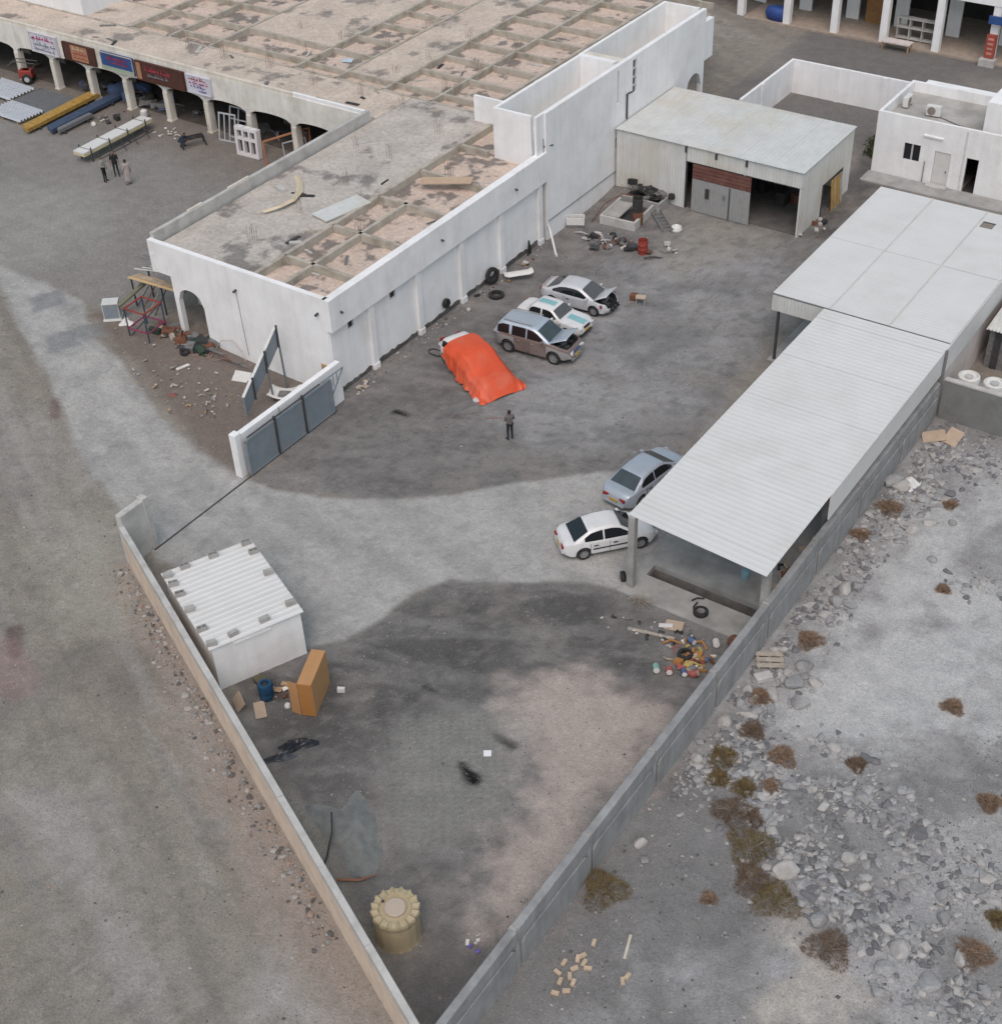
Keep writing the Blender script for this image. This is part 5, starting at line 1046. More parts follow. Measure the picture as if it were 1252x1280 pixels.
# ---------------------------------------------------------------- people
def capsule(mb, a, b, ra, rb, n=10):
    a, b = Vector(a), Vector(b); d = b-a; L = max(d.length, 1e-4); u = d/L
    pr = [(ra*0.02, -ra)]+[(ra*math.cos(t), -ra*math.sin(t)) for t in (1.1, 0.6, 0.2)]+[(rb*math.cos(t), L+rb*math.sin(t)) for t in (0.2, 0.6, 1.1)]+[(rb*0.02, L+rb)]
    mb.lathe(pr, a, n, u)
skin = pm('skin', (0.20, 0.11, 0.075), 0.6, 0.05, world=False); hair_m = pm('hair', (0.015, 0.013, 0.012), 0.7, 0.1, world=False)
def person(label, loc, rz, J, cols, held=None, h=1.72):
    """J: joints in metres for a 1.72 m figure facing +x"""
    C_ = []
    def cap(a, b, ra, rb, lab): C_.append((Vector(a), Vector(b), ra, rb, lab))
    lo = 'legs'; P = {k: Vector(v) for k, v in J.items()}
    pel, ch, nk, hd = P['pelvis'], P['chest'], P['neck'], P['head']
    side = P['side']
    cap(pel-side*0.07, pel+side*0.07, 0.125, 0.125, lo); cap(pel, (pel+ch)/2, 0.125, 0.12, 'torso'); cap(pel-side*0.05, ch-side*0.08, 0.11, 0.12, 'torso'); cap(pel+side*0.05, ch+side*0.08, 0.11, 0.12, 'torso')
    cap(ch-side*0.12, ch+side*0.12, 0.1, 0.1, 'torso'); cap(ch, nk, 0.09, 0.055, 'torso'); cap(nk, hd, 0.052, 0.055, 'skin')
    up = P['up']; fw = P['face']
    cap(hd-up*0.025+fw*0.01, hd+up*0.03, 0.078, 0.088, 'skin'); cap(hd+up*0.045-fw*0.02, hd-fw*0.03+up*0.0, 0.088, 0.085, 'hair'); cap(hd+fw*0.085-up*0.015, hd+fw*0.1-up*0.03, 0.012, 0.016, 'skin')
    for s_ in (1, -1): cap(hd+side*0.085*s_-up*0.01, hd+side*0.09*s_+up*0.015, 0.016, 0.016, 'skin')
    for s_, k in ((1, 'l'), (-1, 'r')):
        sh, el, wrr = P['sh_'+k], P['el_'+k], P['wr_'+k]
        cap(ch+side*0.1*s_, sh, 0.075, 0.066, 'torso'); cap(sh, el, 0.058, 0.045, 'torso'); cap(el, wrr, 0.044, 0.03, 'sleeve')
        hdv = (wrr-el).normalized(); pa = wrr+hdv*0.05; cap(wrr, pa+hdv*0.03, 0.026, 0.032, 'skin'); sd = hdv.orthogonal().normalized()
        cv = P.get('curl_'+k, hdv)
        for q, (off, ln) in enumerate(((-0.03, 0.06), (-0.01, 0.072), (0.01, 0.068), (0.03, 0.05))):
            b_ = pa+sd*off+hdv*0.03; m_ = b_+hdv*ln*0.5; cap(b_, m_, 0.0105, 0.010, 'skin'); cap(m_, m_+(hdv*0.6+cv*0.4).normalized()*ln*0.5, 0.010, 0.0085, 'skin')
        cap(wrr+hdv*0.02+sd*-0.02, wrr+hdv*0.06-sd*0.055, 0.013, 0.010, 'skin')
        hp, kn, an = P['hip_'+k], P['kn_'+k], P['an_'+k]
        cap(hp, kn, 0.092, 0.062, lo); cap(kn, an, 0.06, 0.042, lo); ft = P['foot_'+k]; cap(an-ft*0.04-Vector((0, 0, 0.04)), an+ft*0.15-Vector((0, 0, 0.05)), 0.04, 0.034, 'shoe')
    if cols.get('robe'):
        for s_ in (1, -1): cap(pel+side*0.06*s_, pel+side*0.09*s_-Vector((0, 0, 0.62)), 0.13, 0.15, 'torso')
        cap(pel, pel-Vector((0, 0, 0.66)), 0.14, 0.16, 'torso')
    mb = MB()
    for a, b, ra, rb, lab in C_: capsule(mb, a, b, ra, rb)
    me = mb.mesh('tmp', skin); fixn(me); o = link('tmp', me); rm = o.modifiers.new('r', 'REMESH'); rm.mode = 'VOXEL'; rm.voxel_size = 0.0095; smo = o.modifiers.new('s', 'SMOOTH'); smo.iterations = 1; smo.factor = 0.4
    dg = bpy.context.evaluated_depsgraph_get(); new = bpy.data.meshes.new_from_object(o.evaluated_get(dg)); bpy.data.objects.remove(o)
    new.name = 'person'; new.materials.clear(); labs = ['skin', 'hair', 'torso', 'sleeve', 'legs', 'shoe']
    mats = dict(skin=skin, hair=cols.get('hair', hair_m), torso=cols['torso'], sleeve=cols.get('sleeve', cols['torso']), legs=cols['legs'], shoe=cols.get('shoe', rubber))
    for l_ in labs: new.materials.append(mats[l_])
    n_ = len(new.polygons); cen = np.zeros(n_*3); new.polygons.foreach_get('center', cen); cen = cen.reshape(-1, 3); best = np.full(n_, 1e9); idx = np.zeros(n_, int)
    for a, b, ra, rb, lab in C_:
        a_, d_ = np.array(a), np.array(b-a); tt = np.clip(((cen-a_)@d_)/max(1e-9, d_@d_), 0, 1); dist = np.linalg.norm(cen-a_-tt[:, None]*d_, axis=1)-(ra+(rb-ra)*tt); k = dist < best; best[k] = dist[k]; idx[k] = labs.index(lab)
    new.polygons.foreach_set('material_index', idx.astype(np.int32)); new.polygons.foreach_set('use_smooth', np.ones(n_, bool)); new.update()
    ob = link('person', new); ob.location = (loc[0], loc[1], terr(*loc)+0.012); ob.rotation_euler = (0, 0, rz); ob.scale = (h/1.72,)*3
    tag(ob, label, 'person'); return ob
def stand(**k):
    J = dict(pelvis=(0, 0, 0.95), chest=(0.01, 0, 1.33), neck=(0.01, 0, 1.48), head=(0.03, 0, 1.61), side=(0, 1, 0), up=(0, 0, 1), face=(1, 0, 0), sh_l=(0, 0.19, 1.40), sh_r=(0, -0.19, 1.40), el_l=(-0.03, 0.25, 1.12), el_r=(-0.03, -0.25, 1.12), wr_l=(0.06, 0.26, 0.88), wr_r=(0.06, -0.26, 0.88),
             hip_l=(0, 0.09, 0.92), hip_r=(0, -0.09, 0.92), kn_l=(0.02, 0.11, 0.5), kn_r=(0.02, -0.11, 0.5), an_l=(0, 0.12, 0.09), an_r=(0, -0.12, 0.09), foot_l=(1, 0.2, 0), foot_r=(1, -0.2, 0))
    J.update(k); return J
clothg = pm('shirt_grey', (0.16, 0.155, 0.15), 0.9, 0.15, 12, world=False); clothb = pm('cloth_black', (0.018, 0.018, 0.02), 0.9, 0.1, world=False); clothp = pm('robe_pale', (0.36, 0.31, 0.29), 0.9, 0.08, world=False); clothl = pm('shirt_light', (0.28, 0.28, 0.26), 0.9, 0.1, world=False); clothn = pm('cloth_navy', (0.03, 0.04, 0.075), 0.9, 0.1, world=False); clothc = pm('check', (0.13, 0.115, 0.115), 0.9, 0.35, 40, world=False)
person('person in grey shirt and black trousers holding a rod in the yard', (-32.4, 45.45), R(150), stand(el_r=(0.05, -0.27, 1.14), wr_r=(0.26, -0.2, 1.08), el_l=(0.06, 0.24, 1.15), wr_l=(0.22, 0.05, 1.28)), dict(torso=clothc, sleeve=skin, legs=clothb))
mb = MB(); mb.tube([(0, 0, 0), (1.3, 0, -0.05)], 0.018, 6); o = obj('rod', mb, pm('red_rod', (0.25, 0.08, 0.05), 0.7)); o.location = (-32.55, 45.75, 1.05); o.rotation_euler = (0, 0.1, R(200)); tag(o, 'thin reddish rod held out by the person in the yard', 'rod')
person('person in a light grey shirt and black trousers, leftmost of three on the forecourt', (-69.6, 53.85), R(20), stand(wr_r=(0.2, -0.1, 1.05), el_r=(0.02, -0.27, 1.1)), dict(torso=clothl, legs=clothb), h=1.78)
person('person dressed all in black standing in the middle of three on the forecourt', (-69.6, 54.85), R(-40), stand(kn_l=(0.1, 0.11, 0.5), an_l=(0.12, 0.14, 0.09)), dict(torso=clothb, legs=clothb, sleeve=skin), h=1.72)
person('person in a long pale pinkish robe, rightmost of three on the forecourt', (-67.95, 54.35), R(160), stand(), dict(torso=clothp, legs=clothp, robe=True, shoe=trim_b), h=1.7)
person('crouching person in dark blue clothes bending over the black frame by the arcade', (-69.05, 60.25), R(10), stand(pelvis=(-0.1, 0, 0.42), chest=(0.16, 0, 0.72), neck=(0.26, 0, 0.83), head=(0.36, 0, 0.92), up=(0.3, 0, 0.95), face=(0.95, 0, -0.3), sh_l=(0.2, 0.19, 0.77), sh_r=(0.2, -0.19, 0.77), el_l=(0.38, 0.24, 0.56), el_r=(0.38, -0.24, 0.56), wr_l=(0.6, 0.16, 0.55), wr_r=(0.6, -0.16, 0.55), hip_l=(-0.1, 0.1, 0.4), hip_r=(-0.1, -0.1, 0.4), kn_l=(0.26, 0.17, 0.52), kn_r=(0.26, -0.17, 0.52), an_l=(0.02, 0.14, 0.09), an_r=(0.02, -0.14, 0.09)), dict(torso=clothn, legs=clothn))
# ---------------------------------------------------------------- generic props
def put(name, mb, mat, label, cat, x, y, z=None, rz=0, rot=None, group=None, bevel=0, smooth=False):
    o = obj(name, mb, mat, bevel=bevel, smooth=smooth, autosmooth=40 if smooth else None); o.location = (x, y, terr(x, y) if z is None else z); o.rotation_euler = rot or (0, 0, rz)
    return tag(o, label, cat, group)
def tyre_mesh(r=0.32, w=0.2):
    mb = MB(); mb.lathe([(r*0.58, -w/2), (r*0.9, -w/2), (r, -w*0.35), (r, w*0.35), (r*0.9, w/2), (r*0.58, w/2), (r*0.62, 0), (r*0.58, -w/2)], n=24, caps=False); return mb
def tyre(label, x, y, z=0.1, rot=(0, 0, 0), r=0.32, rim=False):
    if not rim: return put('tyre', tyre_mesh(r), rubber, label, 'tyre', x, y, z, rot=rot, smooth=True)
    t = thing('wheel', label, 'wheel', (x, y, z)); t.rotation_euler = rot; obj('tyre', tyre_mesh(r), rubber, t, smooth=True, autosmooth=40)
    mb = MB(); mb.lathe([(r*0.6, -0.05), (r*0.6, 0.05), (r*0.5, 0.02), (r*0.2, 0.0), (r*0.18, 0.04)], n=20); obj('rim', mb, grey_scrap, t); return t
tyre('worn wheel with grey rim lying flat on the canopy floor edge', -18.6, 39.3, 0.16, rim=True)
tyre('black tyre lying flat on the rubbish heap', -17.95, 36.75, 0.14)
tyre('black tyre lying flat on the yard beside the workshop wall', -40.85, 56.5, 0.1, r=0.45)
tyre('narrow tyre leaning upright against the workshop wall', -41.88, 57.6, 0.5, (R(8), R(82), 0), 0.5)
tyre('small tyre hanging on the workshop wall', -42.05, 53.4, 0.75, (0, R(86), 0), 0.28)
mb = MB(); mb.tube([(0, 0, 0), (0.05, 0.02, 0.5), (0.02, 0.1, 0.9), (0.05, 0.2, 0.4), (0, 0.25, 0)], 0.06, 8); put('hose', mb, rubber, 'black bent hose leaning on the workshop wall near the white pipe', 'hose', -41.95, 61.4)
mb = MB(); mb.tube([(0, 0, 1.0), (0.25, -0.2, 0.95), (0.8, -0.7, 0.5), (1.4, -1.3, 0.06), (1.6, -1.5, 0.05)], 0.07, 8); put('pipe', mb, white_plastic, 'white bent plastic pipe leaning against the tall wall', 'pipe', -42.0, 63.65, 0)
mb = MB(); mb.grid([[(x, y, 0.25+0.25*math.cos(y*3)+(0.1 if abs(x) > 0.7 else 0)) for y in (-0.3, -0.15, 0, 0.15, 0.3)] for x in np.linspace(-0.85, 0.85, 9)]); o = put('car_bumper', mb, white_plastic, 'detached white car bumper lying near the workshop wall', 'bumper', -40.85, 58.75, 0, R(48)); o.modifiers.new('s', 'SOLIDIFY').thickness = 0.04
mb = MB(); mb.tube([(0.5*math.cos(a), 0.28*math.sin(a), 0.04+0.02*math.sin(3*a)) for a in np.linspace(0, 6, 24)]+[(0.9, -0.1, 0.04), (1.2, 0.1, 0.04)], 0.028, 6); put('hose', mb, rubber, 'coiled black hose on the gravel behind the orange covered car', 'hose', -40.2, 49.9, 0)
for i, (x, y, s_) in enumerate(((-34.0, 60.2, 0), (-33.45, 60.0, 1))):
    if s_:
        t = thing('stool', 'small wooden stool standing in the yard by the wrecked car', 'stool', (x, y, 0), 0.4); mb = MB(); mb.box(-0.28, 0.28, -0.2, 0.2, 0.4, 0.45); obj('seat', mb, pm('stool_wood', (0.45, 0.36, 0.27), 0.8), t)
        for a in (-0.23, 0.23):
            for b in (-0.15, 0.15): mb = MB(); mb.box(a-0.025, a+0.025, b-0.025, b+0.025, 0, 0.4); obj('leg', mb, wood_grey, t)
    else:
        mb = MB(); mb.rbox(0, 0, 0, 0.42, 0.4, 0.35); put('brown_box', mb, rust, 'brown rusty box beside the wooden stool', 'box', x, y, 0, 0.3, bevel=0.03)
# junk corner in front of the metal shed
def drum(mat, label, x, y, h=0.88, r=0.29, z=0, rot=(0, 0, 0), nm='drum'):
    t = thing(nm, label, 'drum', (x, y, z)); t.rotation_euler = rot; mb = MB(); mb.lathe([(r, 0), (r, h*0.32), (r*1.04, h*0.34), (r, h*0.36), (r, h*0.64), (r*1.04, h*0.66), (r, h*0.68), (r, h), (r*0.94, h), (r*0.93, h-0.3), (0.01, h-0.3)], n=22); obj('shell', mb, mat, t, smooth=True, autosmooth=35)
    mb = MB(); mb.lathe([(r*0.9, h-0.29), (r*0.9, h-0.28)], n=18); obj('contents', mb, black_m, t)
drum(red_paint, 'red oil drum standing in the yard in front of the scrap', -36.25, 65.1)
drum(rust, 'rusty brown drum standing under the dark drum at the yard corner', -38.35, 68.1, 0.9, 0.33)
drum(black_m, 'dark drum stacked on top of the rusty brown drum', -38.38, 68.12, 0.85, 0.31, 0.9)
t = thing('scrap_basin', 'low concrete trough with grey lid at the yard corner', 'trough', (-39.3, 68.4, 0), R(4))
mb = MB(); mb.box(-1.2, 1.2, -1.3, -1.15, 0, 0.55); mb.box(-1.2, -1.05, -1.15, 1.4, 0, 0.55); mb.box(1.05, 1.2, -1.15, 1.4, 0, 0.55); obj('kerb', mb, concrete_pale, t)
mb = MB(); mb.box(-1.1, 0.0, -1.1, 1.0, 0.5, 0.58); obj('lid', mb, concrete, t); mb = MB(); mb.box(0.0, 1.05, -1.15, 1.3, 0.02, 0.3); obj('sludge', mb, black_m, t)
t = thing('ash_bed', 'raised concrete bed filled with blackened scrap against the metal shed', 'bed', (-39.2, 70.9, 0), 0)
mb = MB(); mb.box(-1.4, 1.3, -0.9, -0.75, 0, 0.6); mb.box(1.15, 1.3, -0.75, 0.4, 0, 0.62); obj('kerb', mb, concrete, t); mb = MB(); mb.box(-1.4, 1.15, -0.75, 0.4, 0, 0.4); obj('fill', mb, black_m, t)
def scrap(n, cx, cy, rx, ry, mats, label, group, nm='scrap_piece', smin=0.15, smax=0.6, z0=0.0, seed=0, hmax=0.4):
    rn = random.Random(seed)
    for i in range(n):
        mb = MB(); k = rn.random(); s_ = rn.uniform(smin, smax)
        if k < 0.35: mb.rbox(0, 0, 0, s_, s_*rn.uniform(.3, .9), min(hmax, s_*rn.uniform(.15, .7)))
        elif k < 0.6: mb.tube([(-s_, 0, 0.05), (0, rn.uniform(-.2, .2), 0.08+rn.random()*0.15), (s_, 0, 0.05)], 0.03+0.03*rn.random(), 6)
        elif k < 0.8: mb.lathe([(s_*0.35, 0), (s_*0.4, s_*0.2), (s_*0.3, s_*0.5), (s_*0.1, s_*0.55)], n=10)
        else:
            P_ = [[(a*s_*0.5, b*s_*0.4, 0.08+rn.uniform(0, 0.22)*s_) for b in (-1, 0, 1)] for a in (-1, -0.3, 0.4, 1)]; mb.grid(P_)
        x, y = cx+rn.gauss(0, 0.45)*rx, cy+rn.gauss(0, 0.45)*ry
        o = put(nm, mb, rn.choice(mats), label, 'scrap', x, y, terr(x, y)+z0+rn.uniform(0, 0.04), group=group); o.rotation_euler = (rn.uniform(-.25, .25), rn.uniform(-.25, .25), rn.uniform(0, 6.28))
        if k >= 0.8: o.modifiers.new('s', 'SOLIDIFY').thickness = 0.02
scrap(60, -39.2, 70.9, 1.2, 0.6, [black_m, rubber, steel_dark, grey_scrap], 'blackened scrap piece heaped in the raised bed by the metal shed', 'scrap in the raised bed', z0=0.42, seed=1)
scrap(52, -38.4, 65.3, 2.1, 0.9, [black_m, grey_scrap, steel_dark, rust, concrete_pale], 'grey scrap piece scattered in front of the trough', 'scrap before the trough', seed=2)
scrap(22, -40.8, 72.0, 0.8, 0.6, [concrete_pale, rust, wood_grey, grey_scrap], 'rubble piece in the corner between tall wall and metal shed', 'rubble in the shed corner', seed=3)
scrap(8, -35.2, 66.2, 0.9, 0.5, [yellow_paint, grey_scrap, concrete_pale, black_m], 'small machine part lying right of the red drum', 'parts by the red drum', seed=4, smax=0.4)
scrap(10, -41.4, 58.5, 0.5, 4.0, [concrete_pale, rust, black_m, yellow_paint], 'small rubble lying along the foot of the workshop wall', 'rubble along the workshop wall', seed=5, smax=0.35)
scrap(8, -28.6, 73.5, 0.5, 2.0, [concrete_pale, black_m, rust], 'debris lying beside the right side of the metal shed', 'debris beside the metal shed', seed=6, smax=0.4)
t = thing('ladder', 'grey slatted ladder lying on the ground before the raised bed', 'ladder', (-37.2, 69.0, 0.15), R(-46))
for s_ in (-0.3, 0.3): mb = MB(); mb.bar((-1.5, s_, 0.02), (1.5, s_, 0.12), 0.07, 0.09); obj('rail', mb, steel_grey, t)
for k in range(7): mb = MB(); mb.bar((-1.35+k*0.45, -0.3, 0.03+k*0.012), (-1.35+k*0.45, 0.3, 0.03+k*0.012), 0.06, 0.05); obj('rung', mb, steel_grey, t)
mb = MB(); mb.lathe([(0.3, 0), (0.36, 0.12), (0.3, 0.3), (0.15, 0.36), (0.1, 0.3)], n=20); put('basin', mb, white_plastic, 'round white basin lying by the slatted ladder', 'basin', -35.9, 68.55, 0, smooth=True)
t = thing('white_bin', 'open white plastic tub leaning at the foot of the tall wall', 'tub', (-41.5, 66.0, 0), 0.5); mb = MB(); mb.box(-0.55, 0.55, -0.3, -0.25, 0.2, 0.65); mb.box(-0.55, 0.55, 0.25, 0.3, 0.2, 0.65); mb.box(-0.55, -0.5, -0.25, 0.25, 0.2, 0.65); mb.box(0.5, 0.55, -0.25, 0.25, 0.2, 0.65); obj('side', mb, white_plastic, t); mb = MB(); mb.box(-0.55, 0.55, -0.3, 0.3, 0, 0.2); obj('base', mb, grey_scrap, t)
mb = MB(); mb.tube([(0, 0, 0.02), (0.3, 1.0, 0.9), (0.9, 2.2, 1.2), (1.6, 3.0, 0.8), (2.0, 3.2, 0.3)], 0.04, 6); put('cable_arc', mb, rust, 'rusty bent pipe arching beside the concrete trough', 'pipe', -40.9, 66.9, 0)
# rubbish heap under the canopy corner
wf = pm('lit_yellow', (0.40, 0.30, 0.11), 0.7, 0.2, 8); lr = pm('lit_red', (0.33, 0.10, 0.085), 0.7, 0.2, 8); lb_ = pm('lit_blue', (0.08, 0.12, 0.22), 0.7, 0.2, 8); lg = pm('lit_green', (0.22, 0.36, 0.31), 0.7, 0.2, 8); lw = pm('lit_white', (0.62, 0.6, 0.58), 0.6); lo_ = pm('lit_orange', (0.38, 0.18, 0.06), 0.7, 0.2, 8)
def can(x, y, mat, label, h=0.3, r=0.11, rot=(1.4, 0, 0.6)):
    t = thing('paint_can', label, 'can', (x, y, r+0.02)); t.rotation_euler = rot; mb = MB(); mb.lathe([(r, -h/2), (r*1.03, -h/2+0.02), (r, -h/2+0.04), (r, h/2-0.04), (r*1.03, h/2-0.02), (r, h/2)], n=16); obj('body', mb, mat, t); mb = MB(); mb.lathe([(r*0.85, h/2), (r*0.85, h/2+0.015)], n=16); obj('lid', mb, lw, t)
can(-18.55, 35.45, lg, 'pale green can lying at the near edge of the rubbish heap', 0.36, 0.14); can(-18.05, 35.6, lr, 'red can lying at the near edge of the rubbish heap', 0.26, 0.14); can(-17.5, 35.85, lb_, 'blue can lying between the red cans on the rubbish heap', 0.3, 0.12); can(-17.1, 36.0, lr, 'red can lying by the wall on the rubbish heap', 0.28, 0.14, (1.2, 0, 2)); can(-18.1, 37.6, lb_, 'blue can lying at the back of the rubbish heap', 0.3, 0.13, (1.5, 0, 1.2)); can(-17.2, 38.0, lw, 'white can lying at the back of the rubbish heap by the wall', 0.3, 0.14)
drum(rust, 'rusty drum tipped over in the rubbish heap against the right wall', -16.6, 38.35, 0.7, 0.28, 0.3, (1.2, 0, 0.9))
scrap(44, -17.55, 36.9, 0.85, 1.0, [wf, lr, lo_, lw, grey_scrap, rust, lb_, cardboard_pale, wf, lo_, wood_grey], 'piece of colourful rubbish in the heap against the right wall', 'rubbish in the corner heap', 'rubbish_piece', 0.1, 0.38, seed=9)
scrap(30, -19.4, 37.4, 2.2, 0.9, [lw, concrete_pale, grey_scrap, black_m], 'small litter scattered before the canopy floor', 'litter before the canopy', 'litter_piece', 0.05, 0.2, seed=10)
mb = MB(); mb.bar((-1.0, 0, 0.05), (1.0, 0, 0.09), 0.14, 0.06); put('timber', mb, wood_grey, 'long weathered timber lying before the rubbish heap', 'timber', -19.75, 37.15, 0, R(13))
mb = MB(); mb.rbox(0, 0, 0, 0.75, 0.6, 0.02); put('cardboard_sheet', mb, cardboard_pale, 'flat cardboard sheet lying before the canopy floor', 'cardboard', -19.2, 38.1, 0.03, 0.3)
mb = MB(); mb.rbox(0, 0, 0, 0.6, 0.2, 0.1); put('white_scrap', mb, lw, 'pinkish white torn piece lying on the cardboard sheet', 'scrap', -19.45, 37.85, 0.06, 0.5, bevel=0.03)
for i, (x, y, m_, lb2) in enumerate(((-18.95, 39.5, black_m, 'black jack handle lying left of the worn wheel'), (-19.1, 39.95, black_m, 'short black tool lying behind the worn wheel'))):
    mb = MB(); mb.tube([(-0.25, 0, 0.05), (0, 0.08, 0.06), (0.3, 0, 0.05)], 0.04, 6); put('tool', mb, m_, lb2, 'tool', x, y, 0.06, 1.8-i)
mb = MB()
rn = random.Random(77)
for k in range(60):
    a, l_ = rn.uniform(0, 6.28), rn.uniform(0.2, 0.7); mb.tube([(0, 0, 0.02), (l_*0.5*math.cos(a), l_*0.5*math.sin(a), 0.15+0.2*rn.random()), (l_*math.cos(a+0.3), l_*math.sin(a+0.3), 0.05+0.3*rn.random())], 0.008, 4)
put('brushwood', mb, wood_grey, 'dry brushwood lying at the foot of the near canopy post', 'brushwood', -21.1, 38.55, 0)
tyre('small tyre standing at the foot of the near canopy post', -22.45, 39.45, 0.22, (0, R(80), 0.5), 0.24)
mb = MB(); mb.lathe([(0.16, 0), (0.2, 0.3), (0.17, 0.42), (0.05, 0.45)], n=14); put('blue_can', mb, pm('pale_blue_can', (0.22, 0.36, 0.42), 0.5), 'pale blue jerrycan standing on the canopy floor', 'can', -18.05, 42.3, 0.06)
mb = MB(); mb.rbox(0, 0, 0, 0.6, 0.4, 0.5, 0.3); put('carton', mb, cardboard_pale, 'pale carton by the right wall under the canopy', 'carton', -16.5, 42.0, 0.06, bevel=0.02)
scrap(14, -16.6, 43.5, 0.4, 1.2, [rust, black_m, wood_grey, cardboard_pale], 'clutter piled by the right wall under the canopy', 'clutter under the canopy', seed=12, z0=0.06)
# things by the small shed
t = thing('cardboard_box', 'big orange brown cardboard box standing on edge beside the small shed', 'box', (-29.15, 26.95, 0), R(113))
mb = MB(); mb.box(-1.0, 0.9, -0.29, 0.29, 0.02, 1.8); obj('carton', mb, cardboard, t, bevel=0.01)
mb = MB(); mb.box(-1.015, -1.0, -0.27, 0.27, 0.05, 1.75); obj('end_panel', mb, pm('cardboard_deep', (0.36, 0.165, 0.05), 0.9, 0.05), t)
mb = MB(); mb.hexa([(-1.02, 0.3, 0.03), (-1.0, 0.3, 0.03), (-0.88, 0.72, 0.03), (-0.9, 0.72, 0.03), (-1.02, 0.3, 1.75), (-1.0, 0.3, 1.75), (-0.88, 0.72, 1.75), (-0.9, 0.72, 1.75)]); obj('flap', mb, cardboard, t)
t = thing('blue_barrel', 'dark blue plastic barrel with a hole in its top behind the small shed', 'barrel', (-30.85, 25.9, 0)); mb = MB(); mb.lathe([(0.26, 0), (0.3, 0.06), (0.31, 0.3), (0.29, 0.34), (0.31, 0.38), (0.31, 0.72), (0.27, 0.8), (0.16, 0.82), (0.15, 0.7), (0.01, 0.7)], n=24); obj('body', mb, pm('barrel_blue', (0.012, 0.055, 0.12), 0.45, 0.15), t, smooth=True, autosmooth=35); mb = MB(); mb.lathe([(0.14, 0.71), (0.14, 0.72)], n=14); obj('opening', mb, black_m, t)
mb = MB(); mb.rbox(0, 0, 0, 0.7, 0.45, 0.3); put('planter', mb, pm('olive', (0.1, 0.09, 0.06), 0.8, 0.2), 'olive drab crate against the small shed wall', 'crate', -31.5, 26.35, 0, SA+0.2, bevel=0.03)
mb = MB(); mb.rbox(0, 0, 0, 0.9, 0.45, 0.03); put('cardboard_sheet', mb, cardboard_pale, 'flattened cardboard on the ground below the blue barrel', 'cardboard', -30.6, 25.2, 0.04, -0.7)
mb = MB(); mb.rbox(0, 0, 0, 0.7, 0.5, 0.05); put('cardboard_sheet', mb, cardboard_pale, 'cardboard piece leaning on the oblique wall by the blue barrel', 'cardboard', -31.45, 24.95, 0.25, rot=(0.9, 0.2, -0.5))
mb = MB(); mb.rbox(0, 0, 0, 0.5, 0.4, 0.6); put('grey_box', mb, grey_scrap, 'dark grey box between the small shed and the cardboard box', 'box', -30.2, 28.0, 0, SA, bevel=0.03)
mb = MB(); mb.rbox(0, 0, 0, 0.3, 0.14, 0.2); put('white_brick', mb, lw, 'whitish brick beside the cardboard box', 'brick', -28.55, 27.75, 0, 0.5)
scrap(14, -30.35, 26.5, 0.5, 0.7, [lw, wood, grey_scrap, cardboard_pale, rust], 'small rubbish between the blue barrel and the cardboard box', 'rubbish by the small shed', 'rubbish_piece', 0.1, 0.35, seed=21)
def heap(name, label, cat, x, y, lx, ly, h, mat, rz, seed, ridge=3.0):
    rn = random.Random(seed); rows = []
    for i in range(19):
        u = i/18*2-1; r_ = []
        for j in range(15):
            v = j/14*2-1; e = max(0, 1-(u*u+v*v)); wob = 1+0.25*math.sin(3*math.atan2(v, u)+seed)
            r_.append((u*lx/2*wob, v*ly/2*wob, 0.01+h*e**0.7*(0.55+0.25*math.sin(ridge*u+seed)+0.25*math.sin(ridge*1.7*v+u*4))+0.02*rn.random()*e))
        rows.append(r_)
    mb = MB(); mb.grid(rows); o = put(name, mb, mat, label, cat, x, y, 0, rz, smooth=True); return o
heap('plastic_bag', 'black plastic bag lying flat near the cardboard box', 'bag', -28.2, 24.5, 1.5, 0.6, 0.3, pm('black_bag', (0.02, 0.022, 0.028), 0.3, 0.3, 4, bump=0.5, bscale=8), R(60), 3, 7)
heap('plastic_bag', 'greyish torn plastic bag by the oblique wall', 'bag', -28.35, 23.75, 1.3, 0.4, 0.2, pm('grey_bag', (0.06, 0.065, 0.075), 0.35, 0.3, 4, bump=0.5, bscale=8), R(55), 5, 8)
heap('shade_net', 'grey green shade net spread in a heap by the oblique wall', 'net', -23.7, 22.5, 3.3, 1.7, 0.28, pm('net_green', (0.155, 0.165, 0.16), 0.9, 0.2, 3, stain=(0.2, 0.19, 0.18), samt=0.4, sscale=1.2, fine=0.15), R(-28), 2, 4)
mb = MB(); mb.tube([(0, 0, 0.5), (0.5, -0.6, 0.35), (0.9, -1.4, 0.12), (1.0, -1.7, 0.05)], 0.035, 6); put('black_pole', mb, black_m, 'black bent pole lying on the shade net', 'pole', -24.6, 22.5, 0.1)
mb = MB(); mb.tube([(-0.6, -0.1, 0.1), (0.2, 0, 0.12), (0.7, 0.35, 0.1)], [0.06, 0.05, 0.02], 6); put('branch', mb, pm('branch_red', (0.24, 0.12, 0.08), 0.9), 'reddish dry branch lying at the edge of the shade net', 'branch', -22.3, 20.9, 0.05, 0.4)
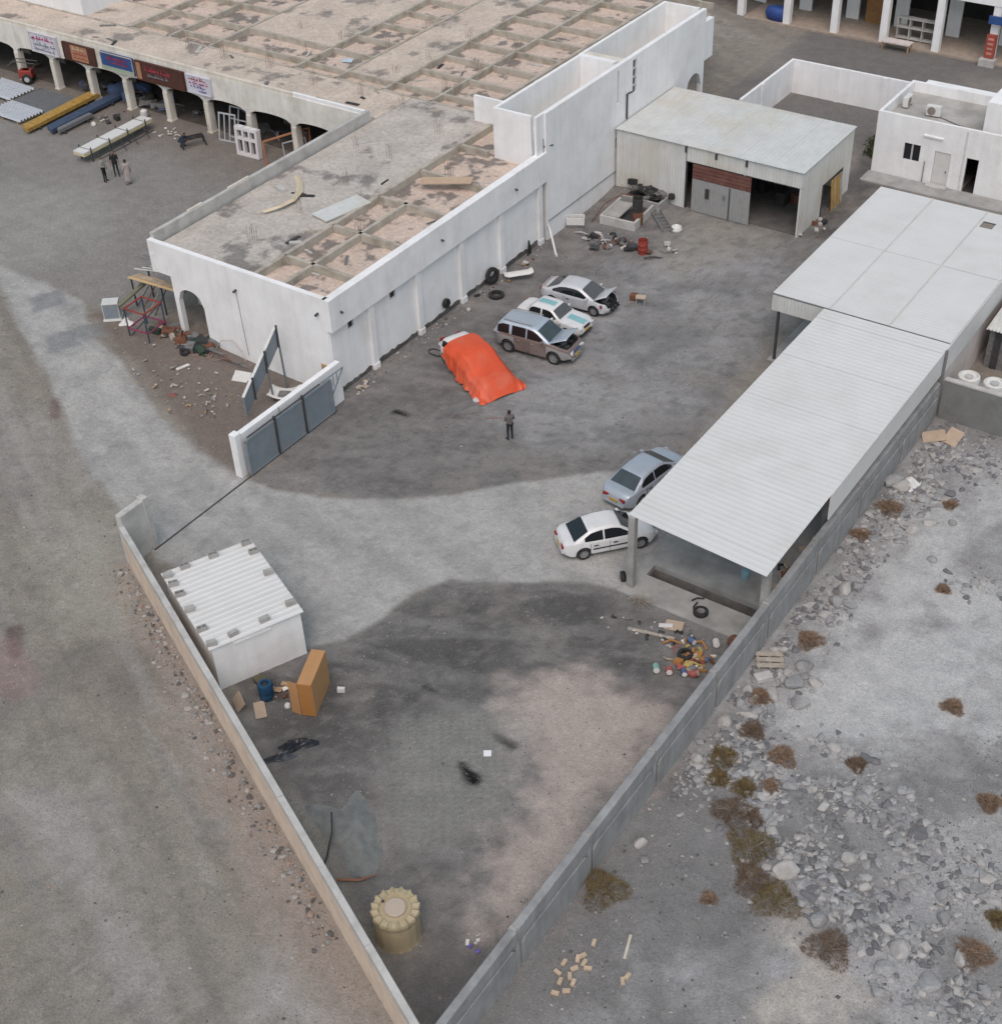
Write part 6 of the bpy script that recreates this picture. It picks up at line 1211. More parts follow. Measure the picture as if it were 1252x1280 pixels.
# ribbed tank in the corner
t = thing('ribbed_tank', 'beige ribbed plastic water tank standing in the sharp corner of the compound', 'tank', (-19.75, 20.1, 0))
tm = pm('tank_beige', (0.40, 0.335, 0.215), 0.6, 0.08, 2, world=False, stain=(0.32, 0.27, 0.19), samt=0.4); r0 = 0.78
mb = MB(); n_ = 96
def rr_(k): return 1+0.055*max(0, math.cos(16*2*math.pi*k/n_))
prof = [(1.0, 0.0, 1)]+[(1.0-0.012*(q % 2), 0.06+q*0.105, 0.35) for q in range(14)]+[(1.02, 1.5, 1.0), (1.03, 1.62, 1.0), (1.0, 1.72, 1.0), (0.72, 1.74, 1.0), (0.68, 1.66, 0), (0.5, 1.68, 0), (0.0, 1.72, 0)]
rows = [[(r0*a*(1+(rr_(k)-1)*w_)*math.cos(2*math.pi*k/n_), r0*a*(1+(rr_(k)-1)*w_)*math.sin(2*math.pi*k/n_), z+(0.1*max(0, math.cos(16*2*math.pi*k/n_))*w_ if 1.55 < z < 1.75 else 0)) for k in range(n_+1)] for a, z, w_ in prof]
mb.grid(rows); obj('body', mb, tm, t, smooth=True, autosmooth=30)
mb = MB(); mb.lathe([(0.36, 1.66), (0.37, 1.80), (0.34, 1.83), (0.0, 1.85)], n=32); obj('lid', mb, pm('lid_pink', (0.44, 0.36, 0.29), 0.6, 0.04, world=False), t, smooth=True, autosmooth=30)
mb = MB(); mb.lathe([(0.05, 1.66), (0.05, 1.74)], (-0.52, 0.0, 0), n=10); obj('vent', mb, steel_dark, t)
t.scale = (1, 1, 0.82)
scrap(8, -17.4, 21.1, 0.4, 0.4, [lw, pvi, concrete_pale], 'small pale litter by the right wall in the corner', 'litter in the corner', 'litter_piece', 0.08, 0.25, seed=31)
mb = MB(); mb.rbox(0, 0, 0, 0.3, 0.28, 0.04); put('white_sheet', mb, pm('paper_white', (0.75, 0.75, 0.75), 0.6, 0.02), 'small square white sheet lying on the bare yard', 'sheet', -21.75, 28.2, 0.02, 0.6)
# pallet and blocks outside the right wall
t = thing('pallet', 'grey wooden pallet lying outside the right wall', 'pallet', (-14.95, 38.3, 0.05), R(30))
for k in range(3): mb = MB(); mb.box(-0.55, 0.55, -0.45+k*0.32, -0.21+k*0.32, 0.1, 0.13); obj('plank', mb, wood_grey, t)
for k in range(3): mb = MB(); mb.box(-0.5+k*0.46, -0.42+k*0.46, -0.45, 0.45, 0, 0.1); obj('bearer', mb, wood_grey, t)
mb = MB(); mb.rbox(0, 0, 0, 0.7, 0.4, 0.25); put('concrete_block', mb, concrete_pale, 'pale concrete block lying beside the pallet', 'block', -14.75, 37.3, 0, 0.9, bevel=0.03)
heap('cement_bag', 'white plastic bags dumped outside the right wall', 'bag', -14.75, 52.0, 1.2, 1.0, 0.5, white_plastic, 0.4, 6, 6)
for i, (x, y) in enumerate(((-15.0, 56.2), (-14.2, 56.6))):
    mb = MB(); mb.rbox(0, 0, 0, 1.1, 0.7, 0.04); put('cardboard_sheet', mb, cardboard_pale, ('torn cardboard lying nearest the wall corner on the rubble', 'torn cardboard lying further out under the dark wall')[i], 'cardboard', x, y, 0.15, rot=(0.2, -0.2, 0.5+i))
# clutter at the arcade corner by the drive
t = thing('steel_table', 'red and blue steel table frame standing outside the arcade corner', 'table', (-54.4, 42.4, terr(-54.4, 42.4)), R(4))
for x, y in ((-0.7, -0.5), (0.7, -0.5), (0.7, 0.9), (-0.7, 0.9)): mb = MB(); mb.bar((x, y, 0), (x, y, 1.75), 0.055); obj('leg', mb, pm('blue_steel', (0.03, 0.06, 0.1), 0.6), t)
for a, b in (((-0.75, -0.5), (0.75, -0.5)), ((0.7, -0.5), (0.7, 0.95)), ((-0.75, 0.9), (0.75, 0.9)), ((-0.7, -0.5), (-0.7, 0.95))):
    mb = MB(); mb.bar((*a, 1.78), (*b, 1.78), 0.07, 0.06); obj('top_rail', mb, red_paint, t); mb = MB(); mb.bar((*a, 0.55), (*b, 0.6), 0.06); obj('lower_rail', mb, pm('pink_steel', (0.25, 0.04, 0.1), 0.6), t)
mb = MB(); mb.bar((-0.6, -0.45, 0.1), (0.6, 0.85, 1.7), 0.05); obj('brace', mb, steel_dark, t)
t = thing('grey_cabinet', 'light grey metal cabinet standing beside the drive near the arcade corner', 'cabinet', (-57.1, 42.6, terr(-57, 42.6)), R(40)); mb = MB(); mb.box(-0.45, 0.45, -0.35, 0.35, 0.08, 1.05); obj('body', mb, sheet_old, t, bevel=0.02); mb = MB(); mb.box(-0.5, 0.5, -0.45, 0.4, 0, 0.08); obj('base', mb, white_plastic, t); mb = MB(); mb.box(-0.4, 0.4, -0.37, -0.35, 0.15, 1.0); obj('door', mb, gate_grey, t)
t = thing('plank_rack', 'makeshift rack with long timber and metal lengths at the arcade corner', 'rack', (-55.6, 44.6, 0), world=True); z_ = terr(-55.6, 44.6)
for k in range(4): mb = MB(); mb.bar((-57.0+0.1*k, 44.1+k*0.14, z_+1.95+0.02*k), (-53.0, 44.35+k*0.18, z_+2.0), 0.14, 0.05); obj('timber', mb, (pm('new_timber', (0.55, 0.4, 0.22), 0.8, 0.1), wood, wood_grey, wood)[k], t)
for k in range(5): mb = MB(); mb.bar((-57.2+0.15*k, 44.8+k*0.16, z_+2.1), (-54.6, 45.6+k*0.12, z_+2.12), 0.08, 0.05); obj('metal_length', mb, (sheet_old, steel_grey, white_plastic, steel_dark, sheet_old)[k], t)
for k in range(5): mb = MB(); mb.bar((-57.6+0.12*k, 45.6+k*0.3, z_+2.3+0.03*k), (-55.2+0.1*k, 46.2+k*0.35, z_+2.35), 0.1, 0.04); obj('metal_length', mb, steel_grey, t)
for x, y in ((-56.9, 44.2), (-56.8, 45.4), (-54.9, 44.5), (-54.9, 45.6)): mb = MB(); mb.bar((x, y, z_-0.1), (x, y, z_+1.95), 0.07); obj('post', mb, steel_dark, t)
for k in range(4): mb = MB(); mb.bar((-56.9+k*0.5, 44.1, z_), (-55.9+k*0.4, 44.9, z_+1.8), 0.05); obj('leaning_bar', mb, (steel_dark, rust, wood_grey, steel_dark)[k], t)
mb = MB(); mb.bar((-56.5, 42.6, z_+1.0), (-56.4, 44.7, z_+1.5), 0.3, 0.12); put('olive_beam', mb, pm('olive_beam', (0.16, 0.16, 0.11), 0.8, 0.15), 'olive wrapped beam leaning above the grey cabinet', 'beam', 0, 0, 0)
heap('white_sack', 'crumpled white sack beside the grey cabinet', 'sack', -56.1, 42.6, 0.8, 0.6, 0.4, white_plastic, 0.3, 8, 6).location.z = terr(-56.1, 42.6)
scrap(70, -52.4, 43.3, 2.2, 0.7, [black_m, steel_dark, rust, grey_scrap, pm('dark_green', (0.025, 0.05, 0.035), 0.7), wood_grey, rust], 'dark scrap piece heaped at the foot of the white end wall', 'scrap at the end wall', seed=41, smax=0.7)
for k in range(7):
    x = -52.2+k*0.62; mb = MB(); mb.bar((-1.0, 0, 0.12), (1.0, 0.1*math.sin(k), 0.15+0.06*k % 0.2), 0.06+0.03*(k % 2)); o = put('steel_length', mb, (steel_grey, rust, grey_scrap)[k % 3], 'grey steel length lying along the foot of the white end wall', 'steel', x, 43.35-0.03*k, None, R(-8+4*k % 11), group='steel lengths at the end wall')
for k in range(3):
    mb = MB(); mb.tube([(0.5*math.cos(a), 0.4*math.sin(a), 0.08+0.05*math.sin(2*a+k)) for a in np.linspace(0, 6.28, 26)], 0.018, 5, closed=False); put('cable_loop', mb, pm('pink_cable', (0.33, 0.2, 0.18), 0.7), 'loose coil of pinkish cable on the dirt by the end wall', 'cable', -51.3+k*0.7, 42.8+0.2*k, None, group='cable coils by the end wall')
mb = MB(); mb.tube([(0, 0, 0.1), (0.5, 0.1, 0.75), (1.2, 0.2, 0.9), (1.9, 0.1, 0.5), (2.2, 0, 0.05)], 0.02, 5); put('cable_arc', mb, pm('pale_cable', (0.45, 0.36, 0.33), 0.7), 'pale cable arching against the white end wall', 'cable', -50.4, 43.6)
mb = MB(); mb.rbox(0, 0, 0, 0.2, 0.75, 0.04); put('white_strip', mb, lw, 'short white strip lying on the brown dirt', 'strip', -50.7, 41.4, terr(-50.7, 41.4)+0.03, -0.3)
mb = MB(); mb.rbox(0, 0, 0, 0.9, 0.7, 0.05); put('corrugated_scrap', mb, sheet_old, 'bluish grey sheet lying by the sign frame', 'sheet', -47.5, 42.5, 0.15, rot=(0.3, 0.1, 0.4))
tyre('small black tyre lying in the scrap by the end wall', -51.5, 42.4, terr(-51.5, 42.4)+0.1, r=0.26)
scrap(70, -48.8, 40.2, 4.5, 2.4, [concrete_pale, concrete_pale, concrete, grey_scrap, wood_grey, wood], 'tiny pale litter on the brown dirt strip', 'litter on the dirt strip', 'litter_piece', 0.05, 0.16, seed=45)
heap('rag', 'reddish rag lying on the brown dirt strip', 'rag', -49.4, 39.3, 0.45, 0.3, 0.1, pm('rag_red', (0.22, 0.09, 0.08), 0.9, 0.2), 0.5, 4, 6).location.z = terr(-49.4, 39.3)
# leaning sign frame by the gate wall
t = thing('sign_frame', 'tall grey blank signboard on posts seen edge-on by the gate wall', 'signboard', (-44.9, 41.5, 0), world=True)
p0, p1 = Vector((-44.62, 39.75, 0)), Vector((-45.08, 43.15, 0))
def zb_(k): return 0.95+2.25*k
for k in range(3):
    a = p0.lerp(p1, k/3+0.004); b = p0.lerp(p1, (k+1)/3-0.004); mb = MB(); ud = Vector((0, 0, 1))
    mb.prism([(a.x-0.06, a.y, zb_(k/3)-0.6), (b.x-0.06, b.y, zb_((k+1)/3)-0.6), (b.x-0.06, b.y, zb_((k+1)/3)+0.5), (a.x-0.06, a.y, zb_(k/3)+0.5)], (0.12, 0, 0)); obj('board', mb, gate_grey, t)
    mb = MB(); mb.bar((a.x, a.y, zb_(k/3)+0.52), (b.x, b.y, zb_((k+1)/3)+0.52), 0.16, 0.03); obj('top_cap', mb, sheet_old, t)
for k in (0.25, 0.62, 0.98):
    a = p0.lerp(p1, k); mb = MB(); mb.bar((a.x+0.1, a.y, zb_(k)-0.65), (a.x+0.1, a.y, zb_(k)+0.65), 0.08); obj('frame_bar', mb, steel_dark, t)
for k in (0.62, 0.98):
    a = p0.lerp(p1, k); mb = MB(); mb.bar((a.x+0.22, a.y, 0), (a.x+0.12, a.y, zb_(k)-0.3), 0.08); obj('post', mb, steel_grey, t)
t = thing('car_seat_shell', 'white plastic car part lying behind the gate wall', 'car part', (-44.3, 42.3, 0.1), 0.5); mb = MB(); mb.grid([[(x, y, 0.45*(x*x)+0.3*abs(y)**2*2+0.05) for y in np.linspace(-0.5, 0.5, 5)] for x in np.linspace(-0.8, 0.8, 7)]); o = obj('shell', mb, white_plastic, t, smooth=True); o.modifiers.new('s', 'SOLIDIFY').thickness = 0.06; mb = MB(); mb.box(-0.3, 0.3, -0.2, 0.2, 0.1, 0.3); obj('insert', mb, grey_scrap, t)
scrap(10, -43.6, 42.8, 0.7, 0.5, [lw, rust, grey_scrap, wood], 'small scrap between the gate wall and the end wall', 'scrap behind the gate wall', seed=48, smax=0.4)
scrap(14, -41.6, 45.2, 0.5, 0.8, [cardboard_pale, concrete_pale, concrete_pale], 'pale broken brick at the foot of the workshop wall by the gate', 'broken bricks by the gate', 'brick_piece', 0.1, 0.25, seed=49)
# ---------------------------------------------------------------- forecourt goods
def zf(x, y): return terr(x, y)+0.02
def stack_sheets(label, cx, cy, lx, ly, rz, mat, n_=3, z0=0.12):
    t = thing('sheet_stack', label, 'sheets', (cx, cy, zf(cx, cy)), rz, 'sheet stacks on the forecourt'); me = corr(lx, ly/4, ly/4/2, 0.11, mat)
    for k in range(4): o = link('corrugated_sheet', me, t); o.location = (-lx/2, -ly/2+k*ly/4, z0+0.1)
    for k in range(n_): mb = MB(); mb.box(-lx/2+k*lx/2.2, -lx/2+k*lx/2.2+0.1, -ly/2, ly/2, 0, z0+0.08); obj('bearer', mb, wood, t)
stack_sheets('near stack of white ribbed metal sheets at the left picture edge', -83.4, 58.2, 3.6, 2.2, R(-2), pm('sheet_stripe', (0.55, 0.58, 0.62), 0.35, 0.05, metal=0.3))
stack_sheets('far stack of white ribbed metal sheets at the left picture edge', -87.3, 60.6, 3.8, 2.4, R(-2), MATS['sheet_stripe'])
t = thing('mesh_panel', 'dark grey mesh panel lying beside the ribbed sheet stacks', 'panel', (-83.3, 60.6, zf(-83, 60.6)), R(-1)); mb = MB(); mb.box(-1.9, 1.9, -1.45, 1.45, 0.1, 0.16); obj('mesh', mb, pm('mesh_grey', (0.13, 0.135, 0.14), 0.7, 0.15, 4, fine=0.2, fscale=20), t)
for a, b in (((-1.95, -1.5), (1.95, -1.5)), ((-1.95, 1.5), (1.95, 1.5)), ((-1.95, -1.5), (-1.95, 1.5)), ((1.95, -1.5), (1.95, 1.5))): mb = MB(); mb.bar((*a, 0.14), (*b, 0.14), 0.08, 0.1); obj('edge', mb, steel_grey, t)
def bundle(label, x0, y0, x1, y1, w_, mat, n_=4):
    t = thing('beam_bundle', label, 'beams', ((x0+x1)/2, (y0+y1)/2, zf((x0+x1)/2, (y0+y1)/2)), math.atan2(y1-y0, x1-x0), 'beam bundles on the forecourt'); L_ = math.hypot(x1-x0, y1-y0)
    for k in range(n_):
        for r_ in range(2): mb = MB(); mb.box(-L_/2+0.1*k, L_/2-0.15*r_, -w_/2+k*w_/n_+0.01, -w_/2+(k+1)*w_/n_-0.01, 0.2+r_*0.13, 0.32+r_*0.13); obj('beam', mb, mat, t)
    for s_ in (-0.35, 0.3): mb = MB(); mb.box(L_*s_-0.06, L_*s_+0.06, -w_/2-0.1, w_/2+0.1, 0, 0.2); obj('bearer', mb, steel_dark, t)
bundle('long bundle of rusty yellow steel beams on the forecourt', -80.2, 56.2, -80.6, 63.2, 0.9, yellow_paint)
bundle('long bundle of dark blue steel beams on the forecourt', -78.6, 57.0, -78.9, 64.2, 0.8, pm('beam_blue', (0.05, 0.075, 0.13), 0.6, 0.15))
bundle('short bundle of thin grey steel lengths beside the blue beams', -77.9, 57.2, -78.0, 60.5, 0.4, steel_grey, 3)
t = thing('panel_stack', 'long stack of white insulated panels on a steel trestle on the forecourt', 'panels', (-73.2, 58.1, zf(-73.2, 58)), R(92)); ins = pm('foam_edge', (0.55, 0.48, 0.28), 0.9)
for k in range(3): mb = MB(); mb.box(-3.2, 3.2, -0.5, 0.5, 0.55+k*0.09, 0.635+k*0.09); obj('panel', mb, sheet_white if k == 2 else ins, t)
for x in (-2.6, -0.9, 0.8, 2.5):
    for y in (-0.55, 0.55): mb = MB(); mb.bar((x, y, 0), (x, y, 1.0), 0.06); obj('leg', mb, steel_dark, t)
    mb = MB(); mb.bar((x, -0.6, 0.5), (x, 0.6, 0.5), 0.07); obj('cross_bar', mb, steel_dark, t); mb = MB(); mb.bar((x, -0.52, 0.835), (x, 0.52, 0.835), 0.02, 0.05, up=(1, 0, 0)); obj('strap', mb, grey_scrap, t)
for y in (-0.9, -1.3): mb = MB(); mb.bar((-2.6, y, 0.35), (2.4, y, 0.4), 0.05); obj('side_bar', mb, steel_dark, t)
for k in range(5): mb = MB(); mb.bar((-2.5+k*1.1, -1.35, 0), (-2.2+k*1.1, -0.6, 0.5), 0.04); obj('brace', mb, steel_dark, t)
t = thing('work_trestle', 'low black steel trestle being worked on by the crouching person', 'frame', (-68.45, 60.75, zf(-68.4, 60.7)), R(60))
for x in (-0.8, 0.8):
    for y in (-0.25, 0.25): mb = MB(); mb.bar((x, y*1.4, 0), (x*0.85, y, 0.6), 0.06); obj('leg', mb, black_m, t)
    mb = MB(); mb.bar((x, -0.35, 0.03), (x, 0.35, 0.03), 0.06); obj('foot_bar', mb, black_m, t)
for y in (-0.25, 0.0, 0.25): mb = MB(); mb.bar((-0.75, y, 0.62), (0.75, y, 0.62), 0.09); obj('top_bar', mb, black_m, t)
def pframe(label, x, y, rz, w_, h_, mat, lean=0.15, mull=(1, 1), th=0.09, depth=0.06, nm='window_frame'):
    t = thing(nm, label, 'frame', (x, y, zf(x, y)), rz); t.rotation_euler = (-lean, 0, rz)
    for sx in (-w_/2, w_/2): mb = MB(); mb.box(sx-th/2, sx+th/2, -depth/2, depth/2, 0, h_); obj('stile', mb, mat, t)
    for z in (th/2, h_-th/2): mb = MB(); mb.box(-w_/2, w_/2, -depth/2-0.004, depth/2+0.004, z-th/2, z+th/2); obj('rail', mb, mat, t)
    for k in range(mull[0]): xx = -w_/2+w_*(k+1)/(mull[0]+1); mb = MB(); mb.box(xx-th*0.4, xx+th*0.4, -depth/2+0.004, depth/2-0.004, 0, h_); obj('mullion', mb, mat, t)
    for k in range(mull[1]): z = h_*(0.6 if mull[1] == 1 else (k+1)/(mull[1]+1)); mb = MB(); mb.box(-w_/2, w_/2, -depth/2+0.006, depth/2-0.006, z-th*0.4, z+th*0.4); obj('transom', mb, mat, t)
    return t
wfm = pm('frame_white', (0.66, 0.63, 0.63), 0.5, 0.04); gfm = pm('frame_grey', (0.38, 0.39, 0.41), 0.5, 0.05)
t = pframe('thick white six-pane frame standing in front of the arcade', -64.05, 61.5, R(2), 1.7, 1.95, wfm, 0.05, (2, 1), 0.2, 0.4)
mb = MB(); mb.box(-0.75, 0.75, 0.05, 0.1, 0.1, 1.85); obj('backing', mb, steel_dark, t)
pframe('light grey window frame leaning by the arcade column, in front', -66.9, 62.4, R(8), 1.3, 1.9, gfm, 0.2, (2, 0), 0.1)
pframe('light grey window frame leaning by the arcade column, behind', -66.6, 63.1, R(2), 1.5, 2.1, gfm, 0.25, (1, 1), 0.1)
pframe('empty orange painted frame standing near the white six-pane frame', -61.6, 62.6, R(70), 3.4, 1.75, pm('frame_orange', (0.42, 0.19, 0.10), 0.7, 0.1), 0.0, (0, 0), 0.1, 0.08)
pframe('small grey frame standing behind the orange frame', -61.2, 62.9, R(65), 1.6, 1.3, gfm, 0.1, (0, 0), 0.07)
pframe('white lattice frame leaning against the end of the arcade', -56.6, 62.6, R(-50), 1.4, 2.6, wfm, 0.25, (2, 3), 0.08)
mb = MB(); mb.rbox(0, 0, 0, 0.9, 0.6, 1.3); put('pink_block', mb, pm('pink_foam', (0.36, 0.24, 0.23), 0.8, 0.08), 'dull pink block standing by the arcade column', 'block', -61.7, 64.0, None, 0.2, bevel=0.02)
t = thing('hand_truck', 'red motor cart with black wheel and bent frame before the arcade at far left', 'cart', (-87.3, 62.7, zf(-87.3, 62.7)), R(30))
mb = MB(); mb.box(-0.5, 0.5, -0.35, 0.35, 0.4, 1.0); obj('body', mb, red_paint, t, bevel=0.06)
for s_ in (-0.42, 0.42):
    w_ = link('wheel', None, t); w_.location = (0.1, s_, 0.38); w_.rotation_euler = (R(90), 0, 0); obj('tyre', tyre_mesh(0.38, 0.16), rubber, w_, smooth=True, autosmooth=40); mb = MB(); mb.lathe([(0.2, -0.04), (0.2, 0.04)], n=16); obj('rim', mb, aluminium, w_)
mb = MB(); mb.tube([(0.4, 0.3, 0.9), (0.9, 0.3, 1.5), (-0.6, 0.3, 1.7), (-1.2, 0.3, 1.4)], 0.04, 6); obj('handle', mb, steel_dark, t); mb = MB(); mb.tube([(0.4, -0.3, 0.9), (0.9, -0.3, 1.5), (-0.6, -0.3, 1.7), (-1.2, -0.3, 1.4)], 0.04, 6); obj('handle', mb, steel_dark, t)
mb = MB(); mb.rbox(0, 0, 0.5, 0.5, 0.4, 0.5); obj('engine', mb, steel_dark, t)
scrap(60, -78.0, 64.6, 7.5, 0.9, [black_m, grey_scrap, steel_dark, rust, grey_scrap, lb_], 'dim goods piled in the shade of the shop arcade', 'goods under the arcade', seed=61, smax=1.2, z0=0.05, hmax=1.2)
scrap(16, -65.0, 64.8, 4.0, 0.7, [black_m, grey_scrap, steel_dark, gfm], 'dim frame parts piled in the shade at the right of the arcade', 'frame parts under the arcade', seed=62, smax=1.0, z0=0.05, hmax=1.2)
scrap(10, -77.0, 60.8, 1.5, 1.6, [grey_scrap, lw, rust, black_m], 'small tools lying between the beams and the panel stack', 'tools on the forecourt', seed=63, smax=0.5)
scrap(12, -71.5, 61.3, 1.5, 0.9, [lw, concrete_pale], 'small white litter before the arcade columns', 'litter before the arcade', 'litter_piece', 0.08, 0.3, seed=64)
mb = MB(); mb.lathe([(0.2, 0), (0.28, 0.2), (0.25, 0.5), (0.1, 0.6)], n=12); put('white_sack', mb, lw, 'white sack standing at the arcade column foot', 'sack', -74.9, 62.5, smooth=True)
# ---------------------------------------------------------------- rubble, stones and dry plants
BAND1 = [(-14.47, 56.81), (-14.86, 53.19), (-14.43, 49.27), (-14.75, 46.47), (-14.56, 43.51), (-14.45, 40.13), (-14.17, 36.6), (-14.08, 33.7), (-14.27, 31.5), (-14.83, 30.69)]
BAND2 = [(-13.83, 33.87), (-12.29, 32.1), (-10.73, 30.52), (-9.42, 29.35), (-8.01, 29.49), (-6.38, 29.03), (-4.71, 28.31), (-3.13, 27.63), (-2.02, 27.38)]
BAND3 = [(-11.64, 34.8), (-9.31, 33.14), (-7.19, 32.4), (-5.08, 32.16), (-3.28, 32.55)]
BAND4 = [(-14.35, 50.0), (-13.38, 53.39), (-12.05, 57.15)]
BAND5 = [(-10.39, 47.33), (-9.27, 47.13), (-8.73, 48.07)]
SHRUBS = [(-14.82, 25.27, 0.79), (-14.1, 32.75, 0.61), (-13.83, 31.78, 0.42), (-12.81, 31.85, 0.48), (-12.67, 30.63, 0.73), (-11.89, 30.96, 0.42), (-11.42, 29.58, 0.85), (-10.75, 28.37, 0.67), (-9.75, 28.05, 0.79), (-12.33, 33.98, 0.52), (-12.08, 32.46, 0.36), (-14.63, 49.96, 0.61), (-12.51, 51.68, 0.36), (-14.07, 40.21, 0.55), (-14.37, 36.32, 0.42), (-13.85, 34.57, 0.45), (-7.46, 27.31, 0.73), (-9.87, 35.14, 0.36), (-5.16, 36.02, 0.42), (-3.47, 29.65, 0.61), (-11.66, 26.93, 0.27), (-10.69, 46.06, 0.3), (-7.94, 39.81, 0.42), (-15.04, 47.57, 0.42), (-3.29, 31.41, 0.36)]
BOULDERS = [(-10.02, 29.36, 0.62), (-4.26, 27.84, 0.55), (-8.28, 28.17, 0.4), (-5.48, 28.53, 0.45), (-9.0, 28.46, 0.33), (-11.68, 31.18, 0.35), (-10.96, 35.46, 0.3), (-12.92, 33.05, 0.4), (-11.51, 32.82, 0.35), (-8.38, 31.02, 0.35), (-7.46, 30.23, 0.3), (-5.21, 28.88, 0.3), (-11.77, 47.7, 0.25), (-14.13, 43.78, 0.45), (-13.81, 44.28, 0.4), (-14.11, 42.91, 0.4), (-14.23, 41.96, 0.3), (-13.76, 51.39, 0.35), (-13.21, 51.94, 0.3), (-13.21, 49.04, 0.35), (-12.82, 49.94, 0.35), (-11.92, 50.5, 0.3), (-13.64, 38.75, 0.4), (-12.86, 38.2, 0.35), (-13.66, 37.69, 0.5), (-12.93, 36.88, 0.4), (-14.03, 36.68, 0.35), (-14.18, 35.58, 0.3), (-15.29, 51.85, 0.6), (-14.87, 51.76, 0.5), (-14.8, 27.7, 0.3), (-14.33, 27.17, 0.25), (-14.53, 25.06, 0.2), (-14.93, 34.37, 0.35), (-14.89, 35.63, 0.3), (-4.73, 30.48, 0.3), (-3.75, 29.3, 0.35), (-2.7, 28.59, 0.3), (-5.79, 27.61, 0.3), (-14.98, 32.19, 0.3), (-7.52, 29.04, 0.3), (-6.72, 29.18, 0.35), (-6.32, 30.96, 0.3), (-14.92, 36.38, 0.3)]
BRICKS = [(-14.46, 22.15), (-14.06, 22.15), (-14.16, 22.52), (-13.91, 22.5), (-14.04, 21.82), (-13.82, 21.68), (-14.2, 21.5), (-14.1, 21.05), (-13.84, 21.32), (-14.09, 22.7), (-14.04, 23.32), (-12.51, 22.61), (-12.47, 22.84), (-14.44, 21.73), (-13.69, 22.4)]
STICK = [(-12.89, 23.35), (-13.17, 24.25)]
def ico(sub):
    bm = bmesh.new(); bmesh.ops.create_icosphere(bm, subdivisions=sub, radius=1); V = np.array([v.co[:] for v in bm.verts]); bm.verts.index_update(); F_ = np.array([[v.index for v in f.verts] for f in bm.faces]); bm.free(); return V, F_
IV, IF = ico(1); I2V, I2F = ico(2)
rs = np.random.RandomState(5)
stone_m = pm('stone', (0.285, 0.285, 0.285), 0.95, 0.2, 1.3, stain=(0.16, 0.155, 0.15), samt=0.5, sscale=1.0, bump=0.4, fine=0.12, fscale=12)
stone_pale = pm('stone_pale', (0.38, 0.37, 0.355), 0.95, 0.12, 2, stain=(0.24, 0.22, 0.2), samt=0.5, sscale=1.5, bump=0.4)
def rock_mesh(seed, sub=2):
    r_ = np.random.RandomState(seed); V = (I2V if sub == 2 else IV).copy()
    for k in range(9):
        n = r_.randn(3); n /= np.linalg.norm(n); d_ = r_.uniform(0.55, 0.85); s_ = V@n; m_ = s_ > d_; V[m_] -= np.outer(s_[m_]-d_, n)
    V *= r_.uniform(0.75, 1.25, 3)*np.array([1, 1, 0.75]); V += r_.randn(*V.shape)*0.02
    me = bpy.data.meshes.new('rock'); me.from_pydata(V.tolist(), [], (I2F if sub == 2 else IF).tolist()); me.materials.append(stone_pale if seed % 3 == 0 else stone_m); me.shade_flat(); return me
rocks = [rock_mesh(s_) for s_ in range(10)]
for i, (x, y, s_) in enumerate(BOULDERS):
    o = link('rock', rocks[i % 10]); o.location = (x, y, s_*0.22); o.scale = (s_, s_*rs.uniform(.7, 1), s_*0.8); o.rotation_euler = (rs.uniform(-.2, .2), rs.uniform(-.2, .2), rs.uniform(0, 6.28))
    tag(o, 'big pale boulder, the largest, beside the dry bushes' if i == 0 else 'grey rough rock lying in the rubble outside the right wall', 'rock', None if i == 0 else 'rocks outside the right wall')
def scatter(name, label, pts, sizes, mats, V0, F0, seed, jitter=0.28, flat=0.7, sink=0.25, kind='stuff'):
    r_ = np.random.RandomState(seed); N = len(pts); nv = len(V0)
    Vs = np.repeat(V0[None], N, 0)*(1+r_.uniform(-jitter, jitter, (N, nv, 1))); Vs = Vs*r_.uniform(0.5, 1.4, (N, 1, 3))*np.array([1, 1, flat]); a = r_.uniform(0, 6.28, N); c_, s_ = np.cos(a), np.sin(a)
    X = Vs[:, :, 0]*c_[:, None]-Vs[:, :, 1]*s_[:, None]; Y = Vs[:, :, 0]*s_[:, None]+Vs[:, :, 1]*c_[:, None]
    P_ = np.stack([X, Y, Vs[:, :, 2]], -1)*sizes[:, None, None]; z = terr_np(pts[:, 0], pts[:, 1])+sizes*(0.5-sink)*flat
    rm = np.clip((pts[:, 0]+15.0)/2.0, 0, 1)*np.clip((57-pts[:, 1])/2, 0, 1); z = z+rm*0.22*(vn(pts[:, 0], pts[:, 1], 0.5, 5)-0.45)
    P_ += np.stack([pts[:, 0], pts[:, 1], z], -1)[:, None, :]
    F_ = (F0[None]+(np.arange(N)*nv)[:, None, None]).reshape(-1, 3)
    me = bpy.data.meshes.new(name); me.vertices.add(N*nv); me.vertices.foreach_set('co', P_.ravel()); me.loops.add(F_.size); me.loops.foreach_set('vertex_index', F_.ravel().astype(np.int32)); me.polygons.add(len(F_)); me.polygons.foreach_set('loop_start', np.arange(0, F_.size, 3, dtype=np.int32)); me.polygons.foreach_set('loop_total', np.full(len(F_), 3, dtype=np.int32))
    for m_ in mats: me.materials.append(m_)
    me.polygons.foreach_set('material_index', np.repeat(r_.randint(0, len(mats), N), len(F0)).astype(np.int32)); me.update(calc_edges=True); me.shade_flat(); o = link(name, me); return tag(o, label, None, kind=kind)
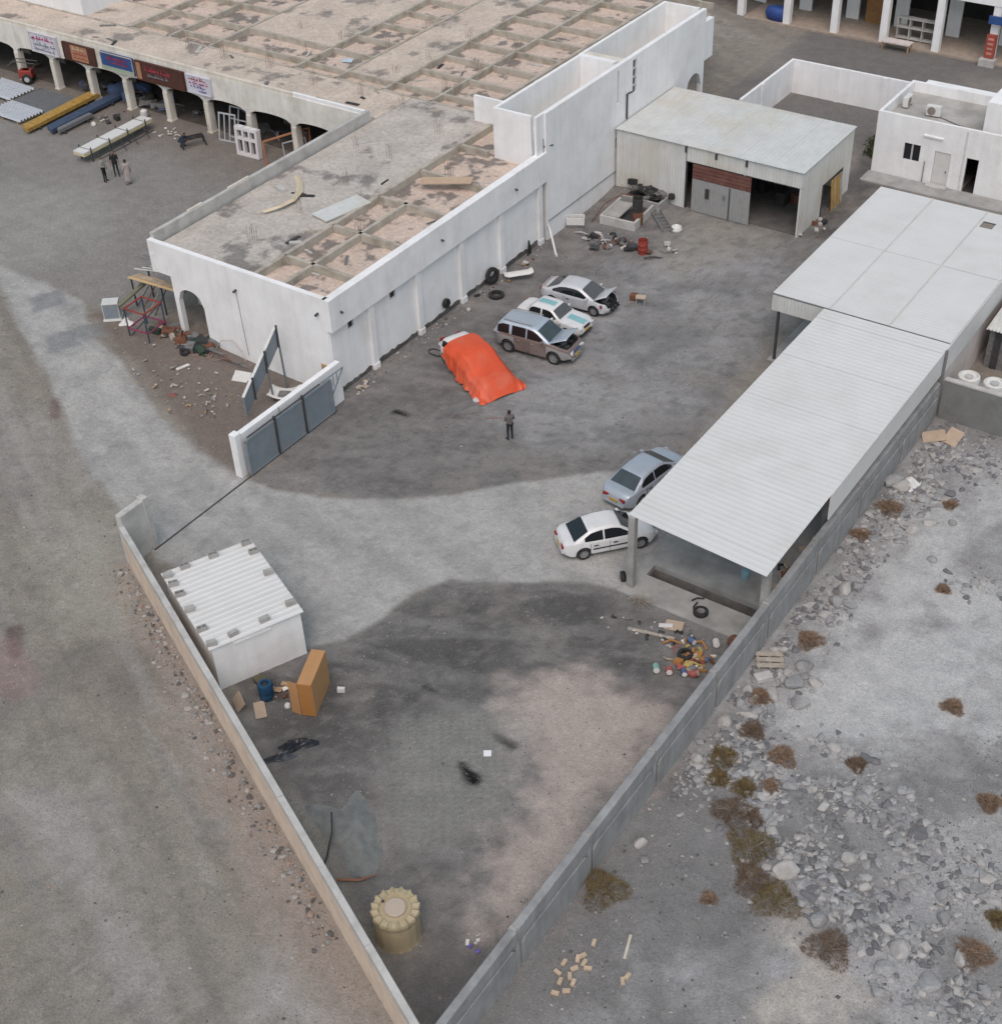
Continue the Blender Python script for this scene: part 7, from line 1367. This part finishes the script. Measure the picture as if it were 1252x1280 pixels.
def along(poly, n, w_, r_):
    P_ = np.array(poly); seg = np.linalg.norm(np.diff(P_, axis=0), axis=1); cum = np.concatenate([[0], np.cumsum(seg)]); u = r_.uniform(0, cum[-1], n); i = np.clip(np.searchsorted(cum, u)-1, 0, len(seg)-1); t_ = (u-cum[i])/seg[i]; q = P_[i]+(P_[i+1]-P_[i])*t_[:, None]
    return q+r_.randn(n, 2)*w_
r_ = np.random.RandomState(11)
pts = np.concatenate([along(BAND1, 2600, 0.6, r_), along(BAND2, 2400, 0.75, r_), along(BAND3, 1300, 1.0, r_), along(BAND4, 700, 0.8, r_), along(BAND5, 80, 0.6, r_)])
pts = pts[(pts[:, 0] > -15.4)]
cl = vn(pts[:, 0], pts[:, 1], 0.9, 9, 2); pts = pts[cl > 0.36]
sz = 0.04+0.17*r_.rand(len(pts))**3.2+0.10*(r_.rand(len(pts)) < 0.05)
scatter('rubble', 'grey broken stone rubble spread outside the right wall', pts, sz, [stone_m, stone_m, stone_pale, pm('stone_dark', (0.15, 0.15, 0.155), 0.95, 0.2, 2, bump=0.3)], IV, IF, 21, jitter=0.42, flat=0.6, sink=0.45)
OV = np.array([[1, 0, 0], [-1, 0, 0], [0, 1, 0], [0, -1, 0], [0, 0, 1], [0, 0, -1]], float); OF = np.array([[0, 2, 4], [2, 1, 4], [1, 3, 4], [3, 0, 4], [2, 0, 5], [1, 2, 5], [3, 1, 5], [0, 3, 5]])
peb_m = [pm('pebble_pale', (0.34, 0.325, 0.305), 0.95, 0.1), pm('pebble_grey', (0.24, 0.235, 0.23), 0.95, 0.15), pm('pebble_dark', (0.10, 0.097, 0.095), 0.95, 0.15), pm('pebble_brown', (0.27, 0.21, 0.17), 0.95, 0.15)]
g1 = np.stack([r_.uniform(-16, 0, 3200), r_.uniform(18, 57, 3200)], -1); g1 = g1[(g1[:, 0] > -15.4) & (sdf(RPALE, g1[:, 0], g1[:, 1]) > 0.5*r_.rand(len(g1)))]
scatter('gravel', 'small grey gravel over the lot on the right', g1, 0.02+0.06*r_.rand(len(g1))**2, peb_m[:3], OV, OF, 22)
g2 = np.stack([r_.uniform(-62, -17, 9000), r_.uniform(12, 42, 9000)], -1)
g2 = g2[(g2[:, 1] < 28.2-0.475*(g2[:, 0]+41.5)) | (g2[:, 0] < -42)]; g2 = g2[(sdf(DRIVE, g2[:, 0], g2[:, 1]) > 0.1) & (vn(g2[:, 0], g2[:, 1], 0.25, 12, 3) > 0.40) & (g2[:, 1] < 43)]
scatter('gravel', 'scattered gravel on the open ground left of the compound', g2, 0.015+0.055*r_.rand(len(g2))**3.0, peb_m, OV, OF, 23)
g3 = np.stack([r_.uniform(-42, -16, 9000), r_.uniform(18, 72, 9000)], -1)
k = ((sdf(LOWYARD, g3[:, 0], g3[:, 1]) < -0.3) | (sdf(YARD, g3[:, 0], g3[:, 1]) < -0.5)) & (sdf(DRIVE, g3[:, 0], g3[:, 1]) > 0.2) & (vn(g3[:, 0], g3[:, 1], 0.35, 33, 3) > 0.5); g3 = g3[k]
scatter('gravel', 'scattered gravel on the yard inside the compound', g3, 0.012+0.045*r_.rand(len(g3))**3.0, peb_m, OV, OF, 24)
wl = np.stack([np.zeros(700), np.zeros(700)], -1); u = r_.rand(700); wl[:, 0] = LA.x+(LB.x-LA.x)*u*0.8; wl[:, 1] = LA.y+(LB.y-LA.y)*u*0.8; off = 0.35+np.abs(r_.randn(700))*0.45; wl[:, 0] += nI.x*off; wl[:, 1] += nI.y*off
scatter('rubble', 'small rubble along the outer foot of the oblique wall', wl, 0.03+0.10*r_.rand(700)**2.2, peb_m, IV, IF, 25)
wy = np.stack([r_.uniform(-42.0, -41.3, 260), r_.uniform(44.5, 63, 260)], -1)
scatter('rubble', 'small rubble along the foot of the workshop wall in the yard', wy, 0.02+0.08*r_.rand(260)**2, peb_m, IV, IF, 26)
hp = np.array([[-43.6, 16.6]])+r_.randn(160, 2)*np.array([1.3, 0.7]); hp = np.stack([r_.normal(-40.6, 0.8, 140), r_.normal(17.6, 0.9, 140)], -1)
scatter('rubble', 'small grey rubble patch at the left picture edge', hp, 0.04+0.12*r_.rand(140)**2, peb_m, IV, IF, 27)
# bricks dumped outside
bm_ = MB(); bm_.rbox(0, 0, 0, 0.26, 0.13, 0.09); bme = bm_.mesh('brick', pm('brick_pale', (0.50, 0.39, 0.28), 0.9, 0.12, 3)); 
for i, (x, y) in enumerate(BRICKS):
    o = link('brick', bme); o.location = (x, y, 0.03); o.rotation_euler = (rs.uniform(-.2, .2), rs.uniform(-.2, .2), rs.uniform(0, 3)); tag(o, 'pale tan brick lying loose on the dirt outside the right wall', 'brick', 'loose bricks outside the right wall')
mb = MB(); mb.bar((STICK[0][0], STICK[0][1], 0.05), (STICK[1][0], STICK[1][1], 0.06), 0.09, 0.05); put('timber', mb, pm('pale_timber', (0.5, 0.46, 0.38), 0.9), 'pale thin timber lying on the dirt outside the right wall', 'timber', 0, 0, 0)
# dry bushes
bush = [pm('bush_olive', (0.17, 0.125, 0.055), 0.95, 0.4, 7), pm('bush_brown', (0.17, 0.12, 0.085), 0.95, 0.4, 7), pm('bush_rust', (0.25, 0.17, 0.115), 0.95, 0.4, 7)]
kind_ = [0, 0, 0, 0, 1, 1, 0, 1, 0, 2, 2, 2, 2, 2, 2, 1, 1, 1, 2, 2, 2, 2, 2, 2, 0]
nb = {0: 'olive brown', 1: 'dark brown', 2: 'rusty brown'}
where = ['alone close to the right wall', 'highest of the row of bushes', 'just below the highest bush of the row', 'small and greenest in the row of bushes', 'wide, in the middle of the row of bushes', 'small, right of the row of bushes', 'wide, left of the big boulder', 'just under the big boulder on the left', 'lowest of the row of bushes', 'faint, right of the top of the row of bushes', 'faint and small, right of the row of bushes', 'against the wall near the white bags', 'furthest up on the pale ground', 'beside the pallet rocks', 'small, near the pale concrete block', 'among stones above the row of bushes', 'down in the lower stone band', 'small, on the pale ground beyond the bushes', 'at the right picture edge', 'in the lower right corner', 'tiny, right of the lone bush', 'small, on the pale open ground', 'faint, on the pale ground at right', 'small, at the wall foot under the canopy', 'small, at the right edge among stones']
for i, (x, y, r0) in enumerate(SHRUBS):
    rn = random.Random(500+i); t = thing('dry_bush', '%s dry bush, %s' % (nb[kind_[i]], where[i]), 'bush', (x, y, 0)); mb = MB(); n_ = int(500+900*r0); tw = MB()
    for k in range(n_):
        a = rn.uniform(0, 6.28); rr = r0*math.sqrt(rn.random())*(1+0.25*math.sin(3*a+i)); hh = (0.25+0.75*rn.random())*r0*0.62*(1.05-(rr/r0/1.25)**2)
        c_ = Vector((rr*math.cos(a), rr*math.sin(a), max(0.02, hh))); u = Vector((math.cos(a)*0.6+rn.gauss(0, .5), math.sin(a)*0.6+rn.gauss(0, .5), rn.uniform(0.1, 1))).normalized()*rn.uniform(.05, .13); v = u.orthogonal().normalized(); v.rotate(Euler((rn.random()*6, 0, 0))); v *= 0.012
        mb.add([c_-u-v, c_-u+v, c_+u+v*0.3, c_+u-v*0.3], [(0, 1, 2, 3)])
    obj('foliage', mb, bush[kind_[i]], t, fix=False)
    for k in range(16):
        a = rn.uniform(0, 6.28); tw.tube([(0, 0, -0.02), (r0*0.4*math.cos(a), r0*0.4*math.sin(a), r0*0.3), (r0*0.85*math.cos(a+.2), r0*0.85*math.sin(a+.2), r0*0.4*rn.random())], [0.012, 0.008, 0.004], 4)
    obj('twigs', tw, wood_grey, t)
for o in bpy.data.objects:
    for k in ('world_build', 'w'):
        if k in o: del o[k]
